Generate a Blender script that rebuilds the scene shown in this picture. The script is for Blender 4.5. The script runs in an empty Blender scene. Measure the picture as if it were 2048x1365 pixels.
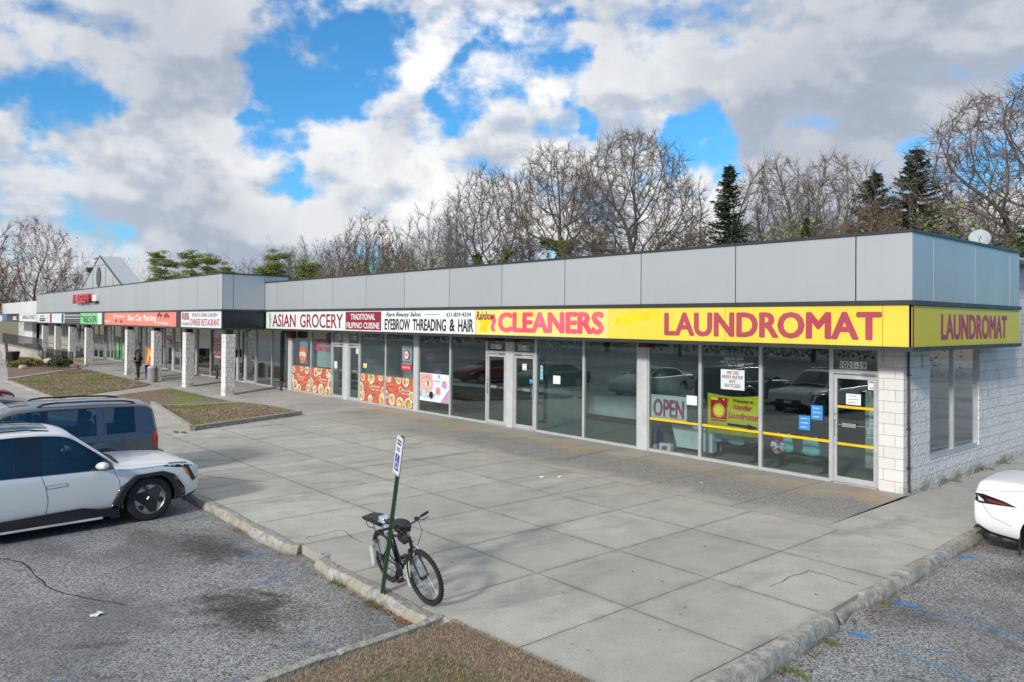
import bpy, bmesh, math, random
import numpy as np
from mathutils import Vector, Matrix
R=random.Random(7)
sc=bpy.context.scene
COL=sc.collection
rad=math.radians
# ------------------------------------------------------------------ node helpers
class NT:
    def __init__(s,tree): s.t=tree; s.n=tree.nodes; s.l=tree.links
    def new(s,typ,**kw):
        n=s.n.new(typ)
        for k,v in kw.items(): setattr(n,k,v)
        return n
    def set(s,sock,v):
        if v is None: return
        if hasattr(v,'is_output') or isinstance(v,bpy.types.NodeSocket): s.l.new(v,sock)
        else:
            if isinstance(v,(tuple,list)) and sock.type=='RGBA' and len(v)==3: v=(*v,1)
            sock.default_value=v
    def math(s,op,a,b=None,c=None,clamp=False):
        n=s.new('ShaderNodeMath',operation=op,use_clamp=clamp)
        s.set(n.inputs[0],a); s.set(n.inputs[1],b); s.set(n.inputs[2],c)
        return n.outputs[0]
    def vmath(s,op,a,b=None):
        n=s.new('ShaderNodeVectorMath',operation=op)
        s.set(n.inputs[0],a); s.set(n.inputs[1],b)
        return n.outputs['Value'] if op in('DOT_PRODUCT','LENGTH','DISTANCE') else n.outputs[0]
    def mix(s,f,a,b,blend='MIX'):
        n=s.new('ShaderNodeMix',data_type='RGBA',blend_type=blend)
        s.set(n.inputs[0],f); s.set(n.inputs[6],a); s.set(n.inputs[7],b)
        return n.outputs[2]
    def noise(s,vec,scale,detail=3,rough=.55,dist=0.,dim='3D'):
        n=s.new('ShaderNodeTexNoise',noise_dimensions=dim)
        s.set(n.inputs['Vector'],vec); s.set(n.inputs['Scale'],scale); s.set(n.inputs['Detail'],detail)
        s.set(n.inputs['Roughness'],rough); s.set(n.inputs['Distortion'],dist)
        return n.outputs['Fac']
    def vor(s,vec,scale,feature='F1',out='Distance',rand=1.):
        n=s.new('ShaderNodeTexVoronoi',feature=feature)
        s.set(n.inputs['Vector'],vec); s.set(n.inputs['Scale'],scale); s.set(n.inputs['Randomness'],rand)
        return n.outputs[out]
    def white(s,vec):
        n=s.new('ShaderNodeTexWhiteNoise',noise_dimensions='3D'); s.set(n.inputs['Vector'],vec); return n.outputs['Value']
    def ramp(s,v,lo,hi,a=0.,b=1.,smooth=True):
        n=s.new('ShaderNodeMapRange',interpolation_type='SMOOTHSTEP' if smooth else 'LINEAR')
        s.set(n.inputs[0],v); s.set(n.inputs[1],lo); s.set(n.inputs[2],hi); s.set(n.inputs[3],a); s.set(n.inputs[4],b)
        return n.outputs[0]
    def sep(s,v):
        n=s.new('ShaderNodeSeparateXYZ'); s.set(n.inputs[0],v); return n.outputs
    def comb(s,x,y,z):
        n=s.new('ShaderNodeCombineXYZ'); s.set(n.inputs[0],x); s.set(n.inputs[1],y); s.set(n.inputs[2],z); return n.outputs[0]
    def bump(s,h,strength=.3,dist=.01,normal=None):
        n=s.new('ShaderNodeBump'); s.set(n.inputs['Height'],h); n.inputs['Strength'].default_value=strength; n.inputs['Distance'].default_value=dist
        if normal: s.l.new(normal,n.inputs['Normal'])
        return n.outputs[0]
    def pos(s): return s.new('ShaderNodeNewGeometry').outputs['Position']
    def obj(s): return s.new('ShaderNodeTexCoord').outputs['Object']
def mat(name,color=(.5,.5,.5),rough=.6,metal=0.,spec=.5,coat=0.,emit=None,estr=0.,build=None):
    m=bpy.data.materials.new(name); m.use_nodes=True
    t=NT(m.node_tree); b=m.node_tree.nodes['Principled BSDF']
    b.inputs['Base Color'].default_value=(*color,1); b.inputs['Roughness'].default_value=rough
    b.inputs['Metallic'].default_value=metal; b.inputs['Specular IOR Level'].default_value=spec
    b.inputs['Coat Weight'].default_value=coat; b.inputs['Coat Roughness'].default_value=.03
    if emit: b.inputs['Emission Color'].default_value=(*emit,1); b.inputs['Emission Strength'].default_value=estr
    if build: build(t,b)
    else:
        # every surface gets a little procedural variation
        n=t.noise(t.pos(),3.,4,.6)
        c=t.mix(t.ramp(n,.3,.7,0,1),tuple(x*.9 for x in color),tuple(min(1,x*1.07) for x in color))
        t.set(b.inputs['Base Color'],c)
        if rough>.15: t.set(b.inputs['Roughness'],t.ramp(t.noise(t.pos(),8.,3),.3,.7,max(.02,rough-.06),min(1,rough+.06)))
    return m
M={}
def simple(name,*a,**k): M[name]=mat(name,*a,**k); return M[name]
# ------------------------------------------------------------------ mesh helpers
class MB:
    def __init__(s): s.v=[]; s.f=[]; s.m=[]; s.cur=0; s.T=None
    def add(s,vs,fs,m=None):
        o=len(s.v)
        if s.T is not None: vs=[tuple(s.T@Vector(p)) for p in vs]
        s.v.extend(vs); m=s.cur if m is None else m
        for f in fs: s.f.append(tuple(i+o for i in f)); s.m.append(m)
        return s
    def box(s,x0,y0,z0,x1,y1,z1,m=None,bev=0.):
        if x0>x1:x0,x1=x1,x0
        if y0>y1:y0,y1=y1,y0
        if z0>z1:z0,z1=z1,z0
        if bev<=0:
            return s.add([(x0,y0,z0),(x1,y0,z0),(x1,y1,z0),(x0,y1,z0),(x0,y0,z1),(x1,y0,z1),(x1,y1,z1),(x0,y1,z1)],
              [(0,3,2,1),(4,5,6,7),(0,1,5,4),(1,2,6,5),(2,3,7,6),(3,0,4,7)],m)
        bm=bmesh.new(); r=bmesh.ops.create_cube(bm,size=1)
        for v in bm.verts: v.co=Vector(((x0+x1)/2+v.co.x*(x1-x0),(y0+y1)/2+v.co.y*(y1-y0),(z0+z1)/2+v.co.z*(z1-z0)))
        b=min(bev,(x1-x0)*.45,(y1-y0)*.45,(z1-z0)*.45)
        bmesh.ops.bevel(bm,geom=list(bm.edges),offset=b,segments=2,profile=.5,affect='EDGES')
        s.bm(bm,m); bm.free(); return s
    def bm(s,bm,m=None):
        bm.verts.index_update()
        return s.add([tuple(v.co) for v in bm.verts],[tuple(v.index for v in f.verts) for f in bm.faces],m)
    def tube(s,pts,r,k=8,m=None,cap=True,closed=False):
        n=len(pts); P=[Vector(p) for p in pts]; rs=r if isinstance(r,(list,tuple)) else [r]*n
        vs=[];fs=[]; up=None
        for i in range(n):
            if closed: d=P[(i+1)%n]-P[i-1]
            else: d=(P[min(i+1,n-1)]-P[max(i-1,0)])
            d=d.normalized() if d.length>1e-9 else Vector((0,0,1))
            if up is None:
                up=Vector((0,0,1)) if abs(d.z)<.9 else Vector((1,0,0))
            a=d.cross(up)
            if a.length<1e-6: a=d.orthogonal()
            a.normalize(); b=a.cross(d).normalized(); up=b
            for j in range(k):
                t=2*math.pi*j/k
                vs.append(tuple(P[i]+(a*math.cos(t)+b*math.sin(t))*rs[i]))
        m_=n if closed else n-1
        for i in range(m_):
            i2=(i+1)%n
            for j in range(k):
                fs.append((i*k+j,i*k+(j+1)%k,i2*k+(j+1)%k,i2*k+j))
        if cap and not closed:
            fs.append(tuple(range(k))[::-1]); fs.append(tuple((n-1)*k+j for j in range(k)))
        return s.add(vs,fs,m)
    def cyl(s,x,y,z0,z1,r,r2=None,k=20,m=None): return s.tube([(x,y,z0),(x,y,z1)],[r,r2 if r2 is not None else r],k,m)
    def lathe(s,prof,c=(0,0,0),axis='z',k=24,m=None,close=False):
        vs=[];fs=[];n=len(prof)
        for i,(r,h) in enumerate(prof):
            for j in range(k):
                t=2*math.pi*j/k; a,b=r*math.cos(t),r*math.sin(t)
                p={'z':(a,b,h),'y':(a,h,b),'x':(h,a,b)}[axis]
                vs.append((p[0]+c[0],p[1]+c[1],p[2]+c[2]))
        for i in range(n-1 if not close else n):
            i2=(i+1)%n
            for j in range(k): fs.append((i*k+j,i*k+(j+1)%k,i2*k+(j+1)%k,i2*k+j))
        return s.add(vs,fs,m)
    def poly(s,pts,m=None): return s.add([tuple(p) for p in pts],[tuple(range(len(pts)))],m)
    def prism(s,pts,y0,y1,m=None,plane='xz'):
        # extrude a 2-D outline between y0 and y1
        n=len(pts)
        f={'xz':lambda p,y:(p[0],y,p[1]),'yz':lambda p,y:(y,p[0],p[1]),'xy':lambda p,y:(p[0],p[1],y)}[plane]
        vs=[f(p,y0) for p in pts]+[f(p,y1) for p in pts]
        fs=[tuple(range(n)),tuple(range(2*n-1,n-1,-1))]+[(i,i+n,(i+1)%n+n,(i+1)%n) for i in range(n)]
        return s.add(vs,fs,m)
    def build(s,name,mats,parent=None,smooth=False,loc=None,rz=None):
        me=bpy.data.meshes.new(name); me.from_pydata(s.v,[],s.f)
        if not isinstance(mats,(list,tuple)): mats=[mats]
        for a in mats: me.materials.append(M[a] if isinstance(a,str) else a)
        if len(mats)>1: me.polygons.foreach_set('material_index',s.m)
        if smooth:
            me.polygons.foreach_set('use_smooth',[True]*len(me.polygons))
            if smooth!='all':
                try: me.set_sharp_from_angle(angle=rad(38))
                except Exception: pass
        bm=bmesh.new(); bm.from_mesh(me); bmesh.ops.recalc_face_normals(bm,faces=bm.faces); bm.to_mesh(me); bm.free()
        me.update()
        return link(name,me,parent,loc,rz)
def link(name,me,parent=None,loc=None,rz=None):
    o=bpy.data.objects.new(name,me); COL.objects.link(o)
    if parent: o.parent=parent
    if loc: o.location=loc
    if rz is not None: o.rotation_euler=(0,0,rz)
    return o
def tag(o,label,cat,group=None):
    o['label']=label; o['category']=cat
    if group: o['group']=group
    return o
def thing(name,label,cat,loc=(0,0,0),rz=0,group=None):
    o=bpy.data.objects.new(name,None); COL.objects.link(o); o.location=loc; o.rotation_euler=(0,0,rz); o.empty_display_size=.2
    return tag(o,label,cat,group)
def struct(o,kind='structure'): o['kind']=kind; return o
def dup(root,loc,rz=None,scale=None,label=None):
    r=root.copy(); COL.objects.link(r); r.location=loc
    if rz is not None: r.rotation_euler=(0,0,rz)
    if scale is not None: r.scale=scale if isinstance(scale,(tuple,list)) else (scale,)*3
    if label: r['label']=label
    def rec(a,b):
        for ch in list(a.children):
            c=ch.copy(); COL.objects.link(c); c.parent=b; rec(ch,c)
    rec(root,r)
    return r
def npmesh(name,V,F,mats,k,parent=None,mi=None,smooth=False):
    """fast mesh from numpy arrays; F is (n,k)"""
    me=bpy.data.meshes.new(name); n=len(F)
    me.vertices.add(len(V)); me.vertices.foreach_set('co',np.asarray(V,np.float32).ravel())
    me.loops.add(n*k); me.loops.foreach_set('vertex_index',np.asarray(F,np.int32).ravel())
    me.polygons.add(n); me.polygons.foreach_set('loop_start',np.arange(0,n*k,k,dtype=np.int32))
    me.polygons.foreach_set('loop_total',np.full(n,k,np.int32))
    for a in mats: me.materials.append(M[a])
    if mi is not None: me.polygons.foreach_set('material_index',np.asarray(mi,np.int32))
    if smooth: me.polygons.foreach_set('use_smooth',np.ones(n,bool))
    me.update(calc_edges=True); me.validate()
    return link(name,me,parent)
# text -> mesh, fitted into a box on the plane
def text(parent,name,s,mat_,x0,x1,z0,z1,y,bold=0.,shear=0.,face='-y',depth=.012,keep=False,align='l'):
    cu=bpy.data.curves.new('t','FONT'); cu.body=s; cu.size=1; cu.offset=bold if bold<=.014 else 0.; cu.shear=shear; cu.extrude=.5; cu.resolution_u=3
    ob=bpy.data.objects.new('t',cu); COL.objects.link(ob)
    dg=bpy.context.evaluated_depsgraph_get(); dg.update()
    me=bpy.data.meshes.new_from_object(ob.evaluated_get(dg))
    bpy.data.objects.remove(ob); bpy.data.curves.remove(cu)
    if bold>.014:
        d=(bold-.008); bm=bmesh.new()
        for kx_,ky_ in ((-1,0),(1,0),(0,-.7),(0,.7),(-.7,-.6),(.7,.6),(-.7,.6),(.7,-.6),(0,0)):
            m2=me.copy(); m2.transform(Matrix.Translation((kx_*d,ky_*d,(kx_*3+ky_*5)*.004))); bm.from_mesh(m2); bpy.data.meshes.remove(m2)
        bm.to_mesh(me); bm.free()
    n=len(me.vertices)
    if n==0: return None
    co=np.zeros(n*3,np.float32); me.vertices.foreach_get('co',co); co=co.reshape(-1,3)
    mn=co.min(0); mx=co.max(0); w=max(1e-4,mx[0]-mn[0]); h=max(1e-4,mx[1]-mn[1])
    u=(co[:,0]-mn[0])/w; v=(co[:,1]-mn[1])/h; d=co[:,2]/max(1e-4,(mx[2]-mn[2]))
    X=x0+u*(x1-x0); Z=z0+v*(z1-z0)
    out=np.zeros_like(co)
    if face=='-y': out[:,0]=X; out[:,1]=y-depth*(d+.5); out[:,2]=Z
    elif face=='+x': out[:,1]=X; out[:,0]=y+depth*(d+.5); out[:,2]=Z
    me.vertices.foreach_set('co',out.ravel())
    me.materials.clear(); me.materials.append(M[mat_] if isinstance(mat_,str) else mat_)
    for p in me.polygons: p.material_index=0
    me.name=name
    return link(name,me,parent)
def ell(cx,cz,rx,rz,n=20,a0=0.,a1=2*math.pi): return [(cx+rx*math.cos(a0+(a1-a0)*i/n),cz+rz*math.sin(a0+(a1-a0)*i/n)) for i in range(n)]
def H(x,y):
    t=min(1,max(0,(-22-x)/6.)); t=t*t*(3-2*t); d=min(1,max(0,(1.05-y)/3.25))
    return -.19*t*d
# ------------------------------------------------------------------ camera
CX,CY,CZ=5.9181,-15.2287,3.4524
yaw,pit,rol=-.8555,.0112,.0082
Fv=Vector((math.sin(yaw)*math.cos(pit),math.cos(yaw)*math.cos(pit),math.sin(pit)))
Rv=Vector((math.cos(yaw),-math.sin(yaw),0)); Uv=Rv.cross(Fv)
R2=math.cos(rol)*Rv+math.sin(rol)*Uv; U2=-math.sin(rol)*Rv+math.cos(rol)*Uv
cd=bpy.data.cameras.new('camera'); cam=bpy.data.objects.new('camera',cd); COL.objects.link(cam)
cam.matrix_world=Matrix(((R2.x,U2.x,-Fv.x,CX),(R2.y,U2.y,-Fv.y,CY),(R2.z,U2.z,-Fv.z,CZ),(0,0,0,1)))
cd.sensor_width=36; cd.lens=36*1519.2163/2048; cd.shift_y=-(682.5-626.56)/2048; cd.clip_end=3000; cd.clip_start=.1
sc.camera=cam
sc.view_settings.view_transform='Standard'; sc.view_settings.look='None'; sc.view_settings.exposure=.0; sc.view_settings.gamma=1
sc.cycles.max_bounces=7; sc.cycles.diffuse_bounces=3; sc.cycles.glossy_bounces=3; sc.cycles.transparent_max_bounces=12; sc.cycles.transmission_bounces=4; sc.cycles.caustics_reflective=False; sc.cycles.caustics_refractive=False
try: sc.view_settings.use_curve_mapping=False
except Exception: pass
# ------------------------------------------------------------------ light
SUN_AZ=rad(16)  # from -Y toward +X
SUN_EL=rad(25)
sd=Vector((math.sin(SUN_AZ)*math.cos(SUN_EL),-math.cos(SUN_AZ)*math.cos(SUN_EL),math.sin(SUN_EL)))
sl=bpy.data.lights.new('sun','SUN'); sl.energy=3.1; sl.angle=rad(6.); sl.color=(1,.95,.88)
so=bpy.data.objects.new('sun',sl); COL.objects.link(so); so.rotation_euler=sd.to_track_quat('Z','Y').to_euler(); so.location=(20,-40,30)
w=bpy.data.worlds.new('World'); sc.world=w; w.use_nodes=True
t=NT(w.node_tree); bg=t.n['Background']
sky=t.new('ShaderNodeTexSky',sky_type='NISHITA'); sky.sun_disc=False; sky.sun_elevation=SUN_EL
sky.sun_rotation=math.atan2(sd.x,sd.y); sky.air_density=1.0; sky.dust_density=.3; sky.ozone_density=2.5; sky.altitude=0
tc=t.new('ShaderNodeTexCoord').outputs['Generated']
nrm=t.vmath('NORMALIZE',tc)
x,y,z=t.sep(nrm)[0:3]
sv=t.vmath('MULTIPLY',nrm,(1.,1.,1.5))
def vnoise(vec,scale,det=3):
    n=t.new('ShaderNodeTexNoise'); t.set(n.inputs['Vector'],vec); n.inputs['Scale'].default_value=scale; n.inputs['Detail'].default_value=det; n.inputs['Roughness'].default_value=.6
    return t.vmath('SUBTRACT',n.outputs['Color'],(.5,.5,.5))
def vscale(v,k): return t.vmath('MULTIPLY',v,(k,k,k))
warp=t.vmath('ADD',vscale(vnoise(nrm,7.,3),.14),vscale(vnoise(nrm,20.,4),.06))
nw=t.vmath('NORMALIZE',t.vmath('ADD',nrm,warp))
n1=t.noise(t.vmath('ADD',sv,(2.3,.4,1.1)),5.,6,.55,.15)
n2=t.noise(t.vmath('ADD',sv,(3.7,1.2,5.)),15.,5,.56,.2)
dens=t.math('ADD',t.math('ADD',t.math('MULTIPLY',n1,1.3),t.math('MULTIPLY',n2,.95)),-.46)
def blob(d,width,src=None):
    v=Vector(d).normalized()
    dp=t.vmath('DOT_PRODUCT',src or nw,tuple(v))
    return t.ramp(dp,math.cos(width*1.5),math.cos(width*.1),0,1)
# clear gaps between the cumulus heaps and the grey undersides of the heaps, as directions in the sky
GAPS= [((-0.839, 0.4, 0.367), 0.069, 1), ((-0.862, 0.399, 0.313), 0.061, 1), ((-0.853, 0.441, 0.278), 0.046, 0.9), ((-0.881, 0.389, 0.267), 0.039, 0.8), ((-0.896, 0.387, 0.218), 0.033, 0.9), ((-0.907, 0.386, 0.17), 0.02, 0.7), ((-0.827, 0.447, 0.34), 0.059, 1), ((-0.757, 0.585, 0.292), 0.036, 0.9), ((-0.729, 0.61, 0.31), 0.039, 0.9), ((-0.695, 0.638, 0.333), 0.046, 1), ((-0.672, 0.668, 0.321), 0.039, 1), ((-0.758, 0.593, 0.272), 0.023, 0.9), ((-0.562, 0.797, 0.223), 0.039, 1), ((-0.959, 0.132, 0.252), 0.028, 0.55), ((-0.953, 0.183, 0.242), 0.036, 0.8), ((-0.943, 0.227, 0.242), 0.026, 0.6), ((-0.955, 0.114, 0.273), 0.02, 0.6), ((-0.66, 0.707, 0.254), 0.012, 0.8), ((-0.373, 0.911, 0.174), 0.039, 0.7), ((-0.308, 0.935, 0.179), 0.03, 0.8), ((-0.55, 0.812, 0.195), 0.026, 0.8), ((-0.776, 0.506, 0.377), 0.026, 0.0), ((-0.67, 0.685, 0.287), 0.016, 0.7)]
DARKS= [((-0.912, 0.265, 0.312), 0.125, 0.75), ((-0.935, 0.151, 0.322), 0.105, 0.6), ((-0.885, 0.323, 0.337), 0.079, 0.6), ((-0.979, 0.166, 0.115), 0.112, 0.55), ((-0.985, 0.148, 0.086), 0.099, 0.5), ((-0.947, 0.307, 0.096), 0.099, 0.7), ((-0.966, 0.245, 0.081), 0.105, 0.6), ((-0.924, 0.372, 0.086), 0.079, 0.6), ((-0.367, 0.881, 0.299), 0.171, 0.75), ((-0.435, 0.866, 0.248), 0.132, 0.85), ((-0.326, 0.914, 0.24), 0.112, 0.7), ((-0.503, 0.793, 0.343), 0.112, 0.7), ((-0.584, 0.725, 0.367), 0.105, 0.45), ((-0.386, 0.902, 0.192), 0.112, 0.8), ((-0.465, 0.863, 0.199), 0.059, 0.5), ((-0.823, 0.516, 0.235), 0.046, 0.45), ((-0.885, 0.446, 0.133), 0.079, 0.35), ((-0.75, 0.629, 0.202), 0.059, 0.3), ((-0.662, 0.658, 0.36), 0.033, 0.3)]
gap=blob((.80,.58,.22),.5)  # unseen clear patch beyond the right edge, added to cool the fascia's shaded side
for d_,wd,a in GAPS: gap=t.math('MAXIMUM',gap,t.math('MULTIPLY',blob(d_,wd),a))
dens=t.math('SUBTRACT',t.math('SUBTRACT',dens,t.math('MULTIPLY',gap,.32)),t.math('MULTIPLY',blob((.80,.58,.12),.95),.6))  # wider clearing out of view, added to darken that same side
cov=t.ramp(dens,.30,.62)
dn=(0,0,.055)
m1=t.noise(t.vmath('ADD',t.vmath('ADD',sv,(0,0,.08)),(2.3,.4,1.1)),5.,4,.55,.15); m2=t.noise(t.vmath('ADD',t.vmath('ADD',sv,(0,0,.03)),(3.7,1.2,5.)),15.,4,.56,.2)
lit=t.math('ADD',t.math('SUBTRACT',n1,m1),t.math('MULTIPLY',t.math('SUBTRACT',n2,m2),.45))
shade=t.ramp(lit,-.15,.10)
dk=None
for d_,wd,a in DARKS:
    q=t.math('MULTIPLY',blob(d_,wd),a); dk=q if dk is None else t.math('MAXIMUM',dk,q)
dark=t.math('MULTIPLY',dk,t.ramp(t.math('ADD',n1,t.math('MULTIPLY',t.math('SUBTRACT',n2,.5),.6)),.30,.60,.45,1.1),clamp=True)
ccol=t.mix(shade,(.53,.60,.71),(1.,1.,1.))
ccol=t.mix(t.math('MULTIPLY',dark,t.ramp(shade,0,1,1.,.8)),ccol,(.37,.425,.525))
hz=t.ramp(z,-.02,.06,.3,1)
ccol=t.mix(hz,(.72,.78,.86),ccol)
skyc=t.mix(1.,sky.outputs[0],(.055,.128,.170),'MULTIPLY')  # nishita scaled
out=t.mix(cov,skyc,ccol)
below=t.ramp(z,-.02,0.,0,1)
out=t.mix(below,(.12,.12,.12),out)
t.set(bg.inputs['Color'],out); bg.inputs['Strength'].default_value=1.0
# ------------------------------------------------------------------ materials
def b_concrete(t,b,joints=True,base=(.53,.51,.445)):
    p=t.pos(); x,y,z=t.sep(p)[0:3]
    big=t.noise(p,.35,4,.6); mid=t.noise(p,2.3,5,.62); fine=t.noise(p,34,4,.8); grit=t.vor(p,48)
    stain=t.noise(t.vmath('MULTIPLY',p,(1.,.35,1.)),.9,5,.7,.6)
    c=t.mix(t.ramp(big,.3,.7),tuple(v*.86 for v in base),tuple(v*1.08 for v in base))
    c=t.mix(t.ramp(mid,.35,.75,0,.6),c,tuple(v*.68 for v in base)); gm=t.vor(p,1.9); c=t.mix(t.ramp(gm,.02,.05,.55,0),c,(.14,.13,.12)); bl=t.noise(t.vmath('ADD',p,(20,7,0)),.55,6,.68,.8); c=t.mix(t.ramp(bl,.50,.68,0,.5),c,(.30,.28,.24))
    c=t.mix(t.ramp(stain,.50,.72,0,.7),c,(.22,.21,.195))
    c=t.mix(t.ramp(fine,.4,.72,.0,.55),c,(.24,.235,.21)); c=t.mix(t.ramp(grit,.0,.30,.5,0),c,(.74,.73,.68))
    sp=t.vor(p,6.); c=t.mix(t.ramp(sp,.02,.045,.7,0),c,(.12,.11,.10))
    rust=t.noise(t.vmath('ADD',p,(9,4,0)),.8,4,.6); c=t.mix(t.ramp(rust,.62,.78,0,.35),c,(.45,.33,.22))
    hh=t.math('ADD',t.math('MULTIPLY',fine,.5),t.math('MULTIPLY',mid,.5))
    if joints:
        wob=t.math('MULTIPLY',t.math('SUBTRACT',t.noise(p,5,3),.5),.02)
        xs=t.math('ADD',x,wob); ys=t.math('ADD',y,wob)
        ix=t.math('FLOOR',t.math('DIVIDE',t.math('ADD',xs,.12),1.63)); 
        fx=t.math('ABSOLUTE',t.math('SUBTRACT',t.math('ADD',xs,.12),t.math('MULTIPLY',t.math('ROUND',t.math('DIVIDE',t.math('ADD',xs,.12),1.63)),1.63)))
        masks=[]
        iy=None
        for yy in (-4.55,-6.42,-8.08):
            dd=t.math('ABSOLUTE',t.math('SUBTRACT',ys,yy)); masks.append(dd)
            s=t.math('GREATER_THAN',ys,yy); iy=s if iy is None else t.math('ADD',iy,s)
        mn=fx
        for q in masks: mn=t.math('MINIMUM',mn,q)
        for yy in (-2.65,): mn=t.math('MINIMUM',mn,t.math('ABSOLUTE',t.math('SUBTRACT',ys,yy)))
        tone=t.white(t.comb(ix,iy,0))
        c=t.mix(t.ramp(tone,0,1,0,.42,smooth=False),c,(.29,.285,.26))
        jl=t.ramp(mn,.003,.009,1,0); dirt=t.ramp(mn,.0,.10,.3,0)
        c=t.mix(t.math('MULTIPLY',dirt,t.ramp(mid,.3,.6)),c,(.16,.155,.145)); 
        jw=t.ramp(t.noise(p,1.1,3),.32,.55,.45,1)
        c=t.mix(t.math('MULTIPLY',jl,jw),c,(.045,.042,.038))
        hh=t.math('SUBTRACT',hh,t.math('MULTIPLY',jl,1.5))
    t.set(b.inputs['Base Color'],c); b.inputs['Roughness'].default_value=.88; b.inputs['Specular IOR Level'].default_value=.25
    t.set(b.inputs['Normal'],t.bump(hh,.45,.006))
simple('slabs',build=b_concrete)
simple('plainslab',build=lambda t,b:b_concrete(t,b,False))
simple('walk',build=lambda t,b:b_concrete(t,b,False,(.50,.48,.45)))
def b_agg(t,b):
    p=t.pos(); x,y,z=t.sep(p)[0:3]
    v=t.vor(p,58,out='Color'); vv=t.sep(v)[0]
    n=t.noise(p,1.3,5,.6,.3)
    c=t.mix(vv,(.10,.097,.088),(.42,.405,.37))
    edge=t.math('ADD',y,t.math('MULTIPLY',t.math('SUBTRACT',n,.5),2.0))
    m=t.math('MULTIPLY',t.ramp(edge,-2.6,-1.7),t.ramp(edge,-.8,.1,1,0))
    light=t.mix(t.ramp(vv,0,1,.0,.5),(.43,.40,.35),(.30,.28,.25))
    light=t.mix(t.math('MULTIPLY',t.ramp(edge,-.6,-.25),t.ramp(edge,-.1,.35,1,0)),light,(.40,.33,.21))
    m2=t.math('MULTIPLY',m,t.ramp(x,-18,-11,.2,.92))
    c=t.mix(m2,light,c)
    c=t.mix(t.ramp(t.noise(p,.6,4),.5,.75,0,.45),c,(.16,.155,.145))
    fx=t.math('ABSOLUTE',t.math('SUBTRACT',t.math('ADD',x,t.math('MULTIPLY',t.noise(p,4,2),.03)),t.math('MULTIPLY',t.math('ROUND',t.math('DIVIDE',x,2.2)),2.2)))
    c=t.mix(t.ramp(fx,.004,.016,.8,0),c,(.06,.055,.05))
    ru=t.vmath('DISTANCE',p,(-.95,.35,0)); c=t.mix(t.math('MULTIPLY',t.ramp(ru,.1,.95,.6,0),t.ramp(n,.4,.6)),c,(.48,.27,.15))
    t.set(b.inputs['Base Color'],c); b.inputs['Roughness'].default_value=.9
    t.set(b.inputs['Normal'],t.bump(vv,.5,.006))
simple('aggregate',build=b_agg)
def b_asphalt(t,b):
    p=t.pos(); x,y,z=t.sep(p)[0:3]
    v1=t.sep(t.vor(p,110,out='Color'))[0]; v2=t.sep(t.vor(p,62,out='Color'))[1]
    n=t.noise(p,.5,5,.62,.4); n2=t.noise(p,3,4,.6)
    g=t.math('ADD',t.math('MULTIPLY',v1,.45),t.math('MULTIPLY',v2,.68))
    c=t.mix(t.ramp(g,.25,.88,0,1,smooth=False),(.045,.046,.048),(.47,.465,.445))
    c=t.mix(t.ramp(n,.40,.66,0,.6),c,(.10,.10,.10)); c=t.mix(t.ramp(n2,.5,.8,0,.35),c,(.07,.07,.07))
    for (cx,cy,sx,sy,a) in ((-3.3,-11.5,1.0,.6,1.1),(-6.2,-11.0,1.1,.5,1.05),(-7.4,-11.6,.7,.4,.5),(2.0,-5.3,.35,.8,.5),(-4.8,-12.8,.5,.3,.35),(2.5,-2.6,.5,.9,.6),(3.2,-7.4,.6,.3,.45)):
        d=t.vmath('LENGTH',t.vmath('DIVIDE',t.vmath('SUBTRACT',p,(cx,cy,-.13)),(sx,sy,5)))
        d=t.math('ADD',d,t.math('ADD',t.math('MULTIPLY',t.math('SUBTRACT',t.noise(p,2.2,6,.72,1.),.5),2.6),t.math('MULTIPLY',t.math('SUBTRACT',t.noise(p,14,4,.7),.5),1.0)))
        c=t.mix(t.ramp(d,.3,1.3,a*.9,0),c,t.mix(t.ramp(v2,.3,.9,0,1),(.025,.024,.023),(.12,.118,.112)))
    cr=t.vor(t.vmath('ADD',p,t.vmath('MULTIPLY',t.comb(n2,n,0),(.5,.5,0))),.55,'DISTANCE_TO_EDGE'); c=t.mix(t.math('MULTIPLY',t.ramp(cr,.003,.010,.6,0),t.ramp(t.noise(p,.4,2),.52,.6)),c,(.05,.05,.05))
    t.set(b.inputs['Base Color'],c); b.inputs['Roughness'].default_value=.85
    t.set(b.inputs['Normal'],t.bump(g,.5,.008))
simple('asphalt',build=b_asphalt)
def b_kerb(t,b):
    p=t.pos(); z=t.sep(p)[2]
    n=t.noise(p,9,6,.7); n2=t.noise(p,1.7,4,.6); v=t.vor(p,30)
    c=t.mix(t.ramp(n,.35,.65),(.22,.215,.20),(.46,.445,.41)); c=t.mix(t.ramp(n2,.42,.66,0,.65),c,(.34,.31,.22))
    c=t.mix(t.ramp(v,.0,.3,.5,0),c,(.12,.115,.10)); c=t.mix(t.math('MULTIPLY',t.ramp(z,-.13,-.07,.7,0),t.ramp(n2,.3,.6)),c,(.11,.11,.06))
    t.set(b.inputs['Base Color'],c); b.inputs['Roughness'].default_value=.95
    t.set(b.inputs['Normal'],t.bump(t.math('ADD',n,t.math('MULTIPLY',v,.4)),.9,.02))
simple('kerb',build=b_kerb)
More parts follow.
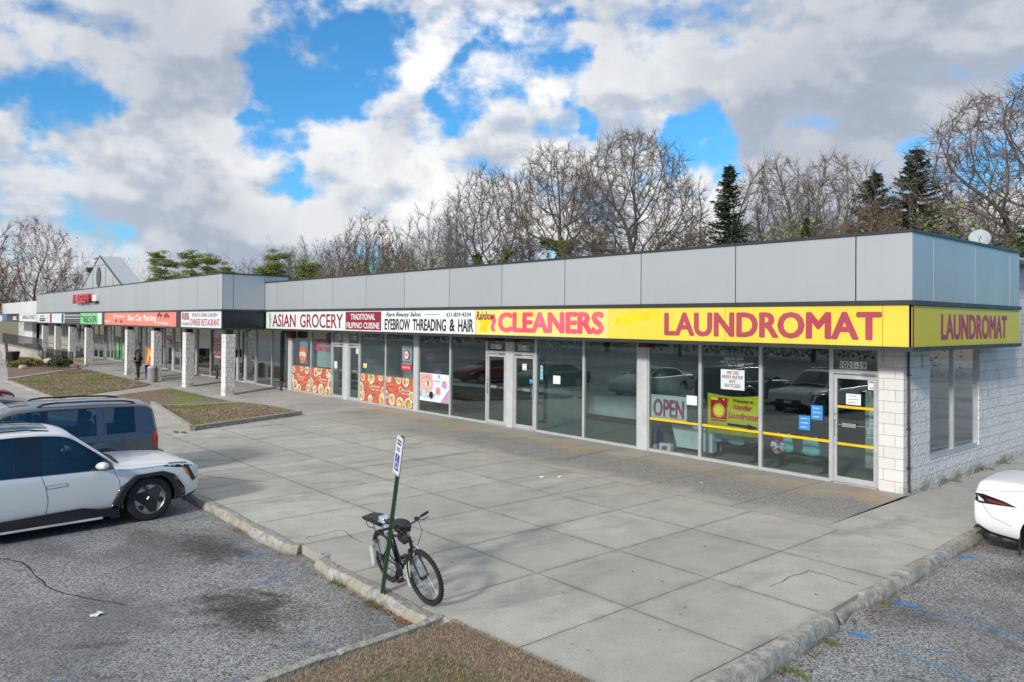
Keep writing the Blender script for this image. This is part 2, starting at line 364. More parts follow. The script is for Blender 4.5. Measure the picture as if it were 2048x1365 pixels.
def b_panel(t,b,base):
    p=t.pos(); isl=t.new('ShaderNodeNewGeometry').outputs['Random Per Island']
    s=t.noise(t.vmath('MULTIPLY',p,(6,6,.5)),1.,5,.6); n=t.noise(p,.8,3)
    c=t.mix(t.ramp(isl,0,1,0,1,False),tuple(v*.95 for v in base),tuple(v*1.04 for v in base))
    c=t.mix(t.ramp(s,.5,.8,0,.16),c,tuple(v*.6 for v in base)); 
    sp=t.vor(p,2.6); c=t.mix(t.ramp(sp,.0,.02,.5,0),c,(.15,.12,.1))
    t.set(b.inputs['Base Color'],c); t.set(b.inputs['Roughness'],t.ramp(n,.3,.7,.36,.44)); b.inputs['Metallic'].default_value=.3
    t.set(b.inputs['Normal'],t.bump(n,.04,.05))
simple('panel',build=lambda t,b:b_panel(t,b,(.47,.50,.525)))
simple('panel_white',build=lambda t,b:b_panel(t,b,(.84,.85,.84)))
simple('darktrim',(.035,.042,.045),.45)
simple('blackpanel',(.012,.018,.024),.3)
simple('alu',(.58,.60,.61),.38,.35); simple('alu_dark',(.22,.23,.235),.4,.4)
simple('pier',(.52,.54,.56),.6); simple('soffit',(.16,.165,.165),.8)
def b_block(t,b,plane,base=(.68,.67,.655),rough=1.,joint=1.):
    p=t.pos(); x,y,z=t.sep(p)[0:3]
    u=y if plane=='x' else x
    vec=t.comb(u,z,0)
    if plane=='w': vec=t.comb(t.math('ADD',x,y),z,0)
    br=t.new('ShaderNodeTexBrick'); br.offset=.5
    t.set(br.inputs['Vector'],vec)
    for k,v in (('Scale',1.),('Mortar Size',.005),('Mortar Smooth',.4),('Brick Width',.467),('Row Height',.2336),('Bias',0.)): br.inputs[k].default_value=v
    br.inputs['Color1'].default_value=(*tuple(v*.95 for v in base),1); br.inputs['Color2'].default_value=(*tuple(min(1,v*1.04) for v in base),1); br.inputs['Mortar'].default_value=(.42,.41,.39,1)
    n=t.noise(p,9,5,.66,.4); v=t.vor(p,17,'SMOOTH_F1'); n2=t.noise(p,1.3,5,.65)
    c=br.outputs['Color']
    drip=t.noise(t.vmath('MULTIPLY',p,(4,4,.7)),1.,5,.65)
    c=t.mix(t.math('MULTIPLY',t.ramp(drip,.52,.72,0,.75),t.ramp(z,.8,2.9)),c,(.20,.19,.175))
    c=t.mix(t.ramp(n2,.6,.8,0,.3),c,(.40,.38,.33))
    base_moss=t.math('MULTIPLY',t.ramp(z,0,.25,.8,0),t.ramp(n2,.42,.6)); c=t.mix(base_moss,c,(.30,.28,.16))
    t.set(b.inputs['Base Color'],c); b.inputs['Roughness'].default_value=.8
    h=t.math('ADD',t.math('MULTIPLY',n,.9*rough),t.math('ADD',t.math('MULTIPLY',v,.8*rough),t.math('MULTIPLY',br.outputs['Fac'],-.8*joint)))
    t.set(b.inputs['Normal'],t.bump(h,.75,.035*rough+.006))
simple('block_x',build=lambda t,b:b_block(t,b,'x',(.78,.76,.73)))
simple('block_y',build=lambda t,b:b_block(t,b,'y',(.72,.71,.69),.35))
simple('pillar',build=lambda t,b:b_block(t,b,'w',(.60,.585,.57),.8,.8))
simple('pillar_front_lit',build=lambda t,b:b_block(t,b,'y',(.76,.75,.73),.2,.4))  # front faces coloured lighter than the grey sides, sunlit tone in the colour
def b_glass(t,b,tint,refl=1.,rough=0.):
    o=t.n['Material Output']; t.n.remove(b)
    g=t.new('ShaderNodeBsdfGlossy'); g.inputs['Roughness'].default_value=rough; g.inputs['Color'].default_value=(.93,.96,.96,1)
    tr=t.new('ShaderNodeBsdfTransparent'); tr.inputs[0].default_value=(*tint,1)
    ge=t.new('ShaderNodeNewGeometry'); cs=t.math('ABSOLUTE',t.vmath('DOT_PRODUCT',ge.outputs['Incoming'],ge.outputs['True Normal'])); fr=t.math('ADD',t.math('MULTIPLY',t.math('POWER',t.math('SUBTRACT',1.,cs),5.),.96),.045)
    wob=t.bump(t.noise(t.pos(),.9,2,.5),.05,.02); t.set(g.inputs['Normal'],wob)
    mx=t.new('ShaderNodeMixShader'); t.set(mx.inputs[0],t.math('MULTIPLY',fr,refl,clamp=True)); t.l.new(tr.outputs[0],mx.inputs[1]); t.l.new(g.outputs[0],mx.inputs[2])
    t.l.new(mx.outputs[0],o.inputs[0])
simple('glass',build=lambda t,b:b_glass(t,b,(.80,.88,.89),2.4))
simple('glass_dark',build=lambda t,b:b_glass(t,b,(.55,.68,.70),3.4))
simple('int_floor',(.34,.36,.34),.35); simple('int_wall',(.42,.48,.48),.9); simple('int_dark',(.13,.14,.14),.9); simple('int_pale',(.50,.56,.55),.9); simple('int_white',(.75,.78,.76),.85)
simple('int_shelf',(.10,.09,.085),.8); simple('baseboard',(.05,.035,.03),.6)
def b_sign(t,b,base,fade,streak=.25):
    p=t.pos(); n=t.noise(p,.7,4,.6); s=t.noise(t.vmath('MULTIPLY',p,(7,7,.6)),1,4)
    c=t.mix(t.ramp(n,.3,.7),base,fade); c=t.mix(t.ramp(s,.55,.8,0,streak),c,tuple(min(1,v*.8+.12) for v in base))
    t.set(b.inputs['Base Color'],c); b.inputs['Roughness'].default_value=.38
simple('yellow_sign',build=lambda t,b:b_sign(t,b,(.78,.62,.05),(.82,.67,.10)))
simple('yellow_fade',build=lambda t,b:b_sign(t,b,(.85,.70,.16),(.86,.74,.24)))
simple('yellow_patch',(.86,.66,.01),.4); simple('yellow_side_shaded',build=lambda t,b:b_sign(t,b,(.66,.56,.02),(.70,.60,.05)))  # side sign's yellow darkened, the shade of that side in the colour
simple('red_letter',build=lambda t,b:b_sign(t,b,(.41,.055,.095),(.46,.08,.12)))
simple('pink_letter',build=lambda t,b:b_sign(t,b,(.72,.06,.13),(.80,.16,.24),.6)); simple('purple_letter',(.38,.06,.14),.5)
simple('white_sign',(.80,.82,.84),.35); simple('maroon',(.27,.012,.04),.4); simple('black_ink',(.015,.017,.02),.5); simple('grey_ink',(.22,.22,.24),.5)
simple('green_ink',(.08,.42,.13),.5); simple('salmon',build=lambda t,b:b_sign(t,b,(.80,.22,.15),(.82,.26,.19))); simple('green_sign',(.22,.66,.27),.4)
simple('red_bright',(.62,.01,.02),.3,coat=.5); simple('red_dark',(.16,.008,.012),.4); simple('seam',(.30,.26,.08),.6)
simple('rust_red',(.13,.02,.015),.6); simple('brown_box',(.10,.045,.02),.6); simple('blue_ink',(.02,.05,.38),.5); simple('white',(.82,.83,.82),.5); simple('paper',(.78,.82,.82),.7)
simple('yellow_tape',(.85,.56,.005),.45); simple('teal_chair',(.25,.60,.62),.35); simple('orange',(.75,.16,.07),.5); simple('lightblue',(.48,.68,.74),.6); simple('poster_blue',(.05,.28,.70),.5)
simple('poster_red',(.62,.05,.09),.5); simple('lilac',(.52,.30,.58),.5); simple('banner',(.82,.76,.03),.45); simple('banner_red',(.62,.02,.04),.45)
def b_wood(t,b):
    p=t.pos(); n=t.noise(t.vmath('MULTIPLY',p,(1.2,1.2,9)),1.6,5,.65,.6)
    t.set(b.inputs['Base Color'],t.mix(t.ramp(n,.3,.7),(.40,.075,.04),(.72,.20,.12))); b.inputs['Roughness'].default_value=.45
simple('mural_wood',build=b_wood)
def b_food(t,b):
    p=t.pos(); v=t.vor(p,14,out='Color'); r,g,bb=t.sep(v)[0:3]
    c=t.mix(t.ramp(r,.3,.7),(.72,.50,.08),(.50,.14,.03)); c=t.mix(t.ramp(g,.6,.8),c,(.20,.35,.05)); c=t.mix(t.ramp(bb,.8,.9),c,(.80,.75,.6))
    t.set(b.inputs['Base Color'],c)
simple('food',build=b_food); simple('leafgreen',(.05,.38,.07),.5); simple('skin_print',(.72,.46,.40),.5); simple('skin_print2',(.60,.28,.24),.5); simple('print_pale',(.74,.82,.86),.5); simple('iris',(.12,.22,.42),.4)
simple('galv',(.45,.46,.47),.4,.7); simple('stonecan',(.33,.30,.26),.95); simple('bluebin',(.03,.12,.45),.45); simple('iron',(.015,.016,.018),.5); simple('yellow_ramp',(.70,.42,.06),.8)
simple('sconc',build=lambda t,b:b_concrete(t,b,False,(.50,.48,.43))); simple('dish',(.40,.44,.45),.6); simple('terracotta',(.42,.16,.09),.8); simple('boulder',(.48,.45,.40),.95); simple('boulder_red',(.30,.17,.13),.95)
simple('siding',(.70,.72,.74),.6); simple('blinds',(.50,.50,.46),.7); simple('stool',(.50,.36,.08),.6); simple('pipe_brown',(.07,.035,.03),.55); simple('blue_trim',(.10,.20,.42),.5)
def b_lawn(t,b):
    p=t.pos(); n=t.noise(p,1.1,5,.62,.3); n2=t.noise(p,14,5,.7); g=t.noise(t.vmath('ADD',p,(5,2,0)),.45,4,.6,.4)
    c=t.mix(t.ramp(n2,.3,.7),(.10,.07,.05),(.34,.26,.17)); c=t.mix(t.ramp(n,.45,.7,0,.5),c,(.18,.12,.095))
    far=t.ramp(t.sep(p)[0],-14,-10,1,.0)
    c=t.mix(t.math('MULTIPLY',far,t.ramp(g,.52,.60,0,.85)),c,(.16,.22,.035))
    t.set(b.inputs['Base Color'],c); b.inputs['Roughness'].default_value=1; t.set(b.inputs['Normal'],t.bump(n2,1.,.03))
simple('lawn',build=b_lawn)
def b_blade(t,b,cols):
    isl=t.new('ShaderNodeNewGeometry').outputs['Random Per Island']; p=t.pos()
    g=t.noise(t.vmath('ADD',p,(5,2,0)),.45,4,.6,.4)
    c=t.mix(isl,cols[0],cols[1]); c=t.mix(t.math('MULTIPLY',t.ramp(t.sep(p)[0],-14,-10,1,.06),t.ramp(g,.52,.60,0,.9)),c,(.15,.24,.03))
    t.set(b.inputs['Base Color'],c); b.inputs['Roughness'].default_value=.9
simple('blade',build=lambda t,b:b_blade(t,b,((.12,.08,.05),(.55,.43,.29))))
def b_isl(t,b,a,c_,rough=.8):
    isl=t.new('ShaderNodeNewGeometry').outputs['Random Per Island']
    t.set(b.inputs['Base Color'],t.mix(isl,a,c_)); b.inputs['Roughness'].default_value=rough
simple('litter',build=lambda t,b:b_isl(t,b,(.12,.05,.025),(.42,.17,.06)))
simple('mulch',build=lambda t,b:b_isl(t,b,(.10,.065,.05),(.26,.17,.13)))
def b_bark(t,b,a,c_):
    p=t.obj(); n=t.noise(t.vmath('MULTIPLY',p,(4,4,1)),2.,4,.6)
    t.set(b.inputs['Base Color'],t.mix(t.ramp(n,.3,.7),a,c_)); b.inputs['Roughness'].default_value=.95
simple('bark',build=lambda t,b:b_bark(t,b,(.07,.06,.052),(.17,.15,.13)))
simple('twig',build=lambda t,b:b_bark(t,b,(.12,.095,.078),(.22,.18,.15)))
simple('twig_red',build=lambda t,b:b_bark(t,b,(.12,.075,.055),(.21,.145,.105)))
simple('rustleaf',build=lambda t,b:b_isl(t,b,(.20,.09,.05),(.42,.15,.07)))
simple('ivy',build=lambda t,b:b_isl(t,b,(.06,.11,.015),(.26,.34,.05)))
simple('needle_pine',build=lambda t,b:b_isl(t,b,(.09,.13,.025),(.28,.33,.07)))
simple('needle_spruce',build=lambda t,b:b_isl(t,b,(.035,.06,.035),(.10,.13,.075)))
simple('evergreen',build=lambda t,b:b_isl(t,b,(.03,.05,.018),(.09,.12,.035)))
simple('shrub',build=lambda t,b:b_isl(t,b,(.08,.10,.02),(.30,.22,.05)))
def b_blue(t,b):
    p=t.pos(); n=t.noise(p,22,5,.75); v=t.sep(t.vor(p,60,out='Color'))[0]
    a=t.ramp(t.math('ADD',n,t.math('MULTIPLY',v,.15)),.5,.62)
    c=t.mix(t.noise(p,4,2),(.06,.24,.48),(.16,.38,.58)); t.set(b.inputs['Base Color'],c); t.set(b.inputs['Alpha'],t.math('MULTIPLY',a,t.ramp(t.noise(p,1.6,3),.38,.62,0,.8))); b.inputs['Roughness'].default_value=.8
simple('bluepaint',build=b_blue)
def b_bluefull(t,b):
    p=t.pos(); a=t.ramp(t.noise(p,16,5,.75),.40,.5)
    b.inputs['Base Color'].default_value=(.05,.27,.62,1); t.set(b.inputs['Alpha'],a); b.inputs['Roughness'].default_value=.7
simple('bluepaint_full',build=b_bluefull)
# ================================================================== THE SETTING
def sheet(name,x0,x1,y0,y1,dx,dy,zoff,mat_,skirt=0,edge=None,use_h=True):
    nx=max(1,int(round((x1-x0)/dx))); ny=max(1,int(round((y1-y0)/dy)))
    xs=np.linspace(x0,x1,nx+1); ys=np.linspace(y0,y1,ny+1)
    V=[];F=[]
    for j,yy in enumerate(ys):
        for i,xx in enumerate(xs):
            X=xx
            if edge and i==nx: X=edge(yy)
            V.append((X,yy,(H(X,yy) if use_h else 0)+zoff))
    for j in range(ny):
        for i in range(nx):
            a=j*(nx+1)+i; F.append((a,a+1,a+nx+2,a+nx+1))
    mb=MB(); mb.add(V,F)
    if skirt:
        def sk(idx):
            for a,b in zip(idx,idx[1:]):
                pa,pb=V[a],V[b]; mb.add([pa,pb,(pb[0],pb[1],pb[2]-skirt),(pa[0],pa[1],pa[2]-skirt)],[(0,1,2,3)])
        sk([i for i in range(nx+1)]); sk([j*(nx+1)+nx for j in range(ny+1)]); sk([ny*(nx+1)+i for i in range(nx+1)]); sk([j*(nx+1) for j in range(ny+1)])
    return struct(mb.build(name,mat_))
def kx(y): return 1.30-(y+.7)*.036   # inner line of the right-hand kerb
g=MB(); g.add([(-900,-900,-.6),(900,-900,-.6),(900,900,-.6),(-900,900,-.6)],[(0,1,2,3)]); struct(g.build('ground','lawn'))
sheet('parking_lot',-140,70,-75,70,3.5,2.5,-.13,'asphalt')
sheet('sidewalk',-19.9,1.3,-9.98,-2.65,1.,.5,0,'slabs',.14,edge=kx)
sheet('sidewalk',-.38,1.3,-2.65,40,.9,1.5,0,'plainslab',.14,edge=kx)
mb=MB(); mb.add([(-19.9,-2.65,0),(-.38,-2.65,0),(-.47,1.08,0),(-19.9,1.08,0)],[(0,1,2,3)]); struct(mb.build('sidewalk','aggregate'))
mb=MB(); mb.box(-.395,-2.65,-.05,-.36,.96,-.012); struct(mb.build('joint','pipe_brown'))
sheet('walkway',-100,-19.9,-9.98,1.08,1.2,.65,0,'walk',.14)
def kerb(name,pts,wd,top=.012,dep=.16,seed=0,breaks=()):
    rr=random.Random(seed); P=[Vector((*p,0)) for p in pts]; out=[]
    L=0; path=[]
    for a,b in zip(P,P[1:]):
        n=max(1,int((b-a).length/.055))
        for i in range(n): path.append(a.lerp(b,i/n))
    path.append(P[-1])
    V=[];F=[];k=6; ph=[rr.uniform(0,6) for _ in range(6)]
    for i,p in enumerate(path):
        d=(path[min(i+1,len(path)-1)]-path[max(i-1,0)]).normalized(); nrm_=Vector((d.y,-d.x,0))
        s=i*.055
        w0=.011*math.sin(s*2.1+ph[0])+.011*math.sin(s*7+ph[1]); h0=.008*math.sin(s*3.3+ph[2])
        drop=.02 if any(abs(s-b_)<.026 for b_ in breaks) else 0
        for (u,vv) in ((0,-dep),(0,top-.012),(.03,top),(wd-.045,top),(wd-.004,top-.045),(wd+.022,-dep)):
            j=.0042
            q=p+nrm_*(u+(w0 if u>.1 else 0)+rr.uniform(-j,j)); 
            V.append((q.x,q.y,vv+(h0-drop if vv>-.1 else 0)+(rr.uniform(-j,j)*.7 if vv>-.1 else 0)+H(q.x,q.y)))
        if i:
            for j in range(k-1):
                a=(i-1)*k+j; F.append((a,a+1,a+k+1,a+k))
    for e in (0,len(path)-1): F.append(tuple(e*k+j for j in range(k)))
    mb=MB(); mb.add(V,F); return struct(mb.build(name,'kerb',smooth=True))
kerb('kerb',[(-62,-9.98),(-10.2,-9.98)],.2,seed=1,breaks=(8,20,31))
kerb('kerb',[(-10.15,-9.98),(-5.5,-10.0),(-5.2,-9.98),(-5.05,-9.9)],.20,seed=2,breaks=(1.6,3.4))
kerb('kerb',[(-4.3,-9.86),(-4.1,-9.98),(-1.32,-9.98)],.20,seed=3,breaks=(.45,1.9))
kerb('kerb',[(-1.3,-9.96),(-1.26,-10.3),(-1.2,-11.2),(-1.12,-12.3),(-1.0,-16)],.14,seed=4,breaks=(1.4,2.9))
kerb('kerb',[(1.62,-16),(1.60,-8.7),(kx(-6.6),-6.55),(kx(-6.4)-.06,-6.42)],.20,top=.04,seed=5,breaks=(1.6,3.1,6.6,8.2))
kerb('kerb',[(kx(-6.3)-.02,-6.3),(kx(-5.9)-.10,-5.9),(kx(-5.5)-.06,-5.5)],.17,top=-.045,seed=7)
kerb('kerb',[(kx(-5.45)-.04,-5.45),(kx(-5),-5.1),(kx(20),20)],.18,top=.03,seed=6,breaks=(1.2,3.7,5))
simple('blade_green',build=lambda t,b:b_isl(t,b,(.07,.11,.02),(.22,.28,.07)))
def flatpoly(name,pts,zoff,mat_,thick=.1,kind='structure',sub=0):
    bm=bmesh.new(); vs=[bm.verts.new((p[0],p[1],H(*p[:2])+zoff)) for p in pts]; f=bm.faces.new(vs)
    r=bmesh.ops.extrude_face_region(bm,geom=[f]); 
    for v in [e for e in r['geom'] if isinstance(e,bmesh.types.BMVert)]: v.co.z-=thick
    bmesh.ops.recalc_face_normals(bm,faces=bm.faces)
    mb=MB(); mb.bm(bm); bm.free(); o=mb.build(name,mat_); o['kind']=kind; return o
def inside(x,y,P):
    c=False;j=len(P)-1
    for i in range(len(P)):
        xi,yi=P[i];xj,yj=P[j]
        if (yi>y)!=(yj>y) and x<(xj-xi)*(y-yi)/(yj-yi)+xi: c=not c
        j=i
    return c
LN1=[(-18.35,-7.2),(-19.95,-2.86),(-25.5,-2.9),(-26.35,-6.05)]
LN2=[(-25.85,-2.78),(-26.6,-6.15),(-31.86,-6.9),(-33.6,-5.3),(-34.7,-3.9),(-35.4,-2.72)]
LN3=[(-33.2,-8.15),(-35.9,-5.2),(-37.6,-3.4),(-38.9,-2.72),(-54,-2.75),(-54.6,-3.6),(-46.2,-8.25)]
LN4=[(-1.12,-9.99),(1.6,-9.8),(1.6,-16),(-.86,-16),(-.98,-12.3),(-1.06,-11.2),(-1.12,-10.3)]
LN5=[(-55.6,-2.75),(-75,-2.75),(-75,-4.8),(-47.5,-8.2)]
flatpoly('lawn',LN1,.10,'lawn',.14); flatpoly('lawn',LN2,.03,'lawn'); flatpoly('lawn',LN3,.03,'lawn'); flatpoly('lawn',LN4,.01,'lawn',.2); flatpoly('flower_bed',LN5,.05,'mulch')
# kerb stones round the raised grass island, thin edging strips, pale edging of the bed
kb=MB()
for a,b in (((-18.2,-7.34),(-19.9,-2.85)),((-26.55,-6.15),(-18.2,-7.34))):
    d=(Vector(b)-Vector(a)); n=Vector((-d.y,d.x)).normalized()*.14
    zt_=.14
    kb.prism([a,b,(b[0]+n.x,b[1]+n.y),(a[0]+n.x,a[1]+n.y)],-.2,zt_,plane='xy')
struct(kb.build('kerb','kerb'))
kb=MB()
def strip(a,b,w_,z0,z1):
    d=(Vector(b)-Vector(a)); n=Vector((-d.y,d.x)).normalized()*w_
    for i in range(8):
        p=Vector(a).lerp(Vector(b),i/8); q=Vector(a).lerp(Vector(b),(i+.99)/8)
        h=H(p.x,p.y); kb.prism([tuple(p),tuple(q),(q.x+n.x,q.y+n.y),(p.x+n.x,p.y+n.y)],z0+h,z1+h,plane='xy')
strip((-25.75,-2.85),(-26.6,-6.2),.09,-.1,.13); strip((-46.4,-8.4),(-55.1,-3.0),.35,-.1,.075); strip((-33.1,-8.3),(-46.2,-8.45),.12,-.1,.05)
struct(kb.build('path_edging','sconc'))
# grass blades (stuff)
def blades(name,P,n,h0,h1,zoff,mat_='blade',wd=.006,flat=.7,seed=1):
    rg=np.random.default_rng(seed); xs=[p[0] for p in P]; ys=[p[1] for p in P]
    X=rg.uniform(min(xs),max(xs),n*2); Y=rg.uniform(min(ys),max(ys),n*2)
    k=np.array([inside(a,b,P) for a,b in zip(X,Y)]); X=X[k][:n]; Y=Y[k][:n]; n=len(X)
    a=rg.uniform(0,6.283,n); L=rg.uniform(h0,h1,n); ln=rg.uniform(.2,1.,n)*flat*1.6
    Z=np.array([H(x_,y_) for x_,y_ in zip(X,Y)])+zoff
    b=a+1.57; V=np.zeros((n,3,3)); 
    V[:,0]=np.stack([X-np.cos(b)*wd,Y-np.sin(b)*wd,Z],1); V[:,1]=np.stack([X+np.cos(b)*wd,Y+np.sin(b)*wd,Z],1)
    V[:,2]=np.stack([X+np.cos(a)*L*np.sin(ln),Y+np.sin(a)*L*np.sin(ln),Z+L*np.cos(ln)],1)
    o=npmesh(name,V.reshape(-1,3),np.arange(n*3).reshape(-1,3),[mat_],3); o['kind']='stuff'; return o
NEAR=[(-1.1,-9.99),(1.55,-9.84),(1.55,-12.6),(-.94,-12.9),(-1.06,-11.2)]
blades('grass',[(-1.16,-9.93),(1.6,-9.76),(1.6,-12.7),(-.98,-13.0),(-1.10,-11.2)],60000,.02,.06,.002,wd=.0032,flat=.95)
blades('grass',[(-.6,-10.6),(.6,-10.5),(.7,-11.4),(-.5,-11.6)],2600,.03,.07,.004,mat_='blade_green',wd=.003,flat=.6,seed=9)
rg_=random.Random(44)
for cx_,cy_ in ((-2.45,-10.24),(-3.4,-10.22),(1.95,-7.9),(1.78,-6.9),(1.62,-5.2),(-.36,3.2),(-.38,5.4),(-.40,6.6),(-17.9,-7.6),(-18.2,-7.75)):
    zz=-.13 if (cy_<-9.9 or cx_>1.4) else 0
    blades('weeds',[(cx_-.16,cy_-.05),(cx_+.16,cy_-.05),(cx_+.16,cy_+.05),(cx_-.16,cy_+.05)],130,.03,.11,zz,mat_='blade_green',wd=.004,flat=.6,seed=rg_.randint(1,99))
def crack(pts,wd=.012,z=.0025,seed=0):
    rr=random.Random(seed); m=MB(); P=[]
    for a,b in zip(pts,pts[1:]):
        for k in range(6): P.append((a[0]+(b[0]-a[0])*k/6+rr.uniform(-.03,.03),a[1]+(b[1]-a[1])*k/6+rr.uniform(-.03,.03)))
    P.append(pts[-1])
    for a,b in zip(P,P[1:]):
        d=Vector(b)-Vector(a); n=Vector((-d.y,d.x)).normalized()*wd*rr.uniform(.3,.8); m.poly([(a[0]-n.x,a[1]-n.y,z),(b[0]-n.x,b[1]-n.y,z),(b[0]+n.x,b[1]+n.y,z),(a[0]+n.x,a[1]+n.y,z)])
    struct(m.build('crack','crackdark'))
simple('crackdark',(.05,.046,.04),.95)
crack([(-11.58,-9.66),(-11.55,-9.45),(-10.86,-9.2),(-10.04,-8.75),(-9.6,-8.44)],.02,seed=1); crack([(-5.3,-9.8),(-5.39,-9.11),(-4.54,-9.19)],.012,seed=2); crack([(.61,-6.1),(.58,-5.05),(1.3,-5.13)],.010,seed=3); crack([(-12.5,-3.2),(-11.8,-1.9),(-11.9,-.6)],.014,.006,seed=4); crack([(-8.3,-2.6),(-7.6,-1.6),(-7.9,.4)],.012,.006,seed=5)
crack([(-8.6,-14.2),(-7.2,-13.3),(-5.6,-13.2),(-4.4,-12.6)],.022,-.127,seed=6); crack([(-6.0,-15.6),(-5.0,-14.4),(-4.6,-14.6)],.03,-.127,seed=7)
blades('grass',LN1,26000,.02,.06,.095,wd=.010,seed=2); blades('grass',LN2,26000,.02,.06,.025,wd=.011,seed=3); blades('grass',LN3,40000,.03,.07,.025,wd=.015,seed=4)
def flakes(name,spots,size,mat_,kind='stuff',seed=5,zs=.0):
    rg=random.Random(seed); V=[];F=[]
    for (cx,cy,sx,sy,n,z0) in spots:
        for _ in range(n):
            x_=rg.gauss(cx,sx); y_=rg.gauss(cy,sy); s=size*rg.uniform(.5,1.3); a=rg.uniform(0,6.28)
            o=len(V); tz=z0+rg.uniform(0,zs)
            pts=[(1,0),(.45,.4),(.1,.25),(-.5,.5),(-1,0),(-.3,-.25),(.1,-.5),(.55,-.2)]
            for (u,v_) in pts: V.append((x_+s*(u*math.cos(a)-v_*math.sin(a)),y_+s*(u*math.sin(a)+v_*math.cos(a)),tz+.006+rg.uniform(0,.35)*s*abs(u)))
            F.append(tuple(range(o,o+8)))
    mb=MB(); mb.add(V,F); o=mb.build(name,mat_); o['kind']=kind; return o
flakes('fallen_leaves',[(-1.62,-10.23,.15,.06,90,-.125),(-1.95,-10.25,.2,.03,30,-.125),(-2.3,-10.26,.2,.04,34,-.125),(-6.9,-10.26,.12,.04,26,-.125),(-4.5,-10.1,.4,.1,14,-.125),(-3.6,-10.27,.8,.03,20,-.125),(-8,-10.27,1.5,.03,40,-.125)],.03,'litter',zs=.02)
flakes('fallen_leaves',[(0,-11,.9,1.0,90,.03)],.022,'litter',seed=8,zs=.01)
flakes('fallen_leaves',[(1.85,-7.3,.06,1.,40,-.125),(1.72,-5.2,.05,.6,30,-.125),(1.5,-1.4,.08,.4,40,-.125),(-.38,4.5,.05,2.2,60,.003),(-31,-3.1,1.8,.12,160,-.13),(-37.5,-3.0,1.6,.15,160,-.15)],.034,'litter',seed=9,zs=.02)
flakes('fallen_leaves',[(-3,-6.5,4.,2.2,26,.0),(0,-5,1.,2,14,0)],.024,'litter',seed=19)
# faded blue stall lines
def paint(name,segs,wd,mat_):
    mb=MB()
    for i,(a,b) in enumerate(segs):
        d=Vector(b)-Vector(a); n=Vector((-d.y,d.x)).normalized()*wd/2
        mb.poly([(a[0]-n.x,a[1]-n.y,-.1255+.001*i),(b[0]-n.x,b[1]-n.y,-.1255+.001*i),(b[0]+n.x,b[1]+n.y,-.1255+.001*i),(a[0]+n.x,a[1]+n.y,-.1255+.001*i)])
    return struct(mb.build(name,mat_))
paint('stall_marking',[((-4.5,-10.3),(-4.05,-11.0)),((-4.05,-10.22),(-3.98,-10.85)),((-5.4,-10.25),(-5.28,-10.9)),((-8.2,-10.25),(-8.05,-10.95)),((-3.0,-13.0),(-2.6,-13.8)),((-1.6,-12.2),(-1.5,-12.5)),((-2.0,-11.3),(-1.9,-11.5))],.10,'bluepaint')
paint('stall_marking',[((2.05,-6.42),(4.2,-6.9)),((1.95,-5.02),(3.2,-5.02)),((2.2,-6.4),(3.9,-5.6)),((4.2,-6.9),(6.5,-6.2)),((1.9,-8.6),(4.5,-8.9))],.07,'bluepaint')
paint('stall_marking',[((1.78,-6.40),(2.05,-6.42)),((1.68,-4.98),(2.0,-5.0)),((1.56,-2.28),(1.72,-2.1))],.10,'bluepaint_full')
# ---------------------------------------------------------------- litter things on the pavement
def scrap(x_,y_,z_,s,label,seed):
    rg=random.Random(seed); mb=MB(); V=[];n=5
    for j in range(n):
        for i in range(n): V.append((s*(i/(n-1)-.5)*(1+.2*rg.random()),s*.6*(j/(n-1)-.5)*(1+.3*rg.random()),.004+rg.random()*s*.16))
    F=[(j*n+i,j*n+i+1,(j+1)*n+i+1,(j+1)*n+i) for j in range(n-1) for i in range(n-1)]
    mb.add(V,F); o=mb.build('paper_scrap','white',loc=(x_,y_,z_),rz=rg.uniform(0,3)); sm=o.modifiers.new('s','SOLIDIFY'); sm.thickness=.003
    tag(o,label,'litter','scraps of paper lying on the pavement')
scrap(-4.28,-12.95,-.128,.13,'crumpled white paper lying on the asphalt at bottom left','1')
scrap(-6.15,-3.3,.0,.12,'larger torn white paper on the pavement edge of the dark strip',2); scrap(-6.38,-3.62,.0,.10,'crumpled white paper beside the larger torn one',3)
scrap(-3.78,-1.35,.0,.07,'small white card on the dark strip below the laundromat window',4)
scrap(-.1,-11.55,.02,.07,'white scrap lying in the brown grass of the front lawn',6)
# ================================================================== BUILDING WITH THE SHOPS (right)
G=1.0523; WX=-.5352
ZT,ZB,ZST,ZSB=5.227,3.923,3.835,3.024; TOPW=2.985
A=thing('shop_building','long single storey shop row with grey panelled fascia above the coloured signs','building',(0,0,0))
mb=MB()
# right block wall with the window opening
mb.box(WX-.2,G+.0,-.15,WX,2.33,3.95); mb.box(WX-.2,2.33,-.15,WX,5.34,.55); mb.box(WX-.2,2.33,2.99,WX,5.34,3.95); mb.box(WX-.2,5.34,-.15,WX,12.0,5.2); mb.box(WX-.2,2.33,3.95,WX-.02,5.34,5.1)
mb.build('wall','block_x',A)
mb=MB(); mb.box(-1.03,.966,-.15,WX-.002,G+.25,3.0); mb.build('wall','block_y',A)
mb=MB(); mb.box(-29.9,11.8,-.15,WX-.2,12,5.1); mb.box(-30.0,1.1,3.0,-29.7,12,5.1); mb.build('wall','int_wall',A)
mb=MB(); mb.box(-30.,.1,5.02,-.12,11.9,5.12); mb.build('roof','soffit',A)
mb=MB(); mb.box(WX-.24,5.34,5.2,WX+.04,12.,5.28); mb.box(WX-.24,6.3,5.0,WX+.03,6.6,5.2); mb.build('wall_cap','alu',A)
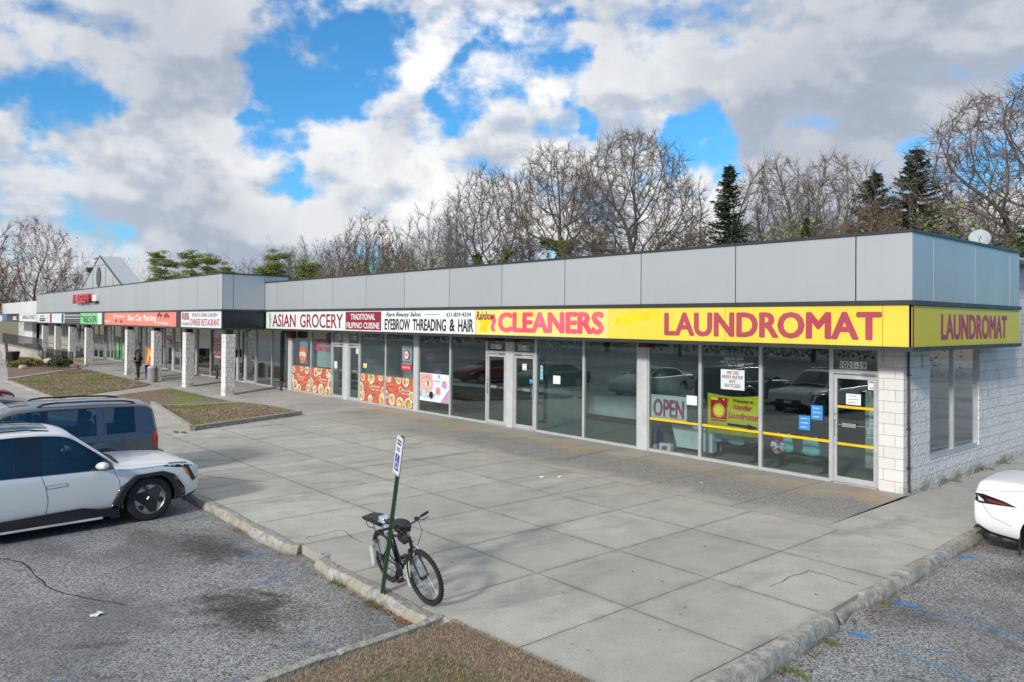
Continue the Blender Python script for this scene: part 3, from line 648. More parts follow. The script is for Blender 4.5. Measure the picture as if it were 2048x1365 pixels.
# fascia
JX=[0]+[-(1.0793+2.7555*k) for k in range(11)]+[-30.03]
mb=MB()
for a,b in zip(JX,JX[1:]): mb.box(b+.013,0,ZB,a-(.013 if a else .002),.03,ZT,bev=.004)
for a,b in zip([0.002,1.0252,3.3658,5.7112],[1.0252,3.3658,5.7112,6.46]): mb.box(-.03,a+.013 if a>.01 else .031,ZB,-.0,b-.013,ZT,bev=.004)
mb.build('fascia','panel',A)
mb=MB(); mb.box(-30.02,.031,2.99,-.031,G+.3,3.0+2.2); mb.box(-1.2,.031,2.99,-.031,6.45,5.2)
mb.build('fascia_backing','darktrim',A)
mb=MB(); mb.box(-30.03,-.028,ZT,.028,.14,ZT+.055); mb.box(-.14,-.028+.17,ZT,.028,6.48,ZT+.055)
mb.box(-30.03,-.035,ZST,.035,.0295,ZB-.002); mb.box(.0305-.03,.03,ZST,.035,6.49,ZB-.002)
mb.box(-30.03,-.03,ZSB-.085,.03,.0295,ZSB-.002); mb.box(.0,.03,ZSB-.085,.03,6.49,ZSB-.002)
mb.box(-30.05,-.01,ZB,-30.03,.05,ZT+.05); mb.build('metal_trim','darktrim',A)
mb=MB(); mb.box(-30.02,.0296,ZSB-.03,-.04,G-.03,ZSB-.02+.006); mb.box(WX+.003,.03,ZSB-.03,-.003,6.45,ZSB-.014); mb.build('soffit','soffit',A)
mb=MB(); mb.tube([(WX+.03,1.18,.02),(WX+.035,1.14,1.1),(WX+.03,1.13,2.96)],.022,8); 
for z_ in (.5,1.3,2.4): mb.box(WX,1.1,z_,WX+.06,1.19,z_+.03)
mb.build('downpipe','pipe_brown',A)
# window & door makers
def window(par,x0,x1,y=G,z0=.0,z1=TOPW,glass='glass',fw=.045,axis='x',sill=.07,mat_='alu'):
    f=MB()
    def bx(u0,v0,u1,v1,d0=-.035,d1=.06):
        if axis=='x': f.box(u0,y+d0,v0,u1,y+d1,v1)
        else: f.box(y-d1,u0,v0,y-d0,u1,v1)
    bx(x0,z0,x0+fw,z1); bx(x1-fw,z0,x1,z1); bx(x0+fw,z0,x1-fw,z0+sill); bx(x0+fw,z1-.04,x1-fw,z1)
    fo=f.build('window',mat_,par)
    p=MB()
    if axis=='x': p.box(x0+fw-.005,y+.008,z0+sill-.005,x1-fw+.005,y+.016,z1-.035)
    else: p.box(y-.016,x0+fw-.005,z0+sill-.005,y-.008,x1-fw+.005,z1-.035)
    p.build('pane',glass,fo); return fo
def door(par,x0,x1,y=G,ztop=2.36,z1=TOPW,side='l',glass='glass',num=None,panic=True,mat_='alu'):
    f=MB(); fw=.05
    for a,b in ((x0,x0+fw),(x1-fw,x1)): f.box(a,y-.04,0,b,y+.06,z1)
    f.box(x0+fw,y-.04,ztop+.02,x1-fw,y+.06,ztop+.11); f.box(x0+fw,y-.03,z1-.04,x1-fw,y+.05,z1)
    f.box(x0,y-.04,0,x1,y+.06,.02)
    fo=f.build('door_frame',mat_,par)
    t_=MB(); t_.box(x0+fw,y+.008,ztop+.1,x1-fw,y+.016,z1-.03); t_.build('transom_pane',glass,fo)
    d=MB(); a,b=x0+fw+.006,x1-fw-.006
    d.box(a,y-.03,.03,a+.075,y+.03,ztop); d.box(b-.075,y-.03,.03,b,y+.03,ztop); d.box(a+.075,y-.03,.03,b-.075,y+.03,.15); d.box(a+.075,y-.03,ztop-.085,b-.075,y+.03,ztop)
    do=d.build('door',mat_,par)
    p=MB(); p.box(a+.07,y+.0,.145,b-.07,y+.008,ztop-.08); p.build('pane',glass,do)
    h=MB(); hx=a+.035 if side=='l' else b-.035; sx=1 if side=='l' else -1
    h.tube([(hx,y-.03,1.02),(hx,y-.085,1.04),(hx,y-.085,1.36),(hx,y-.03,1.38)],.012,8)
    if panic: h.box(a+.075,y-.05,1.27,b-.075,y-.038,1.285); h.box(hx+sx*.16-.0,y-.06,1.23,hx+sx*.46,y-.036,1.32,bev=.008)
    h.box(hx-.02,y-.038,1.45,hx+.02,y-.03,1.52)
    h.build('handle','galv',do)
    c=MB(); c.box(b-.32 if side=='l' else a+.04,y-.075,ztop+.0,b-.04 if side=='l' else a+.32,y-.031,ztop+.045); c.build('door_closer','alu_dark',do)
    return do
def pier(par,x0,x1,y=G,z1=TOPW,mat_='pier'):
    f=MB(); f.box(x0+.003,y-.055,0,x1-.003,y+.1,z1,bev=.006); return f.build('pier',mat_,par)
door(A,-2.08,-1.03,side='l')
for a,b in ((-3.80,-2.08),(-5.50,-3.80),(-7.17,-5.50),(-9.56,-7.51),(-11.63,-9.56),(-16.16,-14.08),(-18.19,-16.16),(-20.54,-18.47),(-22.58,-20.54),(-27.13,-25.07),(-29.17,-27.13),(-31.53,-29.54),(-33.5,-31.53)): window(A,a,b)
pier(A,-7.51,-7.17); door(A,-12.70,-11.63,side='r'); pier(A,-13.04,-12.70); door(A,-14.08,-13.04,side='l'); pier(A,-18.47,-18.19)
door(A,-23.55,-22.58,side='r'); pier(A,-23.97,-23.55); door(A,-25.07,-23.97,side='l'); pier(A,-29.54,-29.17)
window(A,2.34,3.78,y=WX-.06,z0=.57,z1=2.98,axis='y',glass='glass_dark'); window(A,3.78,5.33,y=WX-.06,z0=.57,z1=2.98,axis='y',glass='glass_dark')
mb=MB(); mb.box(WX-.19,2.33,.552,WX+.012,5.34,.575); mb.build('sill','alu',A)
# yellow safety tape on laundromat glass
mb=MB()
for a,b,z0,z1 in ((-7.12,-5.53,.845,.905),(-5.44,-3.85,.845,.905),(-3.74,-2.13,.845,.905),(-1.95,-1.17,.83,.885),(-1.95,-1.17,1.635,1.69)): mb.box(a,G-.012,z0,b,G-.002,z1)
mb.build('safety_tape','yellow_tape',A)
# ---- interiors
I=MB()
def room(x0,x1,fl,wl,depth=8.5,back=None):
    m=MB(); m.box(x0+.06,G+.12,-.02,x1-.06,G+depth,.012); m.build('floor',fl,A)
    m=MB(); m.box(x0+.06,G+depth,0,x1-.06,G+depth+.05,2.99); m.build('interior_wall',back or wl,A)
    m=MB(); m.box(x0-.05,G+.12,0,x0+.05,G+depth,2.99); m.build('interior_wall',wl,A)
    m=MB(); m.box(x0,G+.12,2.95,x1,G+depth,2.98); m.build('ceiling','int_wall',A)
room(-7.3,WX-.2,'int_floor','int_wall',9); room(-12.9,-7.3,'int_floor','int_pale',7); room(-18.3,-12.9,'int_floor','int_dark',6); room(-23.7,-18.3,'int_floor','int_pale',2.6); room(-29.3,-23.7,'int_floor','int_wall',3.2,'int_pale'); room(-35.0,-29.3,'int_dark','int_dark',6)
m=MB(); m.box(-12.8,4.6,.0,-8.0,4.68,.20); m.build('skirting','baseboard',A)
m=MB(); m.box(-12.8,4.72,.0,-8.0,4.8,2.6); m.build('interior_wall','int_pale',A)
# notice board just inside the door
m=MB(); m.box(-1.55,G+.45,.33,-.8,G+.5,2.0); b_=m.build('partition','sconc',A)
# alarm bell boxes below the soffit
def alarm(x0,x1,mt,lab,z0=2.80):
    m=MB(); m.box(x0,.62,z0,x1,.92,2.99,bev=.01); o=m.build('wall_box',mt); m2=MB(); m2.box(x0+.05,.605,z0+.04,x1-.05,.619,2.95); m2.build('cover_plate','pipe_brown',o); tag(o,lab,'box','boxes under the soffit')
alarm(-7.19,-6.86,'rust_red','dark red box under the soffit above the pier left of the laundromat'); alarm(-13.9,-13.5,'brown_box','dark box under the soffit left of door 1021-17')
alarm(-12.62,-12.2,'brown_box','orange brown box under the soffit above door 1021-18'); alarm(-29.0,-28.45,'rust_red','tall dark red box under the soffit at the left end of the grocery',2.56)
# ---------------------------------------------------------------- SIGNS
def sign(x0,x1,mt,label,y=0.,z0=ZSB,z1=ZST,name='shop_sign',group='signs along the shop fronts'):
    s=thing(name,label,'sign',((x0+x1)/2,y,z0),0,group)
    return s,(x0+x1)/2,z0
def board(s,ox,oz,x0,x1,mt,z0=ZSB+.002,z1=ZST-.002,y0=.0,y1=.028,name='panel'):
    m=MB(); m.box(x0-ox,y0,z0-oz,x1-ox,y1,z1-oz); return m.build(name,mt,s)
def stext(s,ox,oz,txt,mt,x0,x1,z0,z1,bold=0.,shear=0.,y=-.001,name='lettering',depth=.006):
    return text(s,name,txt,mt,x0-ox,x1-ox,z0-oz,z1-oz,y,bold,shear,'-y',depth)
def flat(s,ox,oz,polys,mats,name='picture',y=-.002,step=.0012):
    m=MB()
    for i,(pts,mi) in enumerate(polys): m.add([(p[0]-ox,y-step*i,p[1]-oz) for p in pts],[tuple(range(len(pts)))],mi)
    me=m.build(name,mats,s); return me
# laundromat
s,ox,oz=sign(-7.7,-.05,0,'yellow sign reading LAUNDROMAT in large red letters above the corner shop')
board(s,ox,oz,-7.7,-.55,'yellow_sign'); board(s,ox,oz,-.54,-.06,'yellow_sign')
stext(s,ox,oz,'LAUNDROMAT','red_letter',-5.84,-.56,3.135,3.71,.05)
flat(s,ox,oz,[([(-7.45,3.38),(-5.95,3.62),(-5.95,3.74),(-7.4,3.58)],0)],['yellow_patch'],'faded_patch')
m=MB(); m.box(-4.105-ox,-.002,0.004,-4.095-ox,-.0005,.80); m.build('seam','seam',s)
# cleaners
s,ox,oz=sign(-13.41,-7.7,0,'yellow sign reading CLEANERS in pink red letters next to the laundromat sign')
board(s,ox,oz,-13.41,-10.62,'yellow_fade'); board(s,ox,oz,-10.61,-7.71,'yellow_fade')
stext(s,ox,oz,'CLEANERS','pink_letter',-12.27,-7.84,3.12,3.74,.062)
stext(s,ox,oz,'Rainbow','maroon',-13.36,-12.42,3.50,3.77,.006,.3,y=-.008)
flat(s,ox,oz,[([(-13.22,3.12),(-12.72,3.12),(-12.75,3.3),(-12.62,3.42),(-12.7,3.55),(-12.9,3.56),(-13.2,3.47),(-13.12,3.35)],0),([(-12.52,3.14),(-12.38,3.13),(-12.46,3.3),(-12.34,3.46),(-12.4,3.6),(-12.62,3.62),(-12.72,3.54),(-12.6,3.5),(-12.56,3.42),(-12.64,3.28),(-12.62,3.18)],1)],['yellow_patch','pink_letter'],'emblem')
# beauty salon
s,ox,oz=sign(-19.11,-13.42,0,'white sign reading EYEBROW THREADING & HAIR in black letters')
board(s,ox,oz,-19.11,-13.43,'white_sign')
for w_,a_,b_ in (('EYEBROW',-18.95,-17.22),('THREADING',-17.05,-15.02),('&',-14.82,-14.52),('HAIR',-14.33,-13.52)): stext(s,ox,oz,w_,'black_ink',a_,b_,3.10,3.52,.034)
stext(s,ox,oz,'Rare Beauty Salon','black_ink',-18.85,-16.55,3.56,3.76,.012,.25); stext(s,ox,oz,'631-839-4334','black_ink',-15.0,-13.65,3.60,3.74,.008)
m=MB(); m.box(-16.3-ox,-.006,3.66-oz,-15.4-ox,-.001,3.675-oz); m.build('line','black_ink',s)
# grocery
s,ox,oz=sign(-29.85,-19.12,0,'white sign reading ASIAN GROCERY with a dark red panel and a green bamboo stalk')
board(s,ox,oz,-29.85,-19.12,'white_sign')
stext(s,ox,oz,'ASIAN','maroon',-29.12,-26.6,3.11,3.71,.022); stext(s,ox,oz,'GROCERY','maroon',-26.15,-22.2,3.11,3.71,.022)
flat(s,ox,oz,[([(-21.98,3.07),(-19.2,3.07),(-19.2,3.79),(-21.98,3.79)],0)],['maroon'],'red_panel')
stext(s,ox,oz,'TRADITIONAL','white',-21.55,-19.65,3.47,3.71,.014,y=-.004); stext(s,ox,oz,'FILIPINO CUISINE','white',-21.88,-19.32,3.13,3.37,.014,y=-.004)
m=MB()
for k in range(5): m.box(-29.48-ox,-.006,3.08+k*.14-oz,-29.34-ox,-.001,3.205+k*.14-oz,bev=.01)
for (a,b_,c,d) in ((-29.36,3.45,-29.05,3.58),(-29.36,3.4,-29.1,3.35),(-29.45,3.6,-29.66,3.72)): m.poly([(a-ox,-.007,b_-oz),(c-ox,-.007,d-oz),(a-ox,-.007,b_-.05-oz)])
m.build('bamboo_picture','green_ink',s)
# side sign on the right-hand return
s=thing('shop_sign','shorter yellow sign reading LAUNDROMAT on the shaded right side of the building','sign',(0,3.25,ZSB),0,'signs along the shop fronts')
m=MB(); m.box(-.03,.05-3.25,.002,-.001,6.45-3.25,.80); m.build('panel','yellow_side_shaded',s)
text(s,'lettering','LAUNDROMAT','purple_letter',1.43-3.25,5.50-3.25,.125,.665,.001,.042,0,'+x',.006)
m=MB(); m.box(.0,-3.24,.0,.012,-3.2,.80); m.build('edge_strip','rust_red',s)
# ================================================================== BUILDING B with pillars
B=thing('shop_building','grey shop row with canopy on white stone pillars and a small gable','building',(-30,0,0))
oB=-30.
YB=-2.0925; ZBT=5.5946
def bb(m,x0,y0,z0,x1,y1,z1,**k): return m.box(x0-oB,y0,z0,x1-oB,y1,z1,**k)
JB=[-30.03]+[-(30.6+2.8*k) for k in range(17)]+[-77.45]
m=MB()
for a,b in zip(JB,JB[1:]):
    if a-b>.05: bb(m,b+.013,YB,ZB,a-(.013 if a<-30.1 else .002),YB+.03,ZBT,bev=.004)
for a,b in ((YB+.031,-1.5464),(-1.5464,-.0),(0.0,1.2251)): m.box(-.06,a+.013,ZB if b<=0 else 5.0,-.03,b-.013,ZBT,bev=.004)
m.build('fascia','panel',B)
m=MB(); bb(m,-77.4,YB+.031,2.96,-30.061,1.2,5.55); m.build('fascia_backing','darktrim',B)
m=MB(); bb(m,-77.46,YB-.03,ZBT,-30.0,YB+.14,ZBT+.055); bb(m,-30.17,YB+.15,ZBT,-30.0,1.24,ZBT+.055); bb(m,-77.46,YB-.035,ZST,-30.,YB+.029,ZB-.002); bb(m,-30.05,YB+.03,ZST,-30.,-.04,ZB-.002)
bb(m,-77.46,YB-.03,ZSB-.085,-30.0,YB+.029,ZSB-.002); bb(m,-30.05,YB+.03,ZSB-.085,-30.,-.04,ZSB-.002); bb(m,-30.05,1.21,5.0,-30.02,1.25,ZBT); bb(m,-77.46,1.06,5.4,-77.3,11.9,5.5); m.build('metal_trim','darktrim',B)
m=MB(); bb(m,-77.4,YB+.03,2.945,-30.03,G-.05,2.955); m.build('soffit','soffit',B)
m=MB(); bb(m,-77.4,1.3,5.0,-30.1,11.8,5.3); m.build('roof','soffit',B)
m=MB(); bb(m,-77.4,11.7,-.3,-30.1,11.9,5.0); bb(m,-77.4,1.3,-.3,-77.2,11.7,5.0); m.build('wall','int_wall',B)
m=MB(); m.prism([(YB+.1,ZSB+.02),(-.06,ZSB+.02),(-.06,ZST-.02),(YB+.1,ZST-.02)],-.03,-.002,plane='yz'); 
cy_,cz_=(YB)/2,(ZSB+ZST)/2
m.add([(0,YB+.12,ZSB+.03),(0,-.08,ZSB+.03),(.05,cy_,cz_),(0,YB+.12,ZST-.03),(0,-.08,ZST-.03)],[(0,1,2),(0,2,3),(3,2,4),(1,4,2)]); m.build('blank_sign_panel','blackpanel',B)
for i,xr in enumerate((-29.98,-35.65,-41.3,-46.98,-58.27,-64.0,-69.65,-75.4)):
    z0=H(xr,-1.7)-.02
    bm=bmesh.new(); bmesh.ops.create_cube(bm,size=1)
    for v in bm.verts: v.co=Vector((xr-.28-oB+v.co.x*.56,-1.675+v.co.y*.45,(z0+2.74)/2+v.co.z*(2.74-z0)))
    bmesh.ops.subdivide_edges(bm,edges=[e for e in bm.edges],cuts=5,use_grid_fill=True)
    vert=[e for e in bm.edges if abs((e.verts[0].co-e.verts[1].co).z)>.05]
    bmesh.ops.subdivide_edges(bm,edges=vert,cuts=5,use_grid_fill=True)
    rg=random.Random(i)
    for v in bm.verts:
        if z0+.01<v.co.z<2.73: v.co+=Vector((rg.uniform(-.008,.010),rg.uniform(-.0015,.001),0))
    m=MB(); 
    for f in bm.faces: f.normal_update()
    bm.verts.index_update(); m.v=[tuple(v.co) for v in bm.verts]; m.f=[tuple(v.index for v in f.verts) for f in bm.faces]; m.m=[1 if f.normal.y<-.6 else 0 for f in bm.faces]; bm.free()
    po=m.build('pillar',['pillar','pillar_front_lit'],B)
    m=MB(); m.box(xr-.48-oB,-1.85,2.741,xr-.12-oB,-1.5,2.944); m.build('bracket_or_shadow','blackpanel',po)
# shop front of B
for a,b in ((-36.0,-35.1),(-40.37,-38.2),(-38.2,-36.2),(-42.6,-40.37),(-44.0,-42.9),(-45.86,-44.0),(-47.2,-45.86),(-49.3,-47.5),(-51.5,-49.3),(-53.6,-51.5),(-55.6,-53.6),(-57.9,-55.6),(-60.4,-58.2),(-62.6,-60.4)): window(B,a-oB,b-oB,z1=2.94)
door(B,-34.95-oB,-33.55-oB,side='r',z1=2.94); door(B,-64.9-oB,-63.7-oB,side='l',z1=2.94); door(B,-63.7-oB,-62.6-oB,side='r',z1=2.94)
for a,b in ((-35.1,-34.95),(-36.2,-36.0),(-42.9,-42.6),(-47.5,-47.2),(-58.2,-57.9)): pier(B,a-oB,b-oB,z1=2.94)
for a in np.arange(-65.9,-77,-1.9): window(B,a-1.8-oB,a-oB,z1=2.94)
for a,b,fl,wl in ((-42.8,-35.1,'int_dark','int_dark'),(-52.,-42.8,'int_floor','int_dark'),(-62.5,-52,'int_floor','int_wall'),(-77,-62.5,'int_floor','blinds')):
    m=MB(); bb(m,a,G+.12,-.02,b,6.5,.012); m.build('floor',fl,B); m=MB(); bb(m,a,6.5 if wl!='blinds' else 1.4,0,b,6.6 if wl!='blinds' else 1.45,2.94); m.build('interior_wall',wl,B); m=MB(); bb(m,a-.03,G+.12,0,a+.03,6.5,2.94); m.build('interior_wall','int_dark',B)
# gable
m=MB(); P3=[(-60.8-oB,5.64),(-49.0-oB,5.64),(-55.1-oB,7.95)]
m.prism(P3,-1.75,-.35); m.build('gable','panel',B)
m=MB(); m.tube([(-49.0-oB,-1.77,5.66),(-55.1-oB,-1.77,7.97)],.05,5); m.tube([(-60.8-oB,-1.77,5.66),(-55.1-oB,-1.77,7.97)],.02,5)
m.prism([(-56.95-oB,7.26),(-53.3-oB,7.26),(-53.3-oB,7.28),(-56.95-oB,7.28)],-1.765,-1.752)
for xx in (-59.3,-57.1,-53.4,-51.3): 
    top=7.95-abs(xx+55.1)*2.31/(5.7 if xx<-55.1 else 6.1); m.box(xx-.012-oB,-1.765,5.65,xx+.012-oB,-1.752,min(top,7.26))
m.build('panel_joint','darktrim',B)
m=MB(); m.prism(ell(-55.3-oB,6.45,.62,.72),-1.80,-1.755); m.build('oval_window','blackpanel',B)
# signs of B
def signB(x0,x1,label,**k): return sign(x0,x1,0,label,y=YB,**k)
s,ox,oz=signB(-35.87,-30.12,'white sign reading CHINESE RESTAURANT in red letters at the canopy corner')
board(s,ox,oz,-35.87,-30.12,'white_sign'); stext(s,ox,oz,'CHINESE RESTAURANT','red_letter',-34.5,-30.3,3.12,3.46,.02); stext(s,ox,oz,"YEUNG'S CHINA GARDEN",'grey_ink',-34.2,-30.6,3.56,3.75,.01)
stext(s,ox,oz,'\u83ef\u90fd\u5712','maroon',-35.75,-34.65,3.38,3.78,.006); stext(s,ox,oz,'732-8323','maroon',-35.75,-34.6,3.12,3.27,.01)
s,ox,oz=signB(-51.98,-36.7,'long salmon pink sign reading Slot Car Racing with white letters')
board(s,ox,oz,-51.98,-36.7,'salmon'); stext(s,ox,oz,'Slot Car Racing','white',-46.2,-40.2,3.2,3.68,.035); stext(s,ox,oz,'PJ Raceway','white',-49.6,-46.8,3.45,3.7,.02); stext(s,ox,oz,'& Hobbies','white',-39.9,-38.0,3.13,3.3,.02)
def racecar(x,z,sc_): return [([(x+a*sc_,z+b*sc_) for a,b in ((-1,-.1),(-.9,.12),(-.4,.15),(-.2,.35),(.1,.3),(.3,.12),(.9,.05),(1,-.1))],0),(ell(x-.55*sc_,z-.12*sc_,.2*sc_,.2*sc_,10),0),(ell(x+.55*sc_,z-.12*sc_,.2*sc_,.2*sc_,10),0)]
flat(s,ox,oz,racecar(-48.9,3.28,.35)+racecar(-47.7,3.26,.35)+racecar(-39.6,3.66,.5)+racecar(-38.3,3.62,.5)+[([(-51.9,3.3),(-51.0,3.15),(-50.2,3.3),(-50.2,3.34),(-51.0,3.2),(-51.9,3.36)],1)],['maroon','white'])
s,ox,oz=signB(-59.32,-52.68,'bright green sign reading NAILS & SPA with dark letters')
board(s,ox,oz,-59.32,-53.9,'green_sign'); board(s,ox,oz,-53.89,-52.9,'white_sign'); board(s,ox,oz,-52.89,-52.68,'green_sign')
stext(s,ox,oz,'NAILS & SPA','black_ink',-58.3,-54.2,3.12,3.62,.02); stext(s,ox,oz,'Angel','black_ink',-59.2,-58.4,3.5,3.66,.0,.3)
s=thing('shop_sign','empty grey sign frame with open slats left of the green sign','sign',(-62.1,YB,ZSB),0,'signs along the shop fronts')
m=MB(); 
for k in range(5): m.box(-2.7,0,.06+k*.15,2.7,.025,.13+k*.15)
m.box(-.04,-.01,.03,.04,.024,.78); m.build('slats','alu_dark',s); m=MB(); m.box(-2.7,-.02,.38,2.7,-.001,.42);m.box(-2.7,-.02,.62,2.7,-.001,.66); m.build('bars','white',s)
s,ox,oz=signB(-71.1,-65.1,'white barber sign with a dark red stripe and a blue stripe')
board(s,ox,oz,-71.1,-65.1,'white_sign'); flat(s,ox,oz,[([(-71.1,3.05),(-70.3,3.05),(-70.3,3.8),(-71.1,3.8)],0),([(-66.2,3.05),(-65.4,3.05),(-65.4,3.8),(-66.2,3.8)],1)],['maroon','blue_ink'],'stripes'); stext(s,ox,oz,'BARBER SHOP','print_pale',-70,-66.6,3.45,3.7,.01)
s,ox,oz=signB(-77.2,-71.2,'white sign with two black bars and small spots')
board(s,ox,oz,-77.2,-71.2,'white_sign'); flat(s,ox,oz,[([(-76,3.12),(-73.2,3.12),(-73.2,3.25),(-76,3.25)],0),([(-76,3.3),(-73.2,3.3),(-73.2,3.42),(-76,3.42)],0)]+[(ell(-72.2+.3*math.sin(k*2),3.15+k*.12,.1,.04,8),0) for k in range(5)],['black_ink'],'bars'); stext(s,ox,oz,'Nina Tea','black_ink',-75.6,-73.6,3.52,3.7,.01)
# red channel letters on the panels
s=thing('channel_letters','red raised letters mounted on the grey panels below the gable','sign',(-57.6,YB,4.5),0)
for k,ch in enumerate('NAILS&SPA'):
    x0=-60.2+k*.58; text(s,'letter',ch,'red_bright',x0+57.6,x0+57.6+.50,.05,.72,-.16,.04,0,'-y',.22)
m=MB(); m.box(-2.6,-.04,.1,2.6,-.001,.16); m.box(-2.6,-.04,.6,2.6,-.001,.66); m.build('mounting_rail','red_dark',s)
m=MB(); m.box(2.75,-.2,.15,4.0,-.001,.62,bev=.02); m.build('power_box','panel_white',s); m=MB(); m.box(2.7,-.22,.02,4.05,-.001,.10)
m.build('bracket_or_shadow','blackpanel',s)  # black strip standing for the shadow beneath the power box
# ================================================================== far left building C
Cc=thing('shop_building','low white fronted building at the far left end with vertical blinds','building',(-77.5,0,0)); oC=-77.5
def cb(m,x0,y0,z0,x1,y1,z1): return m.box(x0-oC,y0,z0,x1-oC,y1,z1)
m=MB()
for k in range(8): cb(m,-99.6+k*2.76,YB,3.87,-99.6+(k+1)*2.76-.02,YB+.03,5.04)
m.build('fascia','panel_white',Cc)
m=MB(); cb(m,-99.6,YB+.031,2.96,-77.5,1.1,5.0); cb(m,-99.6,1.1,-.3,-77.5,11,4.9); m.build('wall','int_wall',Cc)
m=MB(); cb(m,-104,.2,-.3,-94.5,.6,2.95); m.build('wall','siding',Cc)
m=MB(); cb(m,-99.65,YB-.03,3.0,-77.5,YB+.029,3.06); m.build('metal_trim','darktrim',Cc)
m=MB(); cb(m,-94.4,.9,.7,-77.6,1.0,2.9); m.build('window_glass','int_dark',Cc)
m=MB()
for k in range(22): cb(m,-94+k*.75,.82,.75,-94+k*.75+.42,.88,2.8)
m.build('blinds','blinds',Cc)
m=MB(); cb(m,-94.4,.7,-.3,-77.6,.98,.69); m.build('plinth','sconc',Cc)
s,ox,oz=signB(-93.5,-86.9,'black sign with white stripes and blue edge at the far left',z0=3.06,z1=3.85)
board(s,ox,oz,-98.9,-95.9,'blue_trim',z0=3.08,z1=3.84); board(s,ox,oz,-95.8,-87.9,'blackpanel',z0=3.08,z1=3.84)
flat(s,ox,oz,[([(-91.5,3.2),(-89,3.2),(-89,3.32),(-91.5,3.32)],0),([(-91.5,3.4),(-89.5,3.4),(-89,3.52),(-91.2,3.56)],0)],['white'],'stripes')
s,ox,oz=signB(-86.8,-77.6,'white sign with tall thin black letters at the far left',z0=3.06,z1=3.85)
board(s,ox,oz,-86.8,-77.6,'white_sign',z0=3.08,z1=3.84); stext(s,ox,oz,'LANDs ATHLET','black_ink',-85.5,-78,3.3,3.7,.02)
# ================================================================== POSTERS AND THINGS IN THE WINDOWS
def poster(name,label,cat,x0,x1,z0,z1,mt,y=G-.012,group=None,th=.006,tilt=0.):
    o=thing(name,label,cat,((x0+x1)/2,y,z0),0,group)
    m=MB(); w2=(x1-x0)/2; m.box(-w2,0,0,w2,th,z1-z0); m.build('sheet',mt,o)
    return o,(x0+x1)/2,z0
def food_mural(x0,x1,zt_,label,seed,logo):
    o,ox,oz=poster('food_mural',label,'window mural',x0,x1,.075,zt_,'mural_wood',group='food murals on the lower window panes')
    rg=random.Random(seed); polys=[]
    W=x1-x0; Hh=zt_-.075
    spots=[]
    for k in range(3): spots.append((x0+W*(k+.15+rg.random()*.6)/3,zt_-.06-rg.random()*.16))
    for k in range(3): spots.append((x0+W*(k+.15+rg.random()*.6)/3,.075+.10+rg.random()*.18))
    spots+= [(x0+.03,.45+rg.random()*.2),(x1-.05,.5+rg.random()*.2)]
    def clip(P): return [(min(max(a,x0+.005),x1-.005),min(max(b,.08),zt_-.005)) for a,b in P]
    for k in range(3):
        cx,cz=rg.choice(spots[:6]); a=rg.uniform(0,3)
        polys.append((clip([(cx+.3*math.cos(a),cz+.3*math.sin(a)),(cx+.1*math.cos(a+1.2),cz+.12*math.sin(a+1.2)),(cx-.25*math.cos(a),cz-.25*math.sin(a)),(cx+.1*math.cos(a-1.4),cz+.12*math.sin(a-1.4))]),2))
    for cx,cz in spots:
        r=rg.uniform(.15,.25); polys.append((clip(ell(cx,cz,r*1.08,r,18)),0)); polys.append((clip(ell(cx,cz,r*.85,r*.78,16)),1))
    lx=(x0+x1)/2+logo; polys.append((ell(lx-.1,.78,.10,.10,14),3)); polys.append((ell(lx-.1,.77,.05,.06,10),4))
    flat(o,ox,oz,polys,['paper','food','leafgreen','yellow_fade','black_ink'],'picture')
    text(o,'lettering','FILIPINO FOOD','white',lx-.02-ox,lx+.62-ox,.62,.70,-.03,.02,0,'-y',.002); text(o,'lettering','FRESH & TASTY','white',lx+.0-ox,lx+.55-ox,.50,.565,-.03,.01,0,'-y',.002)
food_mural(-29.12,-27.18,1.24,'leftmost food bowl mural, below the round orange decal',1,-.2)
food_mural(-27.08,-25.12,1.24,'second food bowl mural from the left, touching the left middle door',2,0)
food_mural(-22.53,-20.6,1.22,'third food bowl mural, just right of the two middle doors',3,0)
food_mural(-20.49,-18.52,1.22,'rightmost food bowl mural, below the red and white poster',4,.2)
o,ox,oz=poster('window_decal','round orange decal reading ria in white letters','decal',-28.42,-27.6,1.36,2.46,'lightblue',y=G+.03)
flat(o,ox,oz,[(ell(-28.0,1.78,.42,.40,28),0)],['orange'],'disc',y=-.035); text(o,'lettering','ria','white',-.30,.30,1.70-oz,1.98-oz,-.04,.045,0,'-y',.003); text(o,'lettering','Money Transfer','white',-.24,.26,1.55-oz,1.62-oz,-.04,.01,0,'-y',.003)
o=thing('window_lettering','pink red lettering on the upper glass between the orange decal and the door','lettering',(-26.1,G-.006,2.0))
text(o,'letters','ASIAN GROCERY','poster_red',-.75,.65,.38,.58,0,.03,0,'-y',.003); text(o,'letters','OPEN 7 DAYS','poster_red',-.65,.60,.05,.28,0,.03,0,'-y',.003)
o,ox,oz=poster('store_blind','pale blue sheets hanging inside the grocery window','blind',-26.85,-25.3,1.28,2.4,'int_white',y=G+.15)
def small(name,label,cat,x0,x1,z0,z1,mt,lines=3,ink='grey_ink',group='sheets taped to the glass',y=G-.010):
    o,ox,oz=poster(name,label,cat,x0,x1,z0,z1,mt,group=group,y=y)
    m=MB(); h=(z1-z0); w=(x1-x0)
    for k in range(lines): m.box(-w*.34,-.002,h*(.8-.6*k/max(1,lines-1))-.006,w*(.34 if k%2 else .22),-.0005,h*(.8-.6*k/max(1,lines-1))+.006)
    if lines: m.build('print',ink,o)
    return o
o,ox,oz=poster('window_poster','tall white and red money transfer poster with a round red badge in the window','poster',-19.39,-18.7,1.50,2.49,'print_pale',y=G+.02)
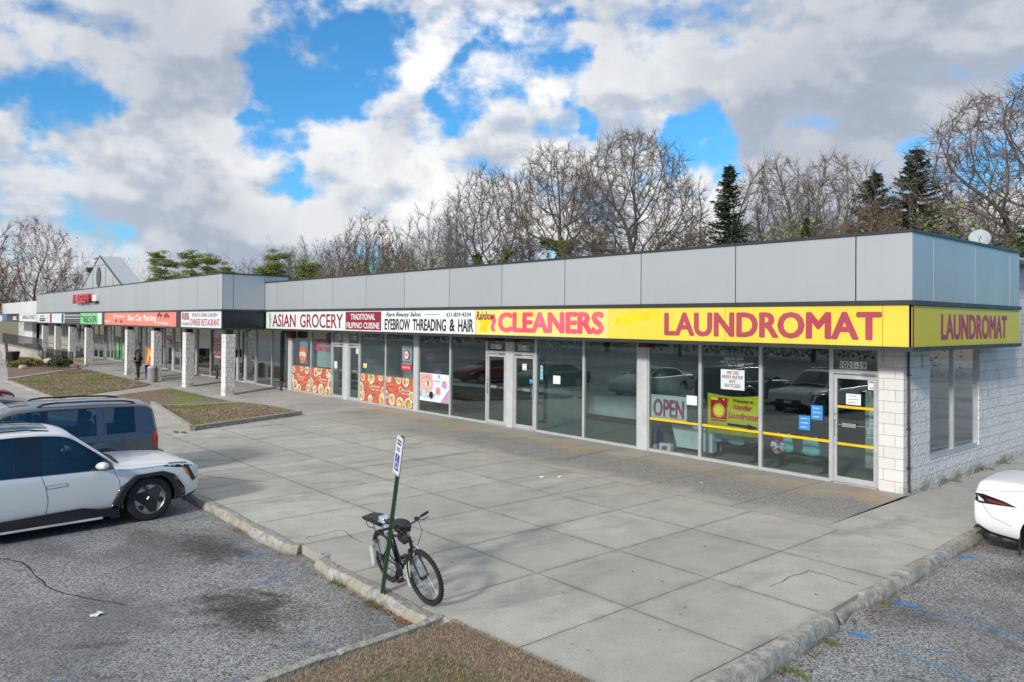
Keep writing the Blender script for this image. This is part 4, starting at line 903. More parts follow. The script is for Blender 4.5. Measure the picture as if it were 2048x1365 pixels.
flat(o,ox,oz,[([(-19.38,1.51),(-18.71,1.51),(-18.71,1.77),(-19.38,1.77)],0),(ell(-19.04,2.12,.2,.2,20),0),(ell(-19.04,2.12,.15,.15,18),1)],['poster_red','white'],'print',y=-.03)
text(o,'lettering','LBC','poster_red',-.12,.12,2.07-oz,2.18-oz,-.035,.03,0,'-y',.003); text(o,'lettering','MONEY TRANSFER','black_ink',-.28,.28,1.83-oz,1.87-oz,-.035,.01,0,'-y',.003); text(o,'lettering','WE SHIP HERE','white',-.27,.27,1.60-oz,1.67-oz,-.035,.01,0,'-y',.003)
small('notice','yellow green note on the glass right of the middle doors','notice',-22.33,-22.03,1.46,1.65,'yellow_fade',2)
small('notice','white sheet hanging on the inside of the left middle door','notice',-24.87,-24.6,1.3,1.62,'paper',2)
small('notice','small white camera notice at the top of the right middle door','notice',-22.95,-22.68,2.02,2.25,'white',2)
o=thing('neon_sign','small green and yellow oval neon sign high in the salon side window','neon sign',(-20.85,G+.15,2.16))
m=MB(); m.tube([(.19*math.cos(a),0,.18+.18*math.sin(a)) for a in np.linspace(0,6.28,20)],.014,6); m.build('tube','leafgreen',o); m=MB(); m.tube([(.13*math.cos(a),0,.18+.12*math.sin(a)) for a in np.linspace(0,6.28,16)],.010,6); m.build('inner_tube','yellow_patch',o)
# eye poster
o,ox,oz=poster('window_poster','wide salon poster showing a close up of an eye above four round pictures','poster',-18.09,-16.2,.46,1.50,'print_pale')
P=[(ell(-17.62,1.12,.42,.36,24),0),([(-18.07,.75),(-17.75,.80),(-17.25,1.15),(-17.28,1.45),(-17.9,1.48),(-18.07,1.40)],0),([(-17.95,1.3),(-17.65,1.42),(-17.3,1.28),(-17.3,1.24),(-17.62,1.34),(-17.93,1.25)],1),(ell(-17.55,1.12,.23,.10,20),1),(ell(-17.55,1.11,.20,.075,20),2),(ell(-17.55,1.115,.078,.078,16),3),(ell(-17.55,1.115,.035,.035,12),4),
 ([(-16.75,.47),(-16.22,.47),(-16.22,.98)],5),([(-18.08,.62),(-17.6,.60),(-17.2,.62),(-16.9,.85),(-16.8,.88),(-17.2,.70),(-17.6,.68),(-18.08,.8)],5),(ell(-17.78,.70,.165,.165,18),2),(ell(-17.78,.70,.14,.14,18),6),(ell(-17.33,.70,.165,.165,18),2),(ell(-17.33,.70,.14,.14,18),4),(ell(-16.9,.88,.165,.165,18),2),(ell(-16.9,.88,.14,.14,18),1),(ell(-16.5,1.14,.165,.165,18),2),(ell(-16.5,1.14,.14,.14,18),7),
 ([(-16.86,1.36),(-16.8,1.36),(-16.82,1.46),(-16.86,1.47)],3)]
flat(o,ox,oz,P,['skin_print','skin_print2','white','iris','black_ink','lilac','lightblue','lilac'],'picture')
text(o,'lettering','Beauty Studio','lilac',-.05,.35,1.2-oz,1.27-oz,-.02,.0,.3,'-y',.002); text(o,'lettering','631-839-4334','white',.45,.9,.52-oz,.57-oz,-.03,.0,0,'-y',.002)
o=thing('neon_sign','small round blue and red open neon sign in the salon window','neon sign',(-17.55,G+.1,1.93))
m=MB(); m.tube([(.20*math.cos(a),0,.15+.15*math.sin(a)) for a in np.linspace(0,6.28,20)],.014,6); m.build('tube','blue_ink',o); text(o,'lettering','OPEN','poster_red',-.14,.14,.10,.20,0,.01,0,'-y',.01)
o=thing('potted_flowers','magenta artificial flowers standing behind the eye poster','flowers',(-17.3,G+.22,1.40)); rg=random.Random(4); m=MB()
for _ in range(90):
    a=rg.uniform(0,6.28); r_=rg.uniform(0,.35); x_=r_*math.cos(a); z_=.14+.14*rg.gauss(0,.5); m.poly([(x_,rg.uniform(-.05,.05),z_),(x_+.04,0,z_+.02),(x_+.01,.02,z_+.045)])
m.build('petals','lilac',o)
# numbers over the doors
def number(x0,x1,z0,z1,txt,label):
    o,ox,oz=poster('door_number',label,'door number',x0,x1,z0,z1,'white',group='white number plates above the shop doors',y=G-.006)
    w=(x1-x0)/2; text(o,'lettering',txt,'black_ink',-w*.93,w*.93,(z1-z0)*.1,(z1-z0)*.9,-.001,.02,0,'-y',.003)
number(-1.9,-1.32,2.50,2.65,'1021-19','number plate 1021-19 above the corner door'); number(-12.5,-12.0,2.53,2.69,'1021-18','number plate 1021-18 above the door of the empty shop'); number(-13.9,-13.34,2.54,2.68,'1021-17','number plate 1021-17 above the salon door')
number(-23.42,-22.85,2.62,2.78,'1021-16','number plate 1021-16 above the right one of the two middle doors'); number(-24.78,-24.24,2.60,2.76,'1021-15','number plate 1021-15 above the left one of the two middle doors')
# door 19 sheets
o=small('notice','white sheet taped to the upper glass of the corner door','notice',-1.76,-1.44,1.72,1.955,'paper',3); o=small('notice','small white SMILE camera notice at the top corner of the corner door','notice',-1.29,-1.11,2.07,2.27,'white',2,'black_ink')
text(o,'lettering','SMILE!','black_ink',-.07,.07,.15,.18,-.003,.01,0,'-y',.002)
for i,(a,b,c,d) in enumerate(((-1.46,-1.26,1.18,1.58),(-1.24,-1.1,1.2,1.6),(-1.5,-1.2,.98,1.2),(-1.25,-1.0,.92,1.18))): small('notice',['sheet with grey print on the board behind the corner door glass, upper left','narrow sheet on the board behind the corner door, upper right','lower left torn sheet on the board behind the corner door','lower right torn sheet on the board behind the corner door'][i],'notice',a,b,c,d,'paper',4,y=G+.44-i*.002)
# laundromat window
o,ox,oz=poster('open_sign','large white OPEN sign with purple red letters leaning in the left laundromat window','sign',-7.10,-5.94,.87,1.53,'int_white',y=G+.03,th=.02)
text(o,'lettering','OPEN','purple_letter',-.50,.50,.07,.56,-.002,.045,0,'-y',.004)
m=MB(); 
for k in range(4): m.box(-.48+.25*k,-.012,.07,-.30+.25*k,-.008,.10)
m.build('underline','yellow_patch',o)
small('notice','blank square white sheet right of the OPEN sign','notice',-5.92,-5.6,1.35,1.59,'paper',0)
small('notice','blue printed sheet on the right window, the upper of the two','notice',-2.55,-2.28,1.32,1.64,'poster_blue',3,'white'); small('notice','blue printed sheet on the right window, the lower left of the two','notice',-2.84,-2.57,1.06,1.38,'poster_blue',3,'white')
o,ox,oz=poster('window_sign','white sign reading WE USE FRESH WATER NOT RECYCLED','sign',-4.90,-4.24,1.83,2.32,'print_pale',y=G-.012)
for i,(tx,w) in enumerate((('WE USE',.17),('FRESH WATER',.29),('NOT',.09),('RECYCLED',.22))): text(o,'lettering',tx,'maroon',-w,w,.37-.105*i,.455-.105*i,-.001,.02,.1,'-y',.003)
o=thing('window_lettering','small pale DROP OFF SAME DAY Service lettering on the laundromat glass','lettering',(-4.54,G-.004,2.38))
text(o,'letters','DROP OFF','print_pale',-.27,.27,.17,.24,0,.005,.2,'-y',.002); text(o,'letters','SAME DAY Service','print_pale',-.38,.38,.085,.155,0,.005,0,'-y',.002); text(o,'letters','Per Pound','print_pale',-.15,.26,.02,.065,0,.003,0,'-y',.002)
# banner
o=thing('banner','yellow banner reading Welcome to Islander Laundromat with a red washing machine and an arrow','banner',(-4.58,G+.05,.73))
m=MB(); n=14; V=[]
for j in range(3):
    for i in range(n+1):
        u=i/n; V.append((-.74+1.48*u,.018*math.sin(u*9)+.01*math.sin(u*21),(-.03*(1-u))+j/2*(1.0-.06*math.sin(math.pi*u))))
m.add(V,[(j*(n+1)+i,j*(n+1)+i+1,(j+1)*(n+1)+i+1,(j+1)*(n+1)+i) for j in range(2) for i in range(n)]); b_=m.build('cloth','banner',o,smooth=True); q=b_.modifiers.new('s','SOLIDIFY'); q.thickness=.004
F_=[([(-.63,.30),(-.18,.30),(-.15,.88),(-.63,.88)],0),([(-.62,.81),(-.42,.81),(-.42,.87),(-.62,.87)],1),(ell(-.39,.56,.17,.17,24),1),(ell(-.39,.56,.15,.15,24),0),(ell(-.39,.56,.135,.135,24),1),(ell(-.25,.84,.025,.025,10),1),([(-.62,.335),(-.18,.335),(-.18,.345),(-.62,.345)],1),([(-.14,.215),(.42,.21),(.42,.165),(.70,.23),(.42,.30),(.42,.265),(-.14,.27)],2)]
flat(o,0,0,F_,['banner_red','banner','black_ink'],'picture',y=-.034)
for tx,c,x0,x1,z0,z1 in (('Welcome to','black_ink',.0,.56,.80,.88),('Islander','banner_red',.02,.52,.62,.76),('Laundromat','banner_red',-.12,.70,.40,.56)): text(o,'lettering',tx,c,x0,x1,z0,z1,-.036,.008,.2,'-y',.003)
# shell chairs on a beam
def beam_chairs(loc,n,label,leg=True):
    pass
seat_i=0
for bx,seats in ((-4.95,(-5.45,-4.8)),(-3.15,(-3.5,-2.85))):
    o=thing('chair_frame','dark beam frame carrying the %s pair of pale blue shell seats inside the laundromat'%('left' if bx<-4 else 'right'),'bench frame',(bx,G+.75,0),0,'beam frames under the shell seats')
    m=MB(); m.box(-.75,-.04,.33,.75,.04,.38)
    for sx in (-.55,.55): m.box(sx-.03,-.05,.01,sx+.03,.05,.33); m.box(sx-.05,-.24,0,sx+.05,.24,.03)
    m.build('beam','iron',o)
    for k,sx in enumerate(seats):
        o=thing('shell_chair',['pale blue shell seat at the far left under the banner','pale blue shell seat second from the left under the banner','pale blue shell seat right of the mullion, nearer the red bag','pale blue shell seat nearest the corner door'][seat_i],'chair',(sx,G+.75,.38),0,'pale blue shell seats'); seat_i+=1
        V=[];nu,nv=10,10
        for j in range(nv+1):
            v=j/nv
            for i in range(nu+1):
                u=i/nu*2-1; w_=.23*(1-.35*max(0,v-.5)*1.2) if v>.4 else .23
                if v<.5: yy=.22-.44*(v/.5); zz=.02+.03*abs(u)**2+(.02 if v<.1 else 0)
                else: yy=-.22-.07*(v-.5)/.5; zz=.02+.42*((v-.5)/.5)+.0
                # back toward the window
                zz+=.05*(abs(u)**3); yy+=.05*abs(u)**2*(1 if v>.5 else 0)
                V.append((u*w_*(1-.15*(1 if v>.95 else 0)),yy,zz))
        m=MB(); m.add(V,[(j*(nu+1)+i,j*(nu+1)+i+1,(j+1)*(nu+1)+i+1,(j+1)*(nu+1)+i) for j in range(nv) for i in range(nu)])
        s_=m.build('seat_shell','teal_chair',o,smooth='all'); q=s_.modifiers.new('s','SOLIDIFY'); q.thickness=.008
        m=MB(); m.box(-.06,-.06,0,.06,.06,.02); m.build('mount','iron',o)
# laundry cart, boxes, bag
o=thing('laundry_cart','large white plastic laundry cart behind the OPEN window','cart',(-6.3,G+.8,0))
m=MB(); 
m.add([(-.34,-.25,.12),(.36,-.25,.12),(.36,.25,.12),(-.34,.25,.12),(-.46,-.32,.72),(.42,-.32,.72),(.42,.32,.72),(-.46,.32,.72)],[(0,3,2,1),(0,1,5,4),(1,2,6,5),(2,3,7,6),(3,0,4,7)]); m.build('tub','int_white',o)
m=MB(); m.tube([(-.47,-.33,.72),(.43,-.33,.72),(.43,.33,.72),(-.47,.33,.72)],.018,6,closed=True); m.build('rim','white',o)
for a,b in ((-.3,-.2),(.32,-.2),(-.3,.2),(.32,.2)): m=MB(); m.lathe([(.05,-.012),(.05,.012)],c=(a,b,.05),axis='y',k=12); m.box(a-.01,b-.01,.05,a+.01,b+.01,.12); m.build('castor','iron',o)
o=thing('storage_bin','second white bin standing behind the window mullion','bin',(-5.62,G+.7,0)); m=MB(); m.box(-.15,-.2,.1,.13,.25,.72,bev=.02); m.build('tub','int_white',o); m=MB(); m.box(-.16,-.21,.66,.14,.26,.70); m.build('rim','white',o)
def carton(loc,sz,mt,lab,mt2,nm='detergent_box'):
    o=thing(nm,lab,'box',loc,.15,'packets on the laundromat window floor'); m=MB(); m.box(-sz[0]/2,-sz[1]/2,0,sz[0]/2,sz[1]/2,sz[2],bev=.005); m.build('carton',mt,o)
    m=MB(); m.poly([(sz[0]*a,-sz[1]/2-.002,sz[2]*(.5+b)) for a,b in ((-.3,-.25),(.1,-.3),(.3,.1),(0,.28),(-.25,.1))]); m.build('print',mt2,o)
carton((-7.22,G+.35,.08),(.17,.10,.56),'blue_ink','tall blue and purple packet standing in the left laundromat window','orange'); carton((-7.42,G+.3,.0),(.10,.12,.32),'poster_blue','short bright blue packet at the left edge of the window','white')
carton((-6.78,G+.28,.0),(.34,.16,.22),'white','white packet with pink and blue print on the window floor','poster_red'); carton((-7.2,G+.32,0),(.24,.15,.16),'sconc','low beige carton between the blue packets','paper')
o=thing('plastic_bag','clear bag of red laundry sitting left of the right hand seats','bag',(-3.62,G+.45,.38)); bm=bmesh.new(); bmesh.ops.create_icosphere(bm,subdivisions=3,radius=.16)
rg=random.Random(3)
for v in bm.verts: v.co=v.co*(1+rg.uniform(-.12,.12)); v.co.z=v.co.z*1.1+.15
m=MB(); m.bm(bm); bm.free(); m.build('bag_film','print_pale',o); m=MB()
for _ in range(16): a,b,c=rg.uniform(-.15,.12),-.165,rg.uniform(.02,.3); m.box(a,b-.01,c,a+.06,b+.01,c+.03)
m.box(-.1,-.05,.3,.12,.05,.40); m.build('cloth','red_bright',o)
# salon shelf behind door 17 , stool etc.
o=thing('display_shelf','dark shelf of bottles behind the salon door','shelf',(-13.4,G+1.3,0)); m=MB()
for z_ in (.1,.7,1.05,1.4,1.75,2.1): m.box(-.6,-.15,z_,.6,.15,z_+.03)
m.box(-.6,.15,0,.6,.18,2.3); m.build('rack','int_shelf',o)
rg=random.Random(11)
for zi,z_ in enumerate((.73,1.08,1.43,1.78)):
    m=MB()
    for k in range(9): m.cyl(-.5+k*.125,-.05,z_,z_+rg.uniform(.15,.24),.035,k=8)
    m.build('bottles',['white','poster_red','teal_chair','white'][zi],o)
small('notice','blank white sheet in the window of the empty shop','notice',-10.86,-10.55,1.56,1.81,'paper',0); small('notice','narrow blue and teal strip poster left in the empty shop window','notice',-11.44,-11.32,1.65,2.09,'teal_chair',3,'blue_ink')
small('notice','small white camera notice on door 1021-18','notice',-12.28,-12.08,1.9,2.1,'white',2,'black_ink'); small('notice','small blue and white sticker low on door 1021-18','notice',-11.93,-11.8,1.50,1.62,'poster_blue',1,'white')
o=thing('stool','yellow wooden stool behind the glass beside the grocery','stool',(-30.3,G+.55,0)); m=MB(); m.cyl(0,0,.68,.72,.17); m.build('seat','stool',o)
for a in range(4):
    c,s_=math.cos(a*1.57+.78),math.sin(a*1.57+.78); m=MB(); m.tube([(.12*c,.12*s_,.68),(.2*c,.2*s_,0)],.018,6); m.tube([(.16*c,.16*s_,.3),(.16*math.cos(a*1.57+2.35),.16*math.sin(a*1.57+2.35),.3)],.01,5); m.build('leg','stool',o)
o=thing('standpipe','short brown capped pipe standing on the walkway by the grocery pier','pipe',(-29.65,G-.35,0)); m=MB(); m.cyl(0,0,0,.36,.075,k=14); m.build('pipe','pipe_brown',o); m=MB(); m.lathe([(0,.44),(.05,.43),(.09,.39),(.10,.34),(.085,.33)],k=14); m.build('cap','rust_red',o)
# decals in B windows
for (x0,x1,z0,z1,tx,lab) in ((-39.9,-38.4,2.1,2.32,'FAMILY MEAL','red lettering strip reading FAMILY MEAL, top of the restaurant window'),(-39.9,-38.4,1.75,1.98,'LUNCH BUFFET','red lettering strip second from the top in the restaurant window'),(-39.9,-38.4,1.42,1.64,'PARTY TRAYS','red lettering strip third from the top in the restaurant window'),(-39.7,-38.6,1.15,1.32,'TAKE OUT','shortest and lowest red lettering strip in the restaurant window'),(-48.9,-47.7,2.0,2.3,'OPEN','red and white OPEN strip in the hobby shop window'),(-48.5,-47.8,1.72,1.95,'NO','small red square sticker below the OPEN strip')):
    o,ox,oz=poster('window_lettering',lab,'lettering',x0,x1,z0,z1,'poster_red',group='red lettering in the canopy shop windows'); w=(x1-x0)/2; text(o,'letters',tx,'white',-w*.92,w*.92,.03,z1-z0-.03,-.001,.02,0,'-y',.003)
o,ox,oz=poster('window_poster','orange and yellow poster covering the pane behind the standing person','poster',-53.5,-51.6,.1,1.45,'orange'); flat(o,ox,oz,[([(-53.4,.2),(-52.2,.9),(-52.9,1.3)],0),([(-53.2,.8),(-51.8,.2),(-51.8,.5)],1)],['yellow_patch','banner_red'],'picture')
o,ox,oz=poster('window_poster','tall bright green poster in the window under the nails sign','poster',-61.9,-61.0,.3,1.9,'leafgreen'); flat(o,ox,oz,[(ell(-61.45,1.2,.25,.4,14),0)],['green_sign'],'picture')
o,ox,oz=poster('window_poster','pale green poster lower right of the tall green one','poster',-60.0,-58.9,.2,1.5,'green_sign'); flat(o,ox,oz,[(ell(-59.45,1.1,.3,.3,14),0)],['print_pale'],'picture')
for (xp,lab) in ((-38.6,'brown goose neck vent pipe in front of the restaurant window, the left one'),(-36.9,'brown goose neck vent pipe in front of the restaurant window, the right one')):
    o=thing('vent_pipe',lab,'pipe',(xp,G-.25,H(xp,.8)),0,'brown goose neck pipes'); m=MB(); m.tube([(0,0,0),(0,0,.55)]+[(-.18+.18*math.cos(a),0,.55+.18*math.sin(a)) for a in np.linspace(0,3.14,9)]+[(-.36,0,.45)],.07,10); m.build('pipe','pipe_brown',o,smooth=True); m=MB(); m.cyl(0,0,0,.05,.11); m.build('flange','iron',o)
o=thing('mailbox','small black mailbox on the pier between the restaurant windows','mailbox',(-36.12,G-.08,1.35)); m=MB(); m.box(-.12,-.08,0,.12,.0,.42,bev=.02); m.build('box','iron',o); m=MB(); m.box(-.10,-.09,.3,.10,-.078,.33); m.build('flap','alu',o)
# dish
o=thing('satellite_dish','pale grey satellite dish behind the parapet at the right end of the roof','satellite dish',(-1.2,7.5,5.12)); m=MB(); m.cyl(0,0,0,.35,.03); m.build('mast','galv',o)
m=MB(); m.T=Matrix.Translation((0,0,.68))@Matrix.Rotation(rad(22),4,'Z')@Matrix.Rotation(rad(66),4,'X')@Matrix.Scale(.62,4)
m.lathe([(0.001,.09),(.15,.075),(.3,.04),(.42,-.03),(.425,-.045),(.3,.02),(.15,.06),(0.001,.075)],k=28); m.T=None; m.build('reflector','dish',o,smooth=True)
m=MB(); m.tube([(0,0,.40),(.08,-.25,.42),(.12,-.42,.62)],.012,6); m.box(.09,-.46,.60,.16,-.39,.68); m.build('feed_arm','dish',o)
# ================================================================== STREET FURNITURE
def hz(x,y): return H(x,y)
o=thing('trash_can','round pebbled concrete trash can with a pale lid beside the third pillar','trash can',(-40.4,-2.2,hz(-40.4,-2.2))); m=MB(); m.lathe([(0.001,0),(.26,0),(.27,.03),(.27,.78),(.25,.80)],k=24); m.build('body','stonecan',o,smooth=True); m=MB(); m.lathe([(.27,.80),(.265,.86),(.2,.93),(.1,.96),(0.001,.96)],k=24); m.build('lid','sconc',o,smooth=True)
o=thing('waste_bin','blue plastic bin with a dark rim behind the third pillar','bin',(-43.2,-1.6,hz(-43.2,-1.6))); m=MB(); m.lathe([(0.001,0),(.2,0),(.25,.72),(.24,.72)],k=16); m.build('body','bluebin',o,smooth=True); m=MB(); m.lathe([(.26,.70),(.265,.78),(.24,.78),(.22,.66),(0.001,.6)],k=16); m.build('rim','iron',o)
# sign post
o=thing('parking_sign','leaning green metal post carrying a small white sign with the blue wheelchair symbol','sign',(-2.44,-10.12,-.13))
lean=Matrix.Rotation(rad(4.7),4,'Y')@Matrix.Rotation(rad(-5.0),4,'X')
m=MB(); m.T=lean
prof=[(a*1.5,b*1.5) for a,b in [(-.030,0),(-.038,-.004),(-.016,-.004),(-.012,-.026),(.012,-.026),(.016,-.004),(.038,-.004),(.030,0),(.020,.002),(.012,-.02),(-.012,-.02),(-.020,.002)]]
m.T=lean@Matrix.Rotation(rad(-18),4,'Z')@Matrix.Translation((0,.012,0)); m.prism(prof,0,2.13,plane='xy'); simple('postgreen',(.018,.055,.022),.4); m.build('post','postgreen',o)
m=MB(); m.T=lean@Matrix.Rotation(rad(-18),4,'Z')
rr_=[]; 
def rrect(x0,x1,z0,z1,r,n=5):
    P=[]
    for cx,cz,a in ((x1-r,z1-r,0),(x0+r,z1-r,90),(x0+r,z0+r,180),(x1-r,z0+r,270)):
        for i in range(n+1): P.append((cx+r*math.cos(rad(a+90*i/n)),cz+r*math.sin(rad(a+90*i/n))))
    return P
m.prism(rrect(-.155,.155,1.645,2.125,.03),-.034,-.0285); m.build('sign_plate','white',o)
m=MB(); m.T=lean@Matrix.Rotation(rad(-18),4,'Z')
def lay(P,y,mi=0): m.add([(p[0],y,p[1]) for p in P],[tuple(range(len(P)))],mi)
for (a,b,c,d) in ((-.142,.142,2.108,2.114),(-.142,.142,1.655,1.661),(-.142,-.136,1.655,2.114),(.136,.142,1.655,2.114)): lay([(a,c),(b,c),(b,d),(a,d)],-.0355)
lay(rrect(-.095,.095,1.695,1.90,.01),-.0355)
# symbol
lay(ell(-.005,1.872,.016,.016,12),-.037,1); lay([(-.012,1.85),(.004,1.85),(.008,1.80),(.055,1.80),(.055,1.787),(-.004,1.787)],-.037,1); lay([(.045,1.80),(.058,1.80),(.078,1.735),(.064,1.73),(.045,1.787)],-.037,1)
ring=[(ell(-.01,1.765,.05,.05,18,1.9,6.1)[i],ell(-.01,1.765,.036,.036,18,1.9,6.1)[i]) for i in range(18)]
for a,b in zip(ring,ring[1:]): lay([a[0],b[0],b[1],a[1]],-.037,1)
m.build('symbol',['blue_ink','white'],o)
tm=lean@Matrix.Rotation(rad(-18),4,'Z')
for tx,z0,z1,w in (('RESERVED',2.055,2.085,.10),('PARKING',2.015,2.045,.09),('PERMIT',1.965,1.985,.07),('REQUIRED',1.935,1.955,.08)):
    q=text(o,'lettering',tx,'blue_ink',-w,w,z0,z1,-.0345,.01,0,'-y',.002)
    if q: q.data.transform(tm)
m=MB(); m.T=tm; 
for z_ in (1.70,2.08): m.tube([(0,-.045,z_),(0,.03,z_)],.008,8)
m.build('bolt','galv',o)
# ================================================================== VEHICLES
from mathutils.bvhtree import BVHTree
def b_paint(t,b,base,metal=.4,rough=.25):
    n=t.noise(t.pos(),260,2); n2=t.noise(t.pos(),2.2,4)
    c=t.mix(t.ramp(n,.3,.7,0,.25),base,tuple(min(1,v*1.2+.01) for v in base)); z=t.sep(t.obj())[2]
    c=t.mix(t.math('MULTIPLY',t.ramp(z,.15,.5,.45,0),t.ramp(n2,.3,.7)),c,(.20,.185,.165))
    t.set(b.inputs['Base Color'],c); b.inputs['Metallic'].default_value=metal; t.set(b.inputs['Roughness'],t.ramp(n2,.3,.7,rough,rough+.1)); b.inputs['Coat Weight'].default_value=.7; b.inputs['Coat Roughness'].default_value=.05
simple('paint_silver',build=lambda t,b:b_paint(t,b,(.74,.745,.735),.2,.3)); simple('paint_grey',build=lambda t,b:b_paint(t,b,(.11,.125,.145),.65,.27)); simple('paint_white',build=lambda t,b:b_paint(t,b,(.80,.82,.83),0,.35))
simple('paint_dark',build=lambda t,b:b_paint(t,b,(.03,.032,.037),.5,.3)); simple('paint_red',build=lambda t,b:b_paint(t,b,(.20,.01,.02),.4,.3)); simple('paint_pale',build=lambda t,b:b_paint(t,b,(.42,.45,.48),.5,.3))
def b_cg(t,b):
    n=t.noise(t.obj(),1.2,3); b.inputs['Base Color'].default_value=(.008,.012,.018,1); b.inputs['Roughness'].default_value=.02; b.inputs['Specular IOR Level'].default_value=.42
    t.set(b.inputs['Normal'],t.bump(n,.03,.05))
simple('car_glass',build=b_cg)
simple('side_glass',build=lambda t,b:b_glass(t,b,(.30,.36,.38),2.4)); simple('seat_cloth',(.10,.10,.105),.9); simple('cabin_trim',(.03,.03,.033),.85)
simple('gloss_black',(.010,.012,.018),.12,coat=.6); simple('plastic',(.022,.023,.025),.55); simple('tyre',(.022,.022,.023),.85); simple('rim',(.50,.51,.52),.3,.8); simple('chrome',(.70,.71,.72),.12,1.)
simple('well',(.008,.008,.008),.9); simple('lamp_red',(.50,.01,.012),.15,coat=1.); simple('lamp_white',(.72,.75,.77),.15,coat=1.); simple('amber',(.75,.16,.01),.2,coat=1.); simple('seamline',(.015,.015,.017),.7); simple('grey_plastic',(.11,.11,.115),.6)
def car_section(st):
    x,zb,zs,ze,zr,w,wr=st; h=zs-zb
    P=[(0,zb),(.80*w,zb),(.955*w,zb+.05),(1.0*w,zb+.33*h),(1.0*w,zb+.70*h),(.985*w,zs-.045),(.955*w,zs),(.955*w+(wr+.035-.955*w)*.10,zs+(ze-.03-zs)*.10),(.955*w+(wr+.035-.955*w)*.90,zs+(ze-.03-zs)*.90),(wr+.035,ze-.03),(wr,ze+.015),(.84*wr,ze+(zr-ze)*.55),(.45*wr,zr-.012),(0,zr)]
    ring=[(x,y,z) for y,z in P]+[(x,-y,z) for y,z in P[-2:0:-1]]
    return ring
def car(name,label,loc,rz,stations,glass,paint,wheels,wr_,pillars=(),black_pillars=(),shield=(),group='parked cars',wheel_style='spokes',see=False,roofglass=None,lower='plastic'):
    root=thing(name,label,'car',loc,rz,group)
    NR=26; V=[];F=[];mi=[]
    stations=list(stations); bs=set()
    for g0,g1 in list(glass)+list(black_pillars)+list(shield):
        for b0 in (g0,g1):
            for q in (b0-.05,b0,b0+.05): bs.add(round(q,3))
    for q in sorted(bs):
        if q<=stations[0][0] or q>=stations[-1][0]: continue
        if min(abs(q-s_[0]) for s_ in stations)<.022: continue
        for a_,b_ in zip(stations,stations[1:]):
            if a_[0]<q<b_[0]:
                f_=(q-a_[0])/(b_[0]-a_[0]); stations.insert(stations.index(b_),tuple(a_[k]+(b_[k]-a_[k])*f_ for k in range(7))); break
    for st in stations: V+=car_section(st)
    n=len(stations)
    def mid(i): return (stations[i][0]+stations[i+1][0])/2
    for i in range(n-1):
        for j in range(NR):
            a=i*NR+j; b=i*NR+(j+1)%NR; F.append((a,b,b+NR,a+NR))
            jj=j if j<13 else 25-j; mx=mid(i); m=0
            if jj in(6,7,8) and any(g0<mx<g1 for g0,g1 in glass): m=1
            elif jj in(6,7,8) and any(g0<mx<g1 for g0,g1 in black_pillars): m=2
            if jj>=10 and any(g0<mx<g1 for g0,g1 in shield): m=1
            if jj in(0,1): m=3
            mi.append(m)
    F.append(tuple(range(NR))[::-1]); mi.append(0); F.append(tuple((n-1)*NR+j for j in range(NR))); mi.append(0)
    me=bpy.data.meshes.new('b'); me.from_pydata(V,[],F); me.polygons.foreach_set('material_index',mi)
    bm=bmesh.new(); bm.from_mesh(me); bmesh.ops.recalc_face_normals(bm,faces=bm.faces); bm.to_mesh(me); bm.free()
    MT=[paint,'car_glass','gloss_black',lower,'well']
    for q in MT: me.materials.append(M[q])
    ob=bpy.data.objects.new('b',me); COL.objects.link(ob)
    ob.modifiers.new('s','SUBSURF').levels=2; ob.modifiers['s'].render_levels=2
    dg=bpy.context.evaluated_depsgraph_get(); dg.update(); smooth_me=bpy.data.meshes.new_from_object(ob.evaluated_get(dg))
    bv=BVHTree.FromPolygons([v.co.copy() for v in smooth_me.vertices],[tuple(p.vertices) for p in smooth_me.polygons])
    # cut wheel wells
    cuts=[]
    for (wx,wy) in wheels:
        for s in (-1,1):
            c=MB(); c.lathe([(0.001,-.16),(wr_+.055,-.16),(wr_+.055,.4),(0.001,.4)],c=(wx,0,wr_),axis='y',k=28)
            co=c.build('cut','well'); co.location=(0,s*(wy),0); 
            if s<0: co.rotation_euler=(0,0,math.pi); co.location=(2*wx,s*wy,0)
            cuts.append(co); mo=ob.modifiers.new('c','BOOLEAN'); mo.object=co; mo.operation='DIFFERENCE'; mo.solver='EXACT'; mo.material_mode='TRANSFER'
    dg=bpy.context.evaluated_depsgraph_get(); dg.update(); em=bpy.data.meshes.new_from_object(ob.evaluated_get(dg))
    for c in cuts: bpy.data.objects.remove(c)
    bpy.data.objects.remove(ob)
    names=[q.name for q in em.materials]
    # split by material into body + single windows
    bm=bmesh.new(); bm.from_mesh(em); bm.faces.ensure_lookup_table()
    gi=[k for k,nm in enumerate(names) if nm.startswith('car_glass')]
    seen=set(); groups=[]
    for f in bm.faces:
        if f.index in seen or f.material_index not in gi: continue
        st_=[f]; seen.add(f.index); comp=[]
        while st_:
            q=st_.pop(); comp.append(q)
            for e in q.edges:
                for g_ in e.link_faces:
                    if g_.index not in seen and g_.material_index in gi: seen.add(g_.index); st_.append(g_)
        groups.append(comp)
    def emit(nm,faces,mats,remap=None):
        idx={};vs=[];fs=[];ms=[]
        for f in faces:
            r=[]
            for v in f.verts:
                if v.index not in idx: idx[v.index]=len(vs); vs.append(tuple(v.co))
                r.append(idx[v.index])
            fs.append(r); ms.append(f.material_index)
        m2=bpy.data.meshes.new(nm); m2.from_pydata(vs,[],fs)
        for q in mats: m2.materials.append(q)
        if len(mats)>1: m2.polygons.foreach_set('material_index',ms)
        m2.polygons.foreach_set('use_smooth',[True]*len(fs))
        try: m2.set_sharp_from_angle(angle=rad(50))
        except Exception: pass
        m2.update(); return link(nm,m2,root)
    emit('body',[f for f in bm.faces if f.index not in seen],list(em.materials))
